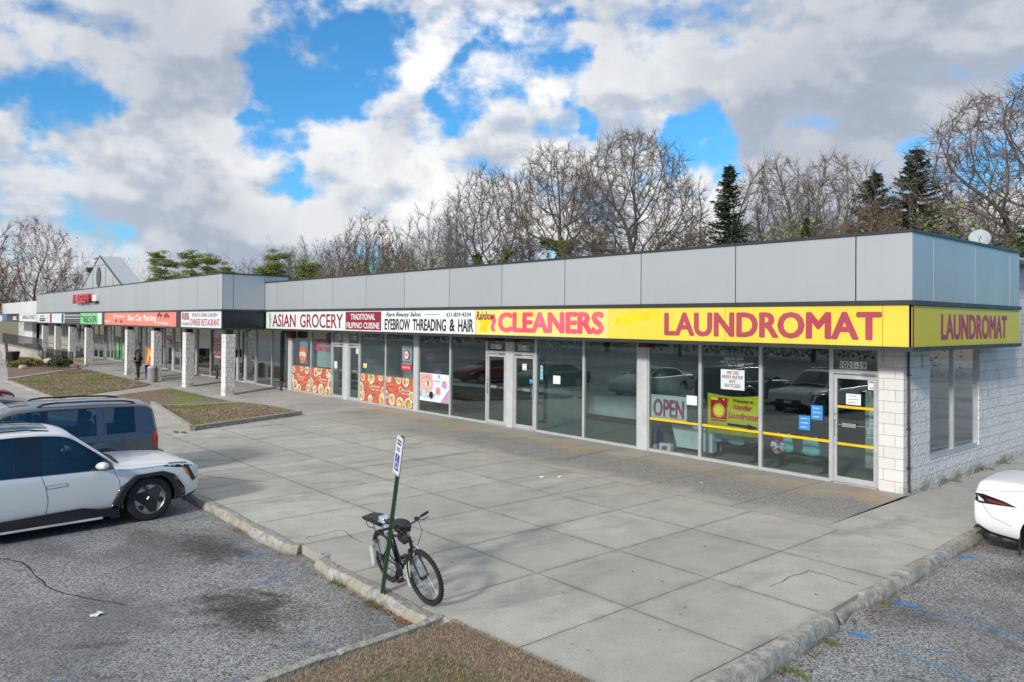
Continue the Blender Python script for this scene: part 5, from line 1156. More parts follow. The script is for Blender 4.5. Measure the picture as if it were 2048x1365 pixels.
    for comp in groups:
        ys=[v.co.y for f in comp for v in f.verts]; emit('windscreen' if min(ys)<-.2 and max(ys)>.2 else 'window',comp,[M['side_glass' if see else 'car_glass']])
    bm.free()
    if see:
        m=MB(); m.box(-2.2,-.86,.45,.98,.86,.93); m.box(.85,-.8,.9,1.05,.8,1.02,bev=.03); m.box(-2.1,-.62,1.655,.12,.62,1.665); m.build('cabin','cabin_trim',root)
        for sx_ in (-.15,-1.15):
            for sy_ in (-.40,.40):
                m=MB(); m.prism([(sx_-.20,.90),(sx_+.02,.90),(sx_-.08,1.28),(sx_-.22,1.30)],sy_-.24,sy_+.24); m.box(sx_-.24,sy_-.12,1.33,sx_-.13,sy_+.12,1.50,bev=.04); m.build('seat','seat_cloth',root)
        m=MB(); m.tube([(.52+.06*math.sin(a),.40+.18*math.cos(a),1.08+.17*math.sin(a)) for a in np.linspace(0,6.28,21)],.014,6); m.tube([(.52,.40,1.08),(.80,.40,1.0)],.02,6); m.build('steering_wheel','cabin_trim',root)
    # helpers in car space
    def sy(x,z,s=1):
        h=bv.ray_cast(Vector((x,3*s,z)),Vector((0,-s,0)))
        return h[0].y if h[0] is not None else None
    def sx(y,z,s=1):
        h=bv.ray_cast(Vector((4*s,y,z)),Vector((-s,0,0)))
        return h[0].x if h[0] is not None else None
    def szz(x,y):
        h=bv.ray_cast(Vector((x,y,4)),Vector((0,0,-1)))
        return h[0].z if h[0] is not None else None
    def patch(nm,pts,mt,off=.006,s=1,parent=root,axis='y',cuts_=2):
        b2=bmesh.new(); vs=[b2.verts.new((p[0],0,p[1])) for p in pts]; f=b2.faces.new(vs)
        bmesh.ops.triangulate(b2,faces=[f]); 
        for _ in range(cuts_): bmesh.ops.subdivide_edges(b2,edges=[e for e in b2.edges if e.calc_length()>.05],cuts=1); bmesh.ops.triangulate(b2,faces=b2.faces[:])
        m=MB(); ok=[]
        for v in b2.verts:
            a,z=v.co.x,v.co.z
            if axis=='y': y=sy(a,z,s); v.co=Vector((a,(y if y is not None else .9*s)+off*s,z))
            elif axis=='x': x_=sx(a,z,s); v.co=Vector(((x_ if x_ is not None else 2.3*s)+off*s,a,z))
            else: q=szz(a,z); v.co=Vector((a,z,(q if q is not None else 1.)+off))
        m.bm(b2); b2.free(); o=m.build(nm,mt,parent,smooth='all'); return o
    def line(nm,pts,s=1,r=.0035,mt='seamline',axis='y',parent=root,sub=8):
        P=[]
        for a,b in zip(pts,pts[1:]):
            for k in range(sub): P.append((a[0]+(b[0]-a[0])*k/sub,a[1]+(b[1]-a[1])*k/sub))
        P.append(pts[-1]); Q=[]
        for a,b in P:
            if axis=='y': y=sy(a,b,s); 
            elif axis=='z': y=szz(a,b)
            else: y=sx(a,b,s)
            if y is None: continue
            Q.append((a,y,b) if axis=='y' else ((a,b,y) if axis=='z' else (y,a,b)))
        if len(Q)<2: return None
        m=MB(); m.tube(Q,r,5); return m.build(nm,mt,parent)
    # wheels
    for (wx,wy) in wheels:
        for s in (-1,1):
            w_=MB(); y0=s*(wy+.02)
            w_.T=Matrix.Translation((wx,y0,wr_))@Matrix.Rotation(0 if s>0 else math.pi,4,'Z')
            tw=.115; r=wr_
            w_.lathe([(r*.66,-.02-tw),(r*.9,-.02-tw),(r*.985,-tw),(r,-tw*.5),(r,tw*.2-.03),(r*.985,-.015),(r*.93,.012),(r*.72,.016),(r*.665,0)],axis='y',k=40); w_.T=None
            to=w_.build('wheel','tyre',root,smooth=True)
            rm=MB(); rm.T=Matrix.Translation((wx,y0,wr_))@Matrix.Rotation(0 if s>0 else math.pi,4,'Z')
            if wheel_style=='tri':
                rm.lathe([(0.001,-.02),(r*.6,-.02),(r*.67,.008),(r*.675,-.03)],axis='y',k=40,m=0)
                for k in range(3):
                    a=k*2.094+.25
                    def pt(rr__,an,y): return (rr__*math.cos(an),y,rr__*math.sin(an))
                    for wdt,ro,yy in ((.50,.63,.012),):
                        rm.add([pt(r*.63,a-.20,yy),pt(r*.63,a+.20,yy),pt(r*.36,a+1.047,yy+.008),pt(r*.0,a,.03),pt(r*.36,a-1.047,yy+.008)],[(0,1,2,3,4)],1)
                    rm.add([pt(r*.52,a+.75,.004),pt(r*.62,a+1.0,.004),pt(r*.52,a+1.3,.004),pt(r*.36,a+1.047,.006)],[(0,1,2,3)],1)
                rm.lathe([(0.001,.05),(r*.12,.048),(r*.16,.02)],axis='y',k=6,m=1)
            else:
                rm.lathe([(0.001,-.05),(r*.6,-.06),(r*.665,0)],axis='y',k=36,m=1)
                rm.lathe([(r*.60,-.01),(r*.64,.01),(r*.675,.008),(r*.675,-.03)],axis='y',k=40,m=0); rm.lathe([(0.001,.02),(r*.13,.018),(r*.15,-.01)],axis='y',k=16,m=0)
                for k in range(10):
                    a=k*.6283; c_,s_=math.cos(a),math.sin(a)
                    rm.add([(r*.1*c_-s_*.022,.01,r*.1*s_+c_*.022),(r*.1*c_+s_*.022,.01,r*.1*s_-c_*.022),(r*.63*c_+s_*.03,.006,r*.63*s_-c_*.03),(r*.63*c_-s_*.03,.006,r*.63*s_+c_*.03),(r*.1*c_-s_*.022,-.03,r*.1*s_+c_*.022),(r*.1*c_+s_*.022,-.03,r*.1*s_-c_*.022),(r*.63*c_+s_*.03,-.03,r*.63*s_-c_*.03),(r*.63*c_-s_*.03,-.03,r*.63*s_+c_*.03)],[(0,1,2,3),(0,1,5,4),(2,3,7,6),(1,2,6,5),(3,0,4,7)],0)
            rm.T=None; rm.build('rim',['rim','gloss_black'],to,smooth=True)
    root['_']=0; del root['_']
    return root,dict(sy=sy,sx=sx,sz=szz,patch=patch,line=line)
# ---- silver SUV, nose to the kerb
ST=[(-2.50,.52,.98,1.15,1.25,.84,.62),(-2.44,.36,1.01,1.35,1.47,.90,.66),(-2.30,.27,1.03,1.52,1.63,.955,.70),(-2.10,.24,1.03,1.60,1.70,.975,.71),(-1.60,.22,1.03,1.655,1.75,.99,.725),(-1.50,.22,1.03,1.66,1.755,.99,.73),(-.42,.21,1.02,1.68,1.77,.99,.735),(-.34,.21,1.02,1.68,1.77,.99,.735),(-.12,.21,1.015,1.675,1.765,.99,.735),(-.04,.21,1.01,1.67,1.76,.99,.735),(.26,.21,1.0,1.64,1.73,.99,.72),(.42,.21,.995,1.58,1.67,.99,.715),(.95,.21,.99,1.18,1.26,.985,.77),(1.10,.21,.985,1.04,1.10,.985,.80),(1.24,.22,.975,1.00,1.085,.985,.80),(1.62,.24,.965,.99,1.07,.99,.80),(2.05,.26,.955,.97,1.035,.975,.78),(2.30,.28,.935,.95,.995,.955,.74),(2.43,.31,.90,.91,.94,.925,.72),(2.49,.36,.87,.88,.90,.90,.70),(2.52,.42,.80,.82,.84,.87,.66)]
suv,c=car('suv','silver white boxy electric SUV with black wheel arches, nose to the kerb at the left','PLACE' and (-9.33,-12.87,-.13),rad(90+3.2),ST,[(-2.2,-1.6),(-1.5,-.42),(-.04,1.04)],'paint_silver',[(1.62,.92),(-1.48,.92)],.39,black_pillars=[(-1.6,-1.5),(-.42,-.04),(-2.3,-2.1)],shield=[(.42,1.0),(-2.46,-2.3)],wheel_style='tri',see=True)
for s in (-1,1):
    for ax in (1.62,-1.48):
        out=[(-.62,.14),(-.62,.40),(-.50,.66),(-.25,.845),(.22,.86),(.42,.78),(.60,.52),(.66,.22)]
        inn=[(-.46,.14),(-.45,.42),(-.38,.60),(-.20,.78),(.18,.79),(.34,.68),(.44,.46),(.46,.22)]
        if ax<0: out=[(-a,b) for a,b in out]; inn=[(-a,b) for a,b in inn]
        m=MB(); V=[]
        for k in range(7):
            for q in range(4):
                for P_ in (out,inn):
                    a=P_[k][0]+(P_[k+1][0]-P_[k][0])*q/4+ax; z=P_[k][1]+(P_[k+1][1]-P_[k][1])*q/4
                    y=c['sy'](a,z,s); y=(y if y is not None else .9*s); V.append((a,y+.014*s if P_ is out else y+.022*s,z))
        nn=len(V)//2
        # outer lip, face and inward return
        V2=[(v[0],v[1]-.02*s,v[2]) for v in V]
        m.add(V+V2,[(2*i,2*i+1,2*i+3,2*i+2) for i in range(nn-1)]+[(2*i,2*i+2,2*nn+2*i+2,2*nn+2*i) for i in range(nn-1)]+[(2*i+1,2*i+3,2*nn+2*i+3,2*nn+2*i+1) for i in range(nn-1)])
        m.build('wheel_arch_trim','gloss_black',suv,smooth='all')
    m=MB(); m.prism([(-.98,.20),(1.10,.20),(1.10,.30),(.98,.34),(.80,.345),(.55,.405),(.30,.40),(-.60,.37),(-.85,.33),(-.98,.33)],s*.93,s*.998); m.build('sill_trim','gloss_black',suv)
    m=MB(); m.box(-.95,s*.985-.015,.175,.85,s*.985+.015,.215,bev=.006); m.build('sill_strip','paint_silver',suv)
    c['patch']('door_handle',[(.02,.80),(.30,.815),(.30,.845),(.02,.83)],'paint_silver',.009,s); c['line']('panel_gap',[(.01,.79),(.31,.805),(.31,.855),(.01,.84),(.01,.79)],s,.003)
    c['line']('panel_gap',[(-.06,1.0),(.0,.80),(.03,.60),(.0,.40)],s); c['line']('panel_gap',[(1.02,.97),(1.10,.80),(1.14,.55),(1.10,.36)],s); c['line']('panel_gap',[(-1.25,.98),(-1.22,.7),(-1.0,.40)],s)
    c['line']('hood_line',[(1.1,.965),(1.3,.935),(1.75,.945),(2.2,.935)],s,.004)
    c['line']('window_trim',[(-2.15,1.035),(-1.5,1.03),(-.5,1.02),(.3,1.005),(.98,.995)],s,.007,'chrome')
    c['patch']('lamp_housing',[(1.80,.945),(2.05,.965),(2.30,.945),(2.36,.90),(2.25,.875),(2.1,.89)],'gloss_black',.006,s)
    c['patch']('headlamp',[(2.20,.90),(2.36,.90),(2.455,.66),(2.37,.60),(2.30,.72)],'gloss_black',.006,s); c['patch']('lamp_lens',[(2.30,.885),(2.38,.885),(2.45,.68),(2.42,.66)],'lamp_white',.011,s)
    c['patch']('indicator',[(2.19,.88),(2.24,.87),(2.31,.74),(2.27,.73)],'amber',.011,s)
    c['patch']('bumper_trim',[(2.22,.24),(2.47,.36),(2.47,.42),(2.30,.36)],'plastic',.008,s)
    m=MB(); bm=bmesh.new(); bmesh.ops.create_uvsphere(bm,u_segments=16,v_segments=10,radius=1)
    for v in bm.verts: v.co=Vector((.80+v.co.x*(.10+.03*v.co.y*s),s*(1.12+v.co.y*.13*s*s),1.085+v.co.z*.075*(1 if v.co.z>0 else .7)))
    m.bm(bm); bm.free(); mo=m.build('door_mirror','paint_silver',suv,smooth=True)
    m=MB(); m.box(.76,s*.93,1.02,.86,s*1.16,1.045,bev=.01); m.build('mirror_foot','plastic',mo)
    m=MB(); m.tube([(x_,s*.64,(c['sz'](x_,s*.64) or 1.7)+d_) for x_,d_ in ((-2.1,.0),(-1.9,.02),(-1.0,.025),(-.2,.025),(.1,.0))],.014,6); m.build('roof_rail','gloss_black',suv)
c['patch']('sunroof',[(-.55,-.5),(.12,-.46),(.12,.46),(-.55,.5)],'car_glass',.004,axis='z'); c['line']('sunroof_seam',[(-.55,-.5),(.12,-.46),(.12,.46),(-.55,.5),(-.55,-.5)],1,.006,axis='z')
c['patch']('cowl_panel',[(1.02,-.74),(1.16,-.76),(1.22,0),(1.16,.76),(1.02,.74),(1.1,0)],'plastic',.012,axis='z'); m=MB(); m.tube([(1.12,-.5,1.135),(1.0,-.1,1.20)],.008,5); m.tube([(1.13,.1,1.14),(1.0,.5,1.20)],.008,5); m.build('wiper','plastic',suv)
c['patch']('grille',[(-.55,.45),(.55,.45),(.55,.62),(-.55,.62)],'gloss_black',.005,axis='x'); c['patch']('number_plate',[(-.17,.48),(.17,.48),(.17,.58),(-.17,.58)],'white',.015,axis='x')
# ---- dark blue grey SUV, tail to the kerb
ST2=[(-2.44,.48,1.0,1.15,1.25,.93,.68),(-2.425,.42,1.10,1.36,1.46,.965,.71),(-2.36,.36,1.13,1.60,1.69,.98,.735),(-2.22,.33,1.135,1.67,1.76,.985,.745),(-2.05,.30,1.14,1.69,1.78,.985,.75),(-1.97,.29,1.14,1.695,1.79,.99,.755),(-1.40,.28,1.13,1.715,1.81,1.,.765),(-1.31,.28,1.13,1.72,1.815,1.,.765),(-1.22,.28,1.13,1.72,1.815,1.,.765),(-.34,.27,1.12,1.725,1.82,1.,.765),(-.20,.27,1.115,1.72,1.815,1.,.765),(-.04,.27,1.115,1.715,1.81,1.,.76),(.26,.27,1.11,1.69,1.785,1.,.75),(.42,.27,1.11,1.63,1.72,1.,.74),(1.10,.27,1.09,1.14,1.22,.99,.82),(1.25,.27,1.08,1.11,1.19,.99,.83),(1.6,.28,1.06,1.08,1.15,.99,.83),(2.2,.30,1.0,1.02,1.08,.96,.78),(2.38,.34,.90,.92,.95,.92,.72),(2.43,.42,.75,.77,.79,.86,.66)]
GL2=[(-1.97,-1.40),(-1.22,-.34),(-.20,1.0)]
pilot,c2=car('suv','dark blue grey boxy SUV with roof rails behind the silver one',(-12.70,-12.55,-.13),rad(-90),ST2,GL2,'paint_grey',[(1.5,.92),(-1.32,.92)],.375,black_pillars=[(-.34,-.04)],shield=[(.42,1.05),(-2.41,-2.3)],see=True)
def pilotish(c2,root,paint):
    for s in (-1,1):
        c2['patch']('tail_lamp',[(-2.30,1.13),(-2.41,1.12),(-2.415,.80),(-2.33,.79)],'lamp_red',.012,s)
        c2['patch']('rear_bumper',[(-1.95,.56),(-2.12,.76),(-2.43,.70),(-2.43,.45),(-1.9,.38)],'grey_plastic',.02,s)
        c2['line']('panel_gap',[(-1.25,1.15),(-1.22,.95),(-1.05,.62),(-.95,.4)],s,.004); c2['line']('panel_gap',[(-.27,1.12),(-.25,.8),(-.27,.4)],s,.004); c2['line']('panel_gap',[(1.0,1.1),(1.05,.8),(1.0,.4)],s,.004); c2['line']('panel_gap',[(-1.35,1.7),(-1.37,1.3),(-1.32,1.1)],s,.004)
        m=MB(); y=s*1.01; m.box(-1.12,y-.02,.985,-.86,y+.03,1.01,bev=.008); m.box(.0,y-.02,.975,.26,y+.03,1.0,bev=.008); m.build('door_handle',paint,root)
        c2['line']('filler_cap',[(-1.62+.10*math.cos(a),.98+.10*math.sin(a)) for a in np.linspace(0,6.28,17)],s,.0035,sub=1)
        V=[]; a_=np.linspace(.25,2.9,16); m=MB()
        for a in a_:
            for r_ in (.50,.56,.60):
                x_,z_=-1.32+r_*math.cos(a),.375+r_*math.sin(a)*.98; y=c2['sy'](x_,z_,s); y=(y if y is not None else s*.98); V.append((x_,y+s*(.035 if r_<.55 else (.03 if r_<.58 else .002)),z_))
        m.add(V,[(3*i+k,3*i+k+1,3*i+k+4,3*i+k+3) for i in range(15) for k in range(2)]); m.build('fender_flare',paint,root,smooth='all')
        P_=[(x_,s*.66,(c2['sz'](x_,s*.66) or 1.78)+d_) for x_,d_ in ((-2.02,-.01),(-1.95,.03),(-1.75,.055),(-1.2,.06),(-.5,.06),(-.28,.04),(-.18,-.01))]
        m=MB(); m.tube(P_,.022,6); ro=m.build('roof_rail','plastic',root); m=MB(); m.tube([(x_,s*.685,(c2['sz'](x_,s*.66) or 1.78)+.062) for x_ in (-1.7,-1.1,-.55)],.010,6); m.build('rail_strip','chrome',ro)
        m=MB(); m.box(.62,s*1.02,1.12,.80,s*1.22,1.28,bev=.03); m.build('door_mirror',paint,root)
    m=MB(); m.box(-2.58,-.9,.44,-2.36,.9,.68,bev=.04); m.build('rear_bumper','grey_plastic',root)
    c2['patch']('sunroof',[(-.05,-.42),(.25,-.40),(.25,.40),(-.05,.42)],'car_glass',.004,axis='z'); c2['line']('sunroof_seam',[(-.05,-.42),(.25,-.40),(.25,.40),(-.05,.42),(-.05,-.42)],1,.006,axis='z')
pilotish(c2,pilot,'paint_grey')
# ---- sedans
def sedan(label,loc,rz,paint,detail=True,wheels_=True):
    S=[(-2.45,.42,.80,.92,.98,.84,.68),(-2.40,.32,.93,1.04,1.10,.87,.70),(-2.30,.26,.98,1.075,1.14,.885,.72),(-2.05,.22,1.0,1.07,1.145,.905,.73),(-1.75,.20,1.0,1.07,1.14,.915,.73),(-1.62,.19,1.0,1.10,1.17,.918,.72),(-1.0,.18,.99,1.33,1.40,.92,.62),(-.80,.18,.985,1.37,1.44,.92,.60),(-.1,.18,.975,1.39,1.46,.92,.60),(.0,.18,.97,1.39,1.46,.92,.60),(.35,.18,.965,1.36,1.42,.92,.60),(.50,.18,.96,1.30,1.37,.92,.61),(1.15,.18,.95,1.0,1.06,.915,.74),(1.3,.18,.94,.975,1.03,.915,.75),(1.7,.2,.90,.93,.98,.91,.74),(2.15,.22,.82,.84,.88,.88,.70),(2.36,.26,.72,.74,.77,.82,.62),(2.43,.34,.62,.64,.66,.76,.56)]
    r,c3=car('sedan',label,loc,rz,S,[(-1.35,-.1),(.0,1.0)],paint,[(1.45,.84),(-1.38,.84)],.34,black_pillars=[(-.1,0)],shield=[(.5,1.1),(-1.62,-1.0)])
    for s in (-1,1):
        c3['patch']('tail_lamp',[(-2.40,.90),(-2.43,.80),(-2.33,.755),(-1.80,.775),(-1.98,.84),(-2.28,.905)],'gloss_black',.006,s); c3['patch']('lamp_lens',[(-2.24,.84),(-2.2,.81),(-1.96,.785),(-1.93,.795),(-2.05,.81)],'lamp_red',.010,s); c3['patch']('reverse_lamp',[(-2.36,.87),(-2.28,.82),(-2.26,.79),(-2.34,.79)],'lamp_white',.010,s)
        c3['patch']('headlamp',[(1.95,.74),(2.30,.66),(2.36,.60),(2.2,.57),(2.0,.66)],'lamp_white',.008,s); c3['patch']('indicator',[(1.92,.735),(2.06,.70),(2.05,.655),(1.97,.67)],'amber',.012,s)
        c3['patch']('bumper_trim',[(-2.42,.44),(-2.42,.34),(-2.2,.23),(-1.80,.20),(-1.82,.235),(-2.15,.30)],'plastic',.008,s)
        c3['line']('panel_gap',[(-2.30,.77),(-2.24,.66),(-2.14,.56),(-1.88,.47)],s,.003); c3['line']('trunk_seam',[(-2.36,.935),(-2.2,.965),(-1.95,.99),(-1.72,1.03)],s,.003); c3['line']('panel_gap',[(-.05,.96),(0,.6),(-.03,.3)],s,.003)
        m=MB(); m.box(-1.78,s*.90-.02,.08,-1.755,s*.90+.02,.32,bev=.005); m.build('mud_flap','plastic',r)
        m=MB(); m.box(.62,s*.95,.98,.78,s*1.1,1.1,bev=.03); m.build('door_mirror',paint,r)
    c3['patch']('trunk_lamp_bar',[(-.6,.80),(.6,.80),(.6,.88),(-.6,.88)],'gloss_black',.006,-1,axis='x'); c3['patch']('number_plate',[(-.16,.62),(.16,.62),(.16,.74),(-.16,.74)],'white',.01,-1,axis='x')
    return r
sedan('white sedan with a narrow dark tail lamp, only its tail showing at the right edge',(3.98,-.72,-.13),0,'paint_white')
sedan('pale grey car of which only the roof shows at the left edge',(-18.1,-12.75,-.13-.02),rad(90),'paint_pale')
sedan('dark car with a glowing orange headlamp corner at the left edge',(-25.2,-12.65,-.3),rad(90),'paint_dark')
sedan('dark red car farthest up the row at the left edge',(-30.6,-12.7,-.3),rad(90),'paint_red')
ok_,c4=car('suv','black SUV parked in the row across the lot, seen only in the shop glass',(-3.5,-26.5,-.13),rad(80),ST2,GL2,'paint_dark',[(1.5,.92),(-1.32,.92)],.375,black_pillars=[(-.34,-.04)],shield=[(.42,1.05),(-2.41,-2.3)]); pilotish(c4,ok_,'paint_dark')
dup(ok_,(-10.2,-26.8,-.13),rad(-92),label='second black SUV across the lot, seen only in the shop glass')
# ================================================================== BICYCLE
bk=thing('bicycle','black mountain bicycle with a rear rack and bar bag leaning against the green sign post','bicycle',(-2.25,-9.83,.012)); bk.rotation_euler=(rad(11.5),0,rad(-5))
W=.335; RA=(-.515,0,W); FA=(.515,0,W); BBp=(-.075,0,.285)
def wheel(c_,steer,name='wheel'):
    T=Matrix.Translation(c_)@Matrix.Rotation(steer,4,'Z')
    m=MB(); m.T=T; m.tube([(W*.955*math.cos(a),0,W*.955*math.sin(a)) for a in np.linspace(0,2*math.pi,41)[:-1]],.026,8,closed=True)
    rg=random.Random(2)
    for k in range(60):
        a=k*math.pi/30; 
        for yy in (-.014,.014): m.box(W*1.02*math.cos(a)-.007,yy-.008,W*1.02*math.sin(a)-.007,W*1.02*math.cos(a)+.007,yy+.008,W*1.02*math.sin(a)+.007)
    w_=m.build(name,'tyre',bk,smooth=True)
    m=MB(); m.T=T; m.tube([(W*.86*math.cos(a),0,W*.86*math.sin(a)) for a in np.linspace(0,2*math.pi,37)[:-1]],.012,6,closed=True); m.build('rim','gloss_black',w_,smooth=True)
    m=MB(); m.T=T; m.tube([(0,-.05,0),(0,.05,0)],.022,10)
    m.build('hub','iron',w_)
    m=MB(); m.T=T
    for k in range(28):
        a=k*2*math.pi/28; s=1 if k%2 else -1; m.tube([(.02*math.cos(a+1.3*s),.03*s,.02*math.sin(a+1.3*s)),(W*.85*math.cos(a),0,W*.85*math.sin(a))],.0016,3,cap=False)
    m.build('spokes','galv',w_)
wheel(RA,0); wheel(FA,rad(7))
m=MB(); st_=(-.215,0,.74); hb=(.305,0,.66); ht=(.275,0,.80)
for a,b,r in ((BBp,st_,.016),(BBp,hb,.021),((-.20,0,.70),(.283,0,.765),.018),(hb,ht,.023)): m.tube([a,b],r,10)
for s in (-.045,.045): m.tube([BBp,(RA[0],s,RA[2])],.010,8); m.tube([(-.205,0,.71),(RA[0],s,RA[2])],.009,8)
m.build('frame','gloss_black',bk,smooth=True)
m=MB(); 
for s in (-.055,.055): m.tube([(.31,s*.9,.64),(.33,s,.58),(.515,s,.335)],[.015,.016,.010],8)
m.tube([(.31,-.055,.65),(.31,.055,.65)],.014,8); m.build('fork','gloss_black',bk,smooth=True)
m=MB(); m.tube([(.275,0,.80),(.255,0,.89)],.017,8); m.tube([(.255,0,.89),(.33,0,.96)],.016,8); m.build('stem','chrome',bk)
m=MB(); m.tube([(.24,-.31,.99),(.28,-.2,.985),(.33,-.06,.965),(.33,.06,.965),(.28,.2,.985),(.24,.31,.99)],.011,8); hbar=m.build('handlebar','gloss_black',bk)
for s in (-1,1): m=MB(); m.tube([(.272,s*.215,.985),(.237,s*.33,.99)],.018,8); m.build('grip','tyre',hbar); m=MB(); m.tube([(.30,s*.16,.97),(.33,s*.2,.955),(.30,s*.30,.955)],.006,5); m.box(.26,s*.14-.02,.955,.30,s*.14+.02,1.0); m.build('brake_lever','iron',hbar)
m=MB(); m.tube([(.3,.15,.96),(.42,.12,.86),(.40,.05,.72),(.34,.03,.66)],.004,4); m.tube([(.3,-.15,.96),(.44,-.1,.88),(.38,0,.75),(.2,.02,.74)],.004,4); m.build('cable','iron',bk)
def blobm(name,mt,c_,s_,seed,par=bk,amp=.10,rot=0):
    rg=random.Random(seed); bm=bmesh.new(); bmesh.ops.create_icosphere(bm,subdivisions=3,radius=1)
    from mathutils import noise as mn
    for v in bm.verts:
        k=1+amp*mn.noise(v.co*2.3+Vector((seed,0,0)))*2; v.co=Vector((v.co.x*s_[0]*k,v.co.y*s_[1]*k,v.co.z*s_[2]*k)); v.co.rotate(Matrix.Rotation(rot,3,'Y')); v.co+=Vector(c_)
    m=MB(); m.bm(bm); bm.free(); return m.build(name,mt,par,smooth='all')
simple('bagfabric',(.02,.021,.024),.7); simple('clearbag',(.34,.40,.45),.25); simple('flap',build=lambda t,b:t.set(b.inputs['Base Color'],t.mix(t.ramp(t.noise(t.obj(),9,3),.54,.64),(.56,.58,.52),(.20,.38,.37))))
blobm('handlebar_bag','bagfabric',(.13,.0,.90),(.17,.10,.09),1); blobm('frame_bag','bagfabric',(.10,0,.74),(.13,.05,.075),2)
m=MB(); m.tube([(-.215,0,.74),(-.25,0,.87)],.013,8); m.build('seat_post','chrome',bk)
blobm('saddle','bagfabric',(-.27,0,.895),(.14,.075,.035),3); blobm('saddle_cover','clearbag',(-.30,-.01,.90),(.10,.09,.05),4,amp=.22); blobm('plastic_bag','clearbag',(-.25,-.03,.77),(.06,.05,.09),5,amp=.25)
m=MB()
for s in (-.06,.06): m.tube([(-.30,s,.80),(-.82,s,.80)],.007,6); m.tube([(-.78,s,.80),(-.84,s,.74),(-.80,s,.70),(-.60,s,.72)],.007,6); m.tube([(-.60,s,.79),(RA[0],s,RA[2])],.006,6)
m.tube([(-.82,-.06,.80),(-.82,.06,.80)],.007,6); m.build('rear_rack','iron',bk)
m=MB(); m.prism([(-.36,.81),(-.86,.80),(-.88,.83),(-.6,.87),(-.36,.88)],-.09,.09); m.build('rack_bag','bagfabric',bk)
m=MB(); m.lathe([(0.001,.0),(.09,.0),(.095,.006),(0.001,.008)],c=(BBp[0],-.05,BBp[2]),axis='y',k=28); cr=m.build('crankset','iron',bk); m=MB(); m.tube([(BBp[0],-.07,BBp[2]),(BBp[0]+.15,-.075,BBp[2]-.07)],.009,6); m.tube([(BBp[0],.07,BBp[2]),(BBp[0]-.15,.075,BBp[2]+.07)],.009,6); m.build('crank_arm','iron',cr)
for sx,s in ((.15,-1),(-.15,1)): m=MB(); m.box(BBp[0]+sx-.045,s*.08,BBp[2]-.07*(sx/.15)-.012,BBp[0]+sx+.045,s*.17,BBp[2]-.07*(sx/.15)+.012,bev=.004); m.build('pedal','plastic',bk)
m=MB(); m.tube([(BBp[0],-.052,BBp[2]+.09),(RA[0],-.052,RA[2]+.04)],.005,4); m.tube([(BBp[0],-.052,BBp[2]-.09),(RA[0],-.052,RA[2]-.10)],.005,4); m.tube([(RA[0],-.055,RA[2]),(RA[0]+.02,-.06,RA[2]-.12)],.014,6); m.lathe([(0.001,0),(.055,0),(.03,.03),(0.001,.03)],c=(RA[0],-.06,RA[2]),axis='y',k=18); m.build('chain','iron',bk)
for cx in (-.515,.515):
    x0=cx-.345 ; m=MB(); m.prism([(x0+.10,.62 if 0 else .50),(x0+.02,.42),(x0-.045,.40),(x0-.05,.14),(x0+.035,.13),(x0+.06,.30)],-.055,.055); m.build('mud_flap','flap',bk)
m=MB(); m.tube([(.42,-.05,.60),(.40,0,.67),(.42,.05,.60)],.012,6); m.tube([(.30,0,.66),(.42,0,.70),(.50,0,.685)],.014,6); m.build('front_brake','chrome',bk)
# ================================================================== PERSON
simple('jacket',(.10,.085,.065),.9); simple('trousers',(.012,.013,.016),.85); simple('skin',(.16,.09,.06),.6); simple('cap',(.012,.012,.014),.8); simple('shoe',(.012,.012,.013),.6)
def skinmesh(name,verts,edges,radii,mt,parent,root=0,sub=2,loose=None):
    me=bpy.data.meshes.new(name); me.from_pydata(verts,edges,[]); ob=bpy.data.objects.new(name,me); COL.objects.link(ob)
    ob.modifiers.new('k','SKIN'); sv=me.skin_vertices[0].data
    for i,r in enumerate(radii): sv[i].radius=(r,r) if not isinstance(r,tuple) else r; sv[i].use_root=(i==root)
    s=ob.modifiers.new('s','SUBSURF'); s.levels=sub; s.render_levels=sub
    dg=bpy.context.evaluated_depsgraph_get(); dg.update(); m2=bpy.data.meshes.new_from_object(ob.evaluated_get(dg)); bpy.data.objects.remove(ob)
    m2.materials.clear(); m2.materials.append(M[mt]); m2.name=name
    m2.polygons.foreach_set('use_smooth',[True]*len(m2.polygons)); return link(name,m2,parent)
pz=H(-42.5,-2.3)
pr=thing('person','person in a brown olive jacket, black trousers and black cap standing beside the third pillar','person',(-42.9,-2.3,pz),rad(-25))
# local: facing -y, x right
V=[(0,0,.98),(0,-.01,1.15),(0,0,1.34),(0,.01,1.46),(0,-.015,1.56),(0,-.05,1.66), # spine/head 0-5
 (.11,0,.93),(.14,.02,.50),(.16,.05,.08),(.17,-.10,.03), (-.11,0,.93),(-.15,-.05,.50),(-.20,-.04,.08),(-.23,-.19,.03), #legs 6-13
 (.20,0,1.42),(.30,.03,1.14),(.20,-.20,1.08),(.14,-.27,1.09), (-.20,0,1.42),(-.31,.0,1.16),(-.42,-.12,.95),(-.46,-.17,.90)] #arms 14-21
E_=[(0,1),(1,2),(2,3),(3,4),(4,5),(0,6),(6,7),(7,8),(8,9),(0,10),(10,11),(11,12),(12,13),(3,14),(14,15),(15,16),(16,17),(3,18),(18,19),(19,20),(20,21)]
Rr=[.13,.13,.15,.10,.055,.10,.10,.07,.05,.045,.10,.07,.05,.045,.075,.05,.04,.03,.075,.05,.04,.03]
skinmesh('body',V,E_,Rr,'skin',pr)
skinmesh('jacket',[V[0],V[1],V[2],V[3],V[14],V[15],V[16],V[18],V[19],V[20],(0,0,.86)],[(0,1),(1,2),(2,3),(3,4),(4,5),(5,6),(3,7),(7,8),(8,9),(0,10)],[.185,.20,.205,.12,.10,.085,.06,.10,.085,.06,.18],'jacket',pr)
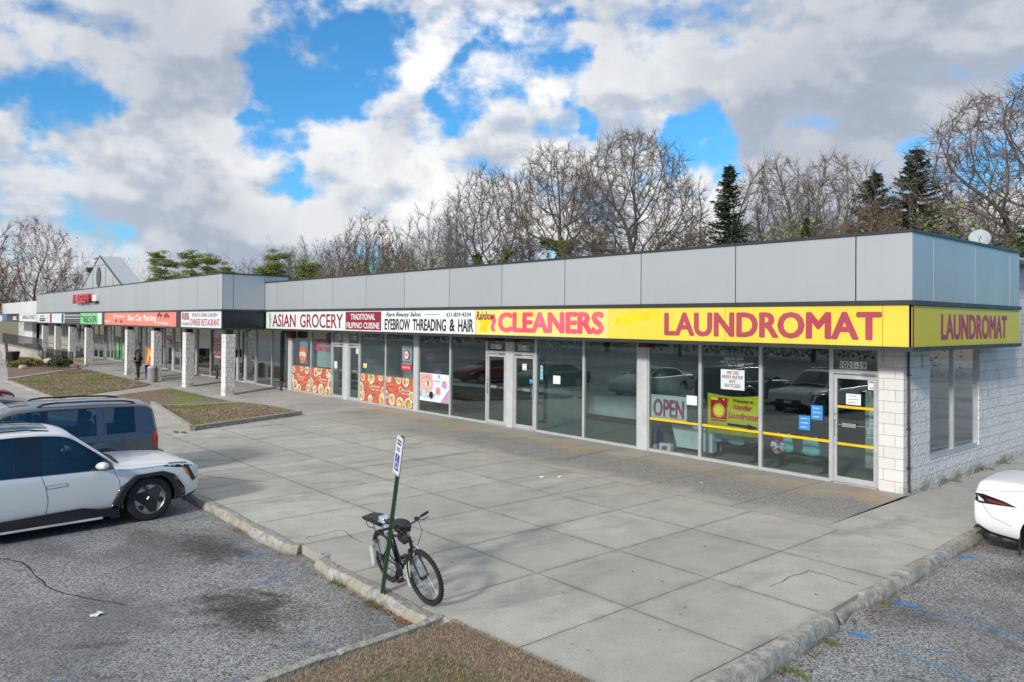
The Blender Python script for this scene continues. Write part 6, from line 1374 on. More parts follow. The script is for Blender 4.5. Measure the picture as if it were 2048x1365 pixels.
skinmesh('trousers',[V[0],V[6],V[7],(.155,.045,.10),V[10],V[11],(-.195,-.04,.10)],[(0,1),(1,2),(2,3),(0,4),(4,5),(5,6)],[.15,.125,.095,.075,.125,.095,.075],'trousers',pr)
for a,b in ((V[8],V[9]),(V[12],V[13])): skinmesh('shoe',[(a[0],a[1]+.05,.05),(b[0],b[1],.04),(b[0],b[1]-.05,.035)],[(0,1),(1,2)],[.055,.05,.035],'shoe',pr,sub=1)
bm=bmesh.new(); bmesh.ops.create_uvsphere(bm,u_segments=18,v_segments=10,radius=.115)
for v in bm.verts: v.co.z=max(v.co.z,-.01); v.co=Vector((v.co.x,v.co.y*1.1-.045,v.co.z+1.70))
m=MB(); m.bm(bm); bm.free(); m.prism([(.09,-.12),(.075,-.22),(-.075,-.22),(-.09,-.12)],1.695,1.71,plane='xy'); m.build('cap','cap',pr,smooth=True)
m=MB(); m.box(-.03,-.172,1.71,.03,-.165,1.76); m.build('cap_badge','white',pr)
hd=MB()
for s in (-1,1): hd.box(s*.035-.012,-.155,1.655,s*.035+.012,-.148,1.665); hd.box(s*.10-.01,-.06,1.62,s*.10+.01,-.03,1.68)
hd.add([(-.015,-.148,1.62),(.015,-.148,1.62),(0,-.172,1.625),(0,-.148,1.66)],[(0,1,2),(1,2,3),(0,2,3)]); hd.box(-.025,-.152,1.59,.025,-.146,1.598); hd.build('face_features','well',pr)
for bs,dx,dz in (((.14,-.27,1.09),-.35,0),((-.46,-.17,.90),-.5,-.7)):
    hv=[bs]; he=[]; hr=[.03]
    for k in range(5):
        off=(k-2)*.013; L=.075 if k in(1,2,3) else .058
        d=Vector((dx,-.6,dz)).normalized(); side=Vector((0,0,1)) if abs(dz)<.3 else Vector((.5,-.4,.2))
        p1=Vector(bs)+d*.045+side*off; p2=p1+d*L*.6; p3=p2+d*L*.4+Vector((0,0,-.012))
        i=len(hv); hv+= [tuple(p1),tuple(p2),tuple(p3)]; he+=[(0,i),(i,i+1),(i+1,i+2)]; hr+=[.010,.009,.008]
    skinmesh('hand',hv,he,hr,'skin',pr,sub=1)
m=MB(); m.box(-.16,-.19,.84,.14,-.17,.875); m.build('shirt_hem','white',pr)
# ================================================================== left terrace, railings, bed
def rail(name,label,pts,h,group='black iron railings at the left end',step=.16):
    a=pts[0]; o=thing(name,label,'railing',(a[0],a[1],a[2]),0,group); m=MB(); m2=MB(); A0=Vector(a)
    P=[Vector(p)-A0 for p in pts]
    for u,v in zip(P,P[1:]):
        m.tube([u+Vector((0,0,h)),v+Vector((0,0,h))],.03,5); m.tube([u+Vector((0,0,.1)),v+Vector((0,0,.1))],.022,5)
        n=max(2,int((v-u).length/step))
        for k in range(n+1): q=u.lerp(v,k/n); (m if k in(0,n) else m2).tube([q,q+Vector((0,0,h))],.028 if k in (0,n) else .013,4)
    m.build('rail_frame','iron',o); m2.build('balusters','iron',o); return o
rail('railing','long black iron railing panel in front of the far pillars',[(-59.2,-2.6,-.15),(-67.5,-2.9,-.15)],1.0)
rail('railing','black iron railing running back to the terrace beside the steps',[(-68.8,-3.0,-.15),(-70.5,-3.0,.2),(-72,-2.8,.6)],1.05)
rail('railing','black iron railing of the raised terrace at the far left',[(-71.5,-2.6,.55),(-92,-2.9,.75)],1.0,step=.22)
rail('railing','lower black iron railing with pale coping at the left edge',[(-64.0,-6.2,.0),(-68,-5.6,.35),(-74,-5.0,.9)],.9,step=.22)
o=thing('retaining_wall','pale concrete retaining wall of the raised terrace at the far left','wall',(-70,-3,-.3)); m=MB(); m.box(-26,-.0,0,-.3,3.2,.80); m.box(-.29,-.0,0,1.0,.25,.95); m.build('wall','sconc',o); m=MB(); m.prism([(.6,-2.6),(-4,-2.2),(-4,-2.0),(.6,-2.35)],.95,1.05,plane='xy'); m.prism([(.6,-2.55),(-4,-2.18),(-4,-2.02),(.6,-2.38)],0,.94,plane='xy'); m.build('coping','sconc',o)
o=thing('wheelchair_ramp','pale concrete ramp edge with a yellow painted floor behind the railing','ramp',(-63,-2.6,-.2)); m=MB(); m.box(-5,-.15,0,3.8,.15,.22); m.build('kerb','sconc',o); m=MB(); m.box(-7.5,.16,.05,-1.,1.6,.21); m.build('painted_floor','yellow_ramp',o)
def rock(x_,y_,s,label,mt='boulder',seed=1):
    rg=random.Random(seed); bm=bmesh.new(); bmesh.ops.create_icosphere(bm,subdivisions=2,radius=s)
    for v in bm.verts: v.co=v.co*(1+rg.uniform(-.18,.18)); v.co.z=v.co.z*.6+s*.35
    m=MB(); m.bm(bm); bm.free(); o=m.build('boulder',mt,loc=(x_,y_,H(x_,y_)+.02)); tag(o,label,'rock','boulders in the flower bed')
rock(-61.6,-3.6,.55,'large pale boulder at the foot of the steps',seed=2); rock(-57.5,-3.05,.28,'small reddish boulder beside the evergreen shrub, left of the pair','boulder_red',3); rock(-56.6,-2.95,.3,'small reddish boulder at the first far pillar','boulder_red',4); rock(-58.9,-4.0,.25,'flat tan boulder in front of the evergreen shrub','boulder',5); rock(-57.0,-6.1,.3,'grey boulder lying at the left edge of the bed','boulder',6)
def leafball(name,label,cat,loc,sx,sy,sz,n,ls,mt,seed,parts='foliage',group=None):
    rg=np.random.default_rng(seed); o=thing(name,label,cat,loc,0,group)
    u=rg.normal(size=(n,3)); u/=np.linalg.norm(u,axis=1)[:,None]; r=rg.uniform(.35,1,n)**.6; P_=u*r[:,None]*np.array([sx,sy,sz]); P_[:,2]=np.abs(P_[:,2])+sz*.05
    d=rg.normal(size=(n,3)); d/=np.linalg.norm(d,axis=1)[:,None]; e=np.cross(d,rg.normal(size=(n,3))); e/=np.linalg.norm(e,axis=1)[:,None]
    V=np.stack([P_-e*ls*.35,P_+e*ls*.35,P_+d*ls],1).reshape(-1,3); npmesh(parts,V,np.arange(n*3).reshape(-1,3),[mt],3,o)
    m=MB(); 
    for k in range(5): m.tube([(0,0,-.05),(sx*.5*math.cos(k*1.3),sy*.5*math.sin(k*1.3),sz*.6)],.02,4)
    m.build('stem','bark',o); return o
leafball('shrub','low spreading dark green evergreen shrub beside the first far pillar','shrub',(-58.2,-3.6,-.15),1.3,.8,.7,1500,.22,'evergreen',1); leafball('shrub','yellow orange low shrub in the middle of the bed','shrub',(-60.5,-5.0,-.15),1.2,.8,.45,1300,.16,'shrub',2); leafball('shrub','green and yellow low shrub left of the orange one','shrub',(-59.5,-6.0,-.15),1.1,.7,.45,1200,.16,'shrub',3)
def pot(x_,y_,z_,label,mt,rr=.32,h=.5,grp='plant pots of the terrace'):
    o=thing('plant_pot',label,'planter',(x_,y_,z_),0,grp); m=MB(); m.lathe([(0.001,0),(rr*.75,0),(rr,h),(rr*1.08,h),(rr*1.08,h+.06),(rr*.9,h+.06),(rr*.85,h-.02),(0.001,h-.03)],k=18); m.build('pot','iron',o,smooth=True); m=MB(); m.lathe([(0.001,h+.03),(rr*.9,h+.05),(rr*.95,h+.1),(0.001,h+.12)],k=14); m.build('soil',mt,o)
pot(-62.2,-6.0,.1,'black pot with terracotta coloured top at the left edge','terracotta',.45,.7); pot(-58.9,-3.4,-.1,'black bowl beside the large pale boulder','mulch',.4,.35); pot(-64.5,-7.2,.1,'black square looking pot at the far left edge','mulch',.5,.6)
flakes('mulch',[(-60,-4.2,6,.8,2600,-.08),(-66,-4.5,5,.8,1500,-.08)],.06,'mulch',seed=31,zs=.04)
# ================================================================== TREES
simple('beltmix',build=lambda t,b:b_isl(t,b,(.05,.04,.03),(.14,.12,.07)))
def tubes_np(segs,k):
    """segs: list of (p0,p1,r0,r1) -> verts, quads"""
    S=np.array([(*a,*b,c,d) for a,b,c,d in segs],float); P0=S[:,0:3];P1=S[:,3:6];r0=S[:,6];r1=S[:,7]
    D=P1-P0; L=np.linalg.norm(D,axis=1); L[L<1e-9]=1; D/=L[:,None]
    ref=np.where(np.abs(D[:,2:3])<.9,np.array([[0,0,1.]]),np.array([[1.,0,0]])); A=np.cross(D,ref); A/=np.linalg.norm(A,axis=1)[:,None]; B=np.cross(D,A)
    n=len(S); V=np.zeros((n,2*k,3))
    for j in range(k):
        t_=2*math.pi*j/k; o=A*math.cos(t_)+B*math.sin(t_)
        V[:,j]=P0+o*r0[:,None]; V[:,k+j]=P1+o*r1[:,None]
    base=(np.arange(n)*2*k)[:,None]; F=[]
    for j in range(k): F.append(np.concatenate([base+j,base+(j+1)%k,base+k+(j+1)%k,base+k+j],1))
    return V.reshape(-1,3),np.concatenate(F,0)
def colonize(seed,h,cr,base,trunk_h,natt,shape='dome',step=.27,kill=.5,infl=2.6,lean=0,trunks=1):
    rg=np.random.default_rng(seed); att=[]
    while len(att)<natt:
        p=rg.uniform(-1,1,3)
        if shape=='dome':
            if p[0]**2+p[1]**2+max(p[2],0)**2>1 or p[2]<-.35: continue
            if p[0]**2+p[1]**2+p[2]**2<.42 and rg.random()<.72: continue
            q=(p[0]*cr*(1+.12*math.sin(3*math.atan2(p[1],p[0])+seed)),p[1]*cr,base+(p[2]+.35)/1.35*(h-base))
        elif shape=='vase':
            t_=(p[2]+1)/2; rr_=cr*(.25+.75*t_**.8)*(1 if t_<.8 else math.sqrt(max(0,1-((t_-.8)/.22)**2)))
            if p[0]**2+p[1]**2>1: continue
            q=(p[0]*rr_,p[1]*rr_,base+t_*(h-base))
        else:
            t_=(p[2]+1)/2; rr_=cr*math.sin(math.pi*min(1,.15+.85*t_))**.7
            if p[0]**2+p[1]**2>1: continue
            q=(p[0]*rr_,p[1]*rr_,base+t_*(h-base))
        att.append(q)
    att=np.array(att)
    pos=[];par=[]; 
    for tI in range(trunks):
        x=0.;y=0.;z=0.;prev=-1; ang=rg.uniform(0,6.28)+tI*2.1; ln=.10 if trunks>1 else 0
        n=int(trunk_h/step)
        for i in range(n):
            pos.append((x,y,z)); par.append(prev); prev=len(pos)-1
            x+=step*(ln*math.cos(ang)+rg.normal()*.05+lean*.1); y+=step*(ln*math.sin(ang)+rg.normal()*.05); z+=step
    pos=[np.array(p) for p in pos]
    P=np.array(pos); near=np.full(len(att),-1); nd=np.full(len(att),1e9)
    def upd(i0):
        Q=P[i0:]; d=np.linalg.norm(att[:,None]-Q[None],axis=2); j=d.argmin(1); dm=d[np.arange(len(att)),j]; m=dm<nd; near[m]=j[m]+i0; nd[m]=dm[m]
    upd(0); alive=np.ones(len(att),bool)
    for it in range(170):
        ok=alive&(nd<(infl if it>12 else 30)); 
        if not ok.any(): break
        idx=near[ok]; dirs=att[ok]-P[idx]; dirs/=np.linalg.norm(dirs,axis=1)[:,None]+1e-9
        u,inv=np.unique(idx,return_inverse=True); acc=np.zeros((len(u),3)); np.add.at(acc,inv,dirs)
        acc/=np.linalg.norm(acc,axis=1)[:,None]+1e-9
        # keep some inertia for natural curves
        pr_=np.array([P[a]-P[par[a]] if par[a]>=0 else (0,0,step) for a in u])/step
        nw=acc+.55*pr_+rg.normal(size=acc.shape)*.085; nw/=np.linalg.norm(nw,axis=1)[:,None]
        new=P[u]+nw*step
        dd=np.concatenate([np.linalg.norm(new[i:i+64,None]-P[None],axis=2).min(1) for i in range(0,len(new),64)])
        keep=dd>step*.5
        if not keep.any(): break
        # attractors whose node cannot grow any more are dropped
        stuck=set(u[~keep].tolist())
        if stuck: alive&=~np.isin(near,list(stuck))
        new=new[keep]; u=u[keep]; i0=len(P); P=np.vstack([P,new]); par+=list(u)
        upd(i0); alive&=nd>kill
        if len(P)>9000: break
    par=np.array(par); n=len(P)
    R_=np.zeros(n); ch=[[] for _ in range(n)]
    for i in range(n):
        if par[i]>=0: ch[par[i]].append(i)
    return P,par,ch
def bare_tree(name,label,loc,seed,h,cr,base,trunk_h,natt=700,shape='dome',barkm='bark',twigm='twig',tipr=.013,twigs=4,twl=.8,ivy=0,ivyh=0,leaves=None,nl=0,trunks=1,group='bare trees behind the shops',lean=0,maxr=.34,kill=.75):
    root=thing(name,label,'tree',loc,R.uniform(0,6.28),group)
    P,par,ch=colonize(seed,h,cr,base,trunk_h,natt,shape,lean=lean,trunks=trunks,kill=kill)
    n=len(P); R_=np.zeros(n); e=2.15
    for i in range(n-1,-1,-1):
        if not ch[i]: R_[i]=tipr
        else: R_[i]=(sum(R_[c]**e for c in ch[i]))**(1/e)
    k=maxr/max(R_[0],1e-6)
    if k<1: R_=tipr+(R_-tipr)*k
    rg=np.random.default_rng(seed+5)
    thick=[];thin=[]
    for i in range(n):
        if par[i]>=0:
            s=(tuple(P[par[i]]),tuple(P[i]),R_[par[i]] if R_[par[i]]<R_[i]*1.8 else R_[i]*1.3,R_[i]); (thick if R_[i]>min(.045,R_[0]*.5) else thin).append(s)
    Vk,Fk=tubes_np(thick,6); t_=npmesh('trunk',Vk,Fk,[barkm],4,root,smooth=True)
    # twigs
    tw=list(thin)
    idx=[i for i in range(n) if R_[i]<.036]
    for i in idx:
        m=twigs if not ch[i] else (2 if rg.random()<.6 else 1)
        d0=P[i]-P[par[i]] if par[i]>=0 else np.array([0,0,1.]); d0=d0/np.linalg.norm(d0)
        for _ in range(m):
            d=d0*1.1+rg.normal(size=3)*.42+np.array([0,0,.22]); d/=np.linalg.norm(d); L=twl*rg.uniform(.5,1.3); q=P[i]+d*L*.5; d2=d+rg.normal(size=3)*.2; q2=q+d2/np.linalg.norm(d2)*L*.5
            tw.append((tuple(P[i]),tuple(q),tipr*.75,tipr*.55)); tw.append((tuple(q),tuple(q2),tipr*.55,tipr*.3))
            for _q in range(2):
                d3=d+rg.normal(size=3)*.5; b3=P[i]+(q-P[i])*rg.uniform(.3,1.); tw.append((tuple(b3),tuple(b3+d3/np.linalg.norm(d3)*L*.5),tipr*.5,tipr*.3))
    V2,F2=tubes_np(tw,3); npmesh('crown',V2,F2,[twigm],4,root)
    def cards(name_,pts,sz,m_):
        pts=np.array(pts); c=len(pts); d=rg.normal(size=(c,3)); d/=np.linalg.norm(d,axis=1)[:,None]; e_=np.cross(d,rg.normal(size=(c,3))); e_/=np.linalg.norm(e_,axis=1)[:,None]; s=sz*rg.uniform(.6,1.3,c)[:,None]
        V=np.stack([pts-e_*s*.5,pts+e_*s*.5,pts+d*s+e_*s*.3,pts+d*s-e_*s*.3],1).reshape(-1,3); npmesh(name_,V,np.arange(c*4).reshape(-1,4),[m_],4,root)
    if ivy:
        cand=[i for i in range(n) if R_[i]>min(.06,R_[0]*.5) and P[i][2]<ivyh]
        pts=[]
        for _ in range(ivy):
            i=cand[rg.integers(len(cand))]; a=rg.uniform(0,6.28); zz=P[i][2]; rr_=R_[i]+.05+abs(rg.normal())*.16*max(.35,1-zz/ivyh*.8); pts.append(P[i]+np.array([math.cos(a)*rr_,math.sin(a)*rr_,rg.uniform(-.2,.2)]))
        cards('ivy',pts,.17,'ivy')
    if leaves:
        tips=[i for i in range(n) if not ch[i]]; cl=rg.choice(tips,max(1,len(tips)//3)); pts=[P[cl[rg.integers(len(cl))]]+rg.normal(size=3)*.35 for _ in range(nl)]; cards('leaves',pts,.10,leaves)
    root['_h']=h; del root['_h']; return root
def spruce(label,loc,h,seed,w=.28,group='spruces behind the shops'):
    root=thing('spruce_tree',label,'tree',loc,0,group); rg=np.random.default_rng(seed)
    V,F=tubes_np([((0,0,0),(0,0,h*.5),.18,.11),((0,0,h*.5),(0,0,h*.99),.11,.015)],7); npmesh('trunk',V,F,['bark'],4,root)
    segs=[];T=[]
    z=h*.12
    while z<h*.985:
        f=1-z/h; L=(.12+w*h*f**.85); nb=int(7+4*f)
        for k in range(nb):
            a=rg.uniform(0,6.28); l=L*rg.uniform(.65,1.15); droop=-.25*f-.02; zz=z+rg.uniform(-.1,.1)
            n=max(3,int(l/.22)); prev=np.array([0,0,zz])
            for i in range(1,n+1):
                u=i/n; p=np.array([math.cos(a)*l*u,math.sin(a)*l*u,zz+l*(droop*u+.30*u*u)]); segs.append((tuple(prev),tuple(p),.022*(1-u)+.006,.02*(1-u)+.004)); 
                for _ in range(9):
                    sd_=1 if rg.random()<.5 else -1; b=a+sd_*rg.uniform(.5,1.2); ll=rg.uniform(.18,.42)*(1.15-u*.6); q=prev+(p-prev)*rg.random(); e_=q+np.array([math.cos(b)*ll,math.sin(b)*ll,rg.uniform(-.16,.05)]); wv=np.array([-math.sin(b),math.cos(b),0])*.045+np.array([0,0,rg.uniform(-.04,.04)]); T.append((q-wv,q+wv,e_))
                prev=p
        z+=.16+.13*f
    for _ in range(60): a=rg.uniform(0,6.28); q=np.array([0,0,h*rg.uniform(.9,1.0)]); T.append((q,q+np.array([0,0,.05]),q+np.array([math.cos(a)*.15,math.sin(a)*.15,.12])))
    V,F=tubes_np(segs,3); npmesh('branches',V,F,['bark'],4,root)
    T=np.array(T).reshape(-1,3); npmesh('needles',T,np.arange(len(T)).reshape(-1,3),['needle_spruce'],3,root); return root
def pine(label,loc,h,seed,cr=2.4,group='pines at the left',mt='needle_pine',dens=1.):
    root=thing('pine_tree',label,'tree',loc,0,group); rg=np.random.default_rng(seed)
    segs=[]; x=y=0.; prev=np.array([0,0,0.]); path=[prev]
    n=14
    for i in range(1,n+1): x+=rg.normal()*.10; y+=rg.normal()*.10; p=np.array([x,y,h*.94*i/n]); segs.append((tuple(prev),tuple(p),.20*(1-i/n)+.04,.20*(1-(i+1)/n)+.04)); prev=p; path.append(p)
    T=[]
    def tuft(c,s,m):
        d=rg.normal(size=(m,3)); d[:,2]=np.abs(d[:,2])*.7; d/=np.linalg.norm(d,axis=1)[:,None]
        off=rg.normal(size=(m,3))*np.array([s,s,s*.35]); st=c+off
        w_=np.cross(d,rg.normal(size=(m,3))); w_/=np.linalg.norm(w_,axis=1)[:,None]; L=rg.uniform(.12,.26,m)[:,None]
        T.append(np.stack([st-w_*.03,st+w_*.03,st+d*L],1))
    for k in range(34):
        f=rg.uniform(.38,1.0); i=min(n,int(f*n)); b=path[i]; a=rg.uniform(0,6.28); l=cr*rg.uniform(.35,1.)*(1.15-f*.75)
        p=b.copy(); q0=b
        for s in range(4):
            q=q0+np.array([math.cos(a)*l/4,math.sin(a)*l/4,l*.05*(s+.2)])+rg.normal(size=3)*.06; segs.append((tuple(q0),tuple(q),.05*(1-s/4.5),.05*(1-(s+1)/4.5))); q0=q
            if s>=1:
                for _ in range(2 if s<3 else 3): tuft(q+rg.normal(size=3)*np.array([.3,.3,.08]),.24,int(75*dens))
        
    tuft(path[-1],.3,160)
    V,F=tubes_np(segs,5); npmesh('trunk',V,F,['bark'],4,root); T=np.concatenate(T,0).reshape(-1,3); npmesh('needles',T,np.arange(len(T)).reshape(-1,3),[mt],3,root); return root
def copy(root,loc,sc_,label,rz=None): return dup(root,loc,R.uniform(0,6.28) if rz is None else rz,sc_,label)
Z0=-.6
oakA=bare_tree('bare_tree','tallest bare oak with a wide dome crown rising above the middle of the fascia',(-21.4,17.3,Z0),11,14.6,3.9,7.2,5.6,2600,maxr=.36,kill=.40)
oakB=bare_tree('bare_tree','second tallest bare oak with ivy on its trunk, left of the tallest one',(-25.6,15.8,Z0),22,14.4,3.0,8.0,6.8,2100,ivy=2600,ivyh=8.8,maxr=.30,kill=.40)
oakC=bare_tree('bare_tree','spreading bare oak with two green ivy clad stems left of the two tallest',(-30.2,14.4,Z0),33,13.5,2.9,7.0,5.0,1900,trunks=2,ivy=3400,ivyh=8.2,maxr=.25,kill=.40)
copy(oakA,(-4.6,24.6,Z0),(1.25,1.25,1.02),'large bare tree at the right edge with its crown cut by the frame')
vase=bare_tree('bare_tree','bare tree with several upright stems and dark ivy right of the first spruce',(-16.2,23.1,Z0),44,13.2,3.0,5.6,4.6,2300,trunks=3,ivy=3000,ivyh=8.5,maxr=.2,kill=.42)
copy(vase,(-12.2,21.9,Z0),(.95,.95,.95),'bare tree leaning right between the ivy cone and the second spruce')
sap=bare_tree('bare_tree','slender pale bare tree rising left of the ivy clad oaks',(-31.3,12.6,Z0),55,12.3,.95,4.6,4.,520,shape='oval',tipr=.010,twl=.5,maxr=.12,kill=.42)
rb=bare_tree('bare_tree','broad bare tree with rusty brown leaves and a rounded crown over the grocery',(-46.9,15.5,Z0),66,12.6,3.9,3.6,2.4,2400,twigm='twig_red',trunks=4,leaves='rustleaf',nl=1500,group='rusty leaved trees',twl=.8,twigs=5,maxr=.2)
rl=copy(rb,(-105.1,1.8,Z0),(1.5,1.5,1.32),'very large bare tree with a few rusty leaves at the left edge of the picture',rz=1.)
copy(rb,(-103.5,-4.5,Z0),(1.3,1.3,1.1),'smaller rusty leaved tree left of the very large one',rz=3.)
small_=bare_tree('bare_tree','small crooked bare tree between the two tallest oaks, close to the parapet',(-23.4,17.0,Z0),77,10.2,1.9,4.0,3.4,900,ivy=900,ivyh=7.0,maxr=.14,twl=.8)
for (x_,y_,s,lab) in ((-18.9,17.2,.93,'small bare tree to the right of the tallest oak'),(-43.0,16.9,1.13,'bare tree left of the slender pale tree, above the white sign'),(-35.4,13.6,1.18,'open crowned bare tree above the white eyebrow sign'),(-89.6,27.3,1.35,'far bare tree above the corner of the canopy building'),(-78.3,25.1,1.38,'far bare tree just right of the one above the canopy corner'),(-102,28.3,1.25,'faint far bare tree right of the pines'),(-66,24,1.28,'bare tree left of the rusty rounded crown'),(-124.8,17.3,1.1,'distant low bare tree behind the gable'),(-9.9,35.2,1.15,'bare tree in the background between the two right spruces'),(-7.5,27,1.0,'bare tree in the background near the satellite dish'),(-13.8,27,1.05,'bare tree in the background behind the ivy cone'),(-53,19,1.15,'bare tree just left of the rusty crown, above the grocery end'),(-50,24,1.22,'bare tree half hidden behind the rusty crown'),(-15,20,.85,'low bare tree in front of the upright stems'),(-3.5,18.5,.86,'low bare tree below the large one at the right edge'),(-70,30,1.35,'far bare tree behind the bright green pines'),(-96,32,1.35,'far bare tree behind the tallest pine'),(-60,27,1.2,'far bare tree above the canopy corner pines'),(-114,24,1.2,'distant bare tree between gable and pines')):
    copy(small_,(x_,y_,Z0),(s*1.15,s*1.15,s),lab)
for (x_,y_,s,lab) in ((-25.6,18.6,.90,'slender bare tree between the oaks, lower than them'),(-17.9,18.6,.96,'lone slender bare sapling left of the first spruce'),(-7.6,24.1,.92,'slender bare tree right of the third spruce'),(-41.8,21.3,1.1,'slender bare tree far left of the oaks'),(-27.6,15.2,.80,'thin straight bare trunk beside the ivy clad trunk'),(-32.6,13.2,.90,'slender bare tree just left of the tall slender pale one'),(-6.4,20,.80,'slender bare tree nearest the satellite dish'),(-36.9,16,1.05,'slender bare tree behind the open crowned one'),(-45,22,1.1,'slender bare tree rising behind the rusty crown')):
    copy(sap,(x_,y_,Z0),s,lab)
spruce('dark spruce left of the laundromat end of the roof',(-16.8,19.6,Z0),12.4,1,.27); spruce('middle spruce with a dense top above the right end of the fascia',(-10.9,23.3,Z0),11.8,2,.36); spruce('tallest spruce on the right with an open spiky top',(-8.7,22.8,Z0),12.5,3,.38)
def ivycone(label,loc,h,r,seed,n=5200):
    rg=np.random.default_rng(seed); o=thing('ivy_tree',label,'tree',loc,0,'ivy covered trunks'); z=rg.uniform(0,1,n)**.9; a=rg.uniform(0,6.28,n); rr_=r*(1-z**2.)*rg.uniform(.5,1.1,n)*(1+.3*np.sin(a*3+z*9)); P_=np.stack([rr_*np.cos(a)+z*.5,rr_*np.sin(a),z*h],1)
    d=rg.normal(size=(n,3)); d/=np.linalg.norm(d,axis=1)[:,None]; e=np.cross(d,rg.normal(size=(n,3))); e/=np.linalg.norm(e,axis=1)[:,None]; s=.18
    V=np.stack([P_-e*s*.4,P_+e*s*.4,P_+d*s],1).reshape(-1,3); npmesh('ivy',V,np.arange(n*3).reshape(-1,3),['evergreen'],3,o); V,F=tubes_np([((0,0,0),(.4,0,h*.9),.16,.05)],6); npmesh('trunk',V,F,['bark'],4,o); return o
ivycone('dark ivy covered trunk standing between two bare trees right of the first spruce',(-12.5,18.7,Z0),9.0,.85,5); ivycone('ivy covered stem at the left of the upright bare tree',(-15.3,22.4,Z0),8.0,.7,6)
leafball('evergreen_tree','dark evergreen mass at the right edge above the block wall','tree',(-2.6,17.5,2.0),2.2,2.0,5.0,4200,.24,'evergreen',9,group='broad evergreens')
leafball('hedge','rusty leaved hedge top showing above the block wall at the right edge','hedge',(-2.0,14.0,3.0),2.6,1.2,2.1,3600,.16,'rustleaf',10); 
bush=bare_tree('shrub_tree','dense reddish twiggy bush in front of the two right spruces',(-7.7,15.6,Z0),88,8.9,1.7,4.4,3.6,900,twigm='twig_red',twigs=5,twl=.6,maxr=.10,kill=.42,group='twiggy bushes')
pine('large yellow green pine, left of the three near the gable',(-88.7,12.5,Z0),12.7,1,3.8); pine('tallest yellow green pine of the three near the gable',(-78.5,12.6,Z0),12.0,2,3.2); pine('yellow green pine just right of the tallest one',(-81.6,15.2,Z0),12.0,3,2.2); pine('small rightmost pine of the group near the gable',(-84.4,18.0,Z0),11.4,4,2.0)
pine('bright green pine above the canopy corner',(-63.1,15.1,Z0),11.2,5,2.6); pine('bright green pine right of the canopy corner one',(-56.1,14.0,Z0),9.8,6,2.4); pine('low yellow green pine top above the asian grocery',(-46.5,12.8,Z0),7.4,7,1.8); pine('low yellow green pine top just right of the canopy end',(-51.8,13.0,Z0),7.6,8,1.6)
pine('dark pine beside the left slope of the gable',(-103.5,8.2,Z0),12.5,9,3.2,mt='evergreen',dens=1.3)
# undergrowth behind the shops: twiggy thicket nobody could count
rg=np.random.default_rng(77); tw=[]
def thicket(x0,y0,x1,y1,n,hh,spread=2.5):
    for _ in range(n):
        u=rg.random(); x_=x0+(x1-x0)*u+rg.normal()*spread*.5; y_=y0+(y1-y0)*u+rg.normal()*spread; p=np.array([x_,y_,hh*.3]); d=np.array([rg.normal()*.25,rg.normal()*.25,1.]); L=hh*rg.uniform(.4,.75)/6; r=.03
        for i in range(6):
            q=p+d/np.linalg.norm(d)*L; tw.append((tuple(p),tuple(q),r,r*.8)); 
            for _k in range(2): e_=d+rg.normal(size=3)*.8; l2=rg.uniform(.4,1.1); m_=p+(q-p)*rg.random(); e_/=np.linalg.norm(e_); tw.append((tuple(m_),tuple(m_+e_*l2),.013,.006)); e2=e_+rg.normal(size=3)*.6; tw.append((tuple(m_+e_*l2*.5),tuple(m_+e_*l2*.5+e2/np.linalg.norm(e2)*l2*.6),.009,.004))
            p=q; d=d+rg.normal(size=3)*.22; r*=.8
thicket(-48,17.5,-18,20.5,400,8.4,2); thicket(-18,22,-2,23,360,9.6); thicket(-75,22,-44,19,520,11); thicket(-120,22,-72,26,520,12,4); thicket(-125,-8,-100,14,380,12.5,4); thicket(-30,28,0,34,400,11,3)
V,F=tubes_np(tw,3); o=npmesh('undergrowth',V,F,['twig'],4); o['kind']='stuff'
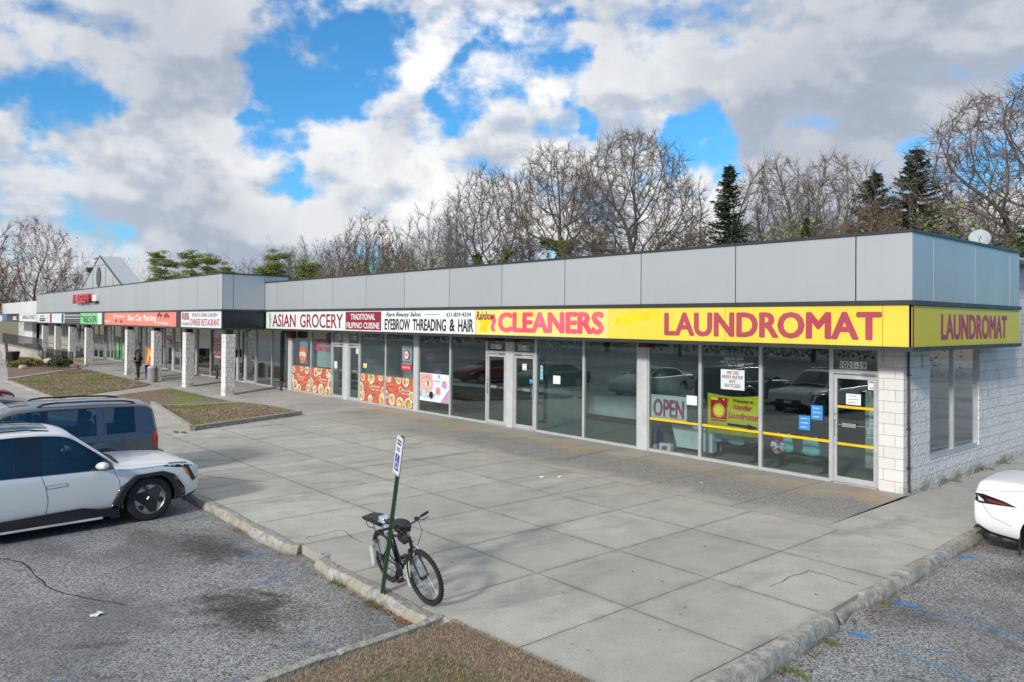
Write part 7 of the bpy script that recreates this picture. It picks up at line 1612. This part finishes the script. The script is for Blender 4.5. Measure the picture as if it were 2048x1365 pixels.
# leafy ground ivy among it
n=16000; u=rg.random(n); X=-50+u*46; Y=16+u*6+rg.normal(size=n)*1.5; cl=np.sin(X*1.7)+np.sin(X*.9+Y)+rg.normal(size=n)*.5; Z=rg.uniform(3,8.0,n)+np.clip(cl,-1,1)*.7; k=cl>-.2; P_=np.stack([X[k],Y[k],Z[k]],1); c=len(P_)
d=rg.normal(size=(c,3)); d/=np.linalg.norm(d,axis=1)[:,None]; e=np.cross(d,rg.normal(size=(c,3))); e/=np.linalg.norm(e,axis=1)[:,None]
V=np.stack([P_-e*.07,P_+e*.07,P_+d*.18],1).reshape(-1,3); o=npmesh('ivy_thicket',V,np.arange(c*3).reshape(-1,3),['ivy'],3); o['kind']='stuff'
# trees across the lot, mirrored in the shop glass
for i,(x_,y_,s) in enumerate(((-30,-52,1.1),(-18,-56,1.2),(-8,-50,1.),(4,-55,1.2),(-44,-50,1.1),(-58,-54,1.2),(16,-52,1.),(40,30,1.1),(44,14,1.))): copy(small_ if i%2 else oakA,(x_,y_,-.2),s if i%2 else s*.85,'bare tree across the parking lot, seen only as a reflection')

# belts of trees and brush round the lot: they stand behind the viewer and show in the shop glass
rg=np.random.default_rng(5); Vb=[]
def belt(x0,y0,x1,y1,n,h,sz):
    u=rg.random(n); X=x0+(x1-x0)*u; Y=y0+(y1-y0)*u; w_=rg.normal(size=n)*2.2; top=h*(.72+.18*np.sin(u*37)+.12*np.sin(u*91+1)); Z=rg.uniform(0,1,n)**.8*top
    P_=np.stack([X+w_,Y+rg.normal(size=n)*2.2,Z],1); d=rg.normal(size=(n,3)); d/=np.linalg.norm(d,axis=1)[:,None]; e=np.cross(d,rg.normal(size=(n,3))); e/=np.linalg.norm(e,axis=1)[:,None]; s=sz*rg.uniform(.5,1.3,n)[:,None]
    Vb.append(np.stack([P_-e*s*.3,P_+e*s*.3,P_+d*s],1).reshape(-1,3))
belt(-130,-58,60,-58,90000,11,.34); belt(62,-50,40,60,60000,11,.3); belt(14,34,40,44,50000,10,.2)
V=np.concatenate(Vb,0); o=npmesh('tree_belt',V,np.arange(len(V)).reshape(-1,3),['beltmix'],3); o['kind']='stuff'
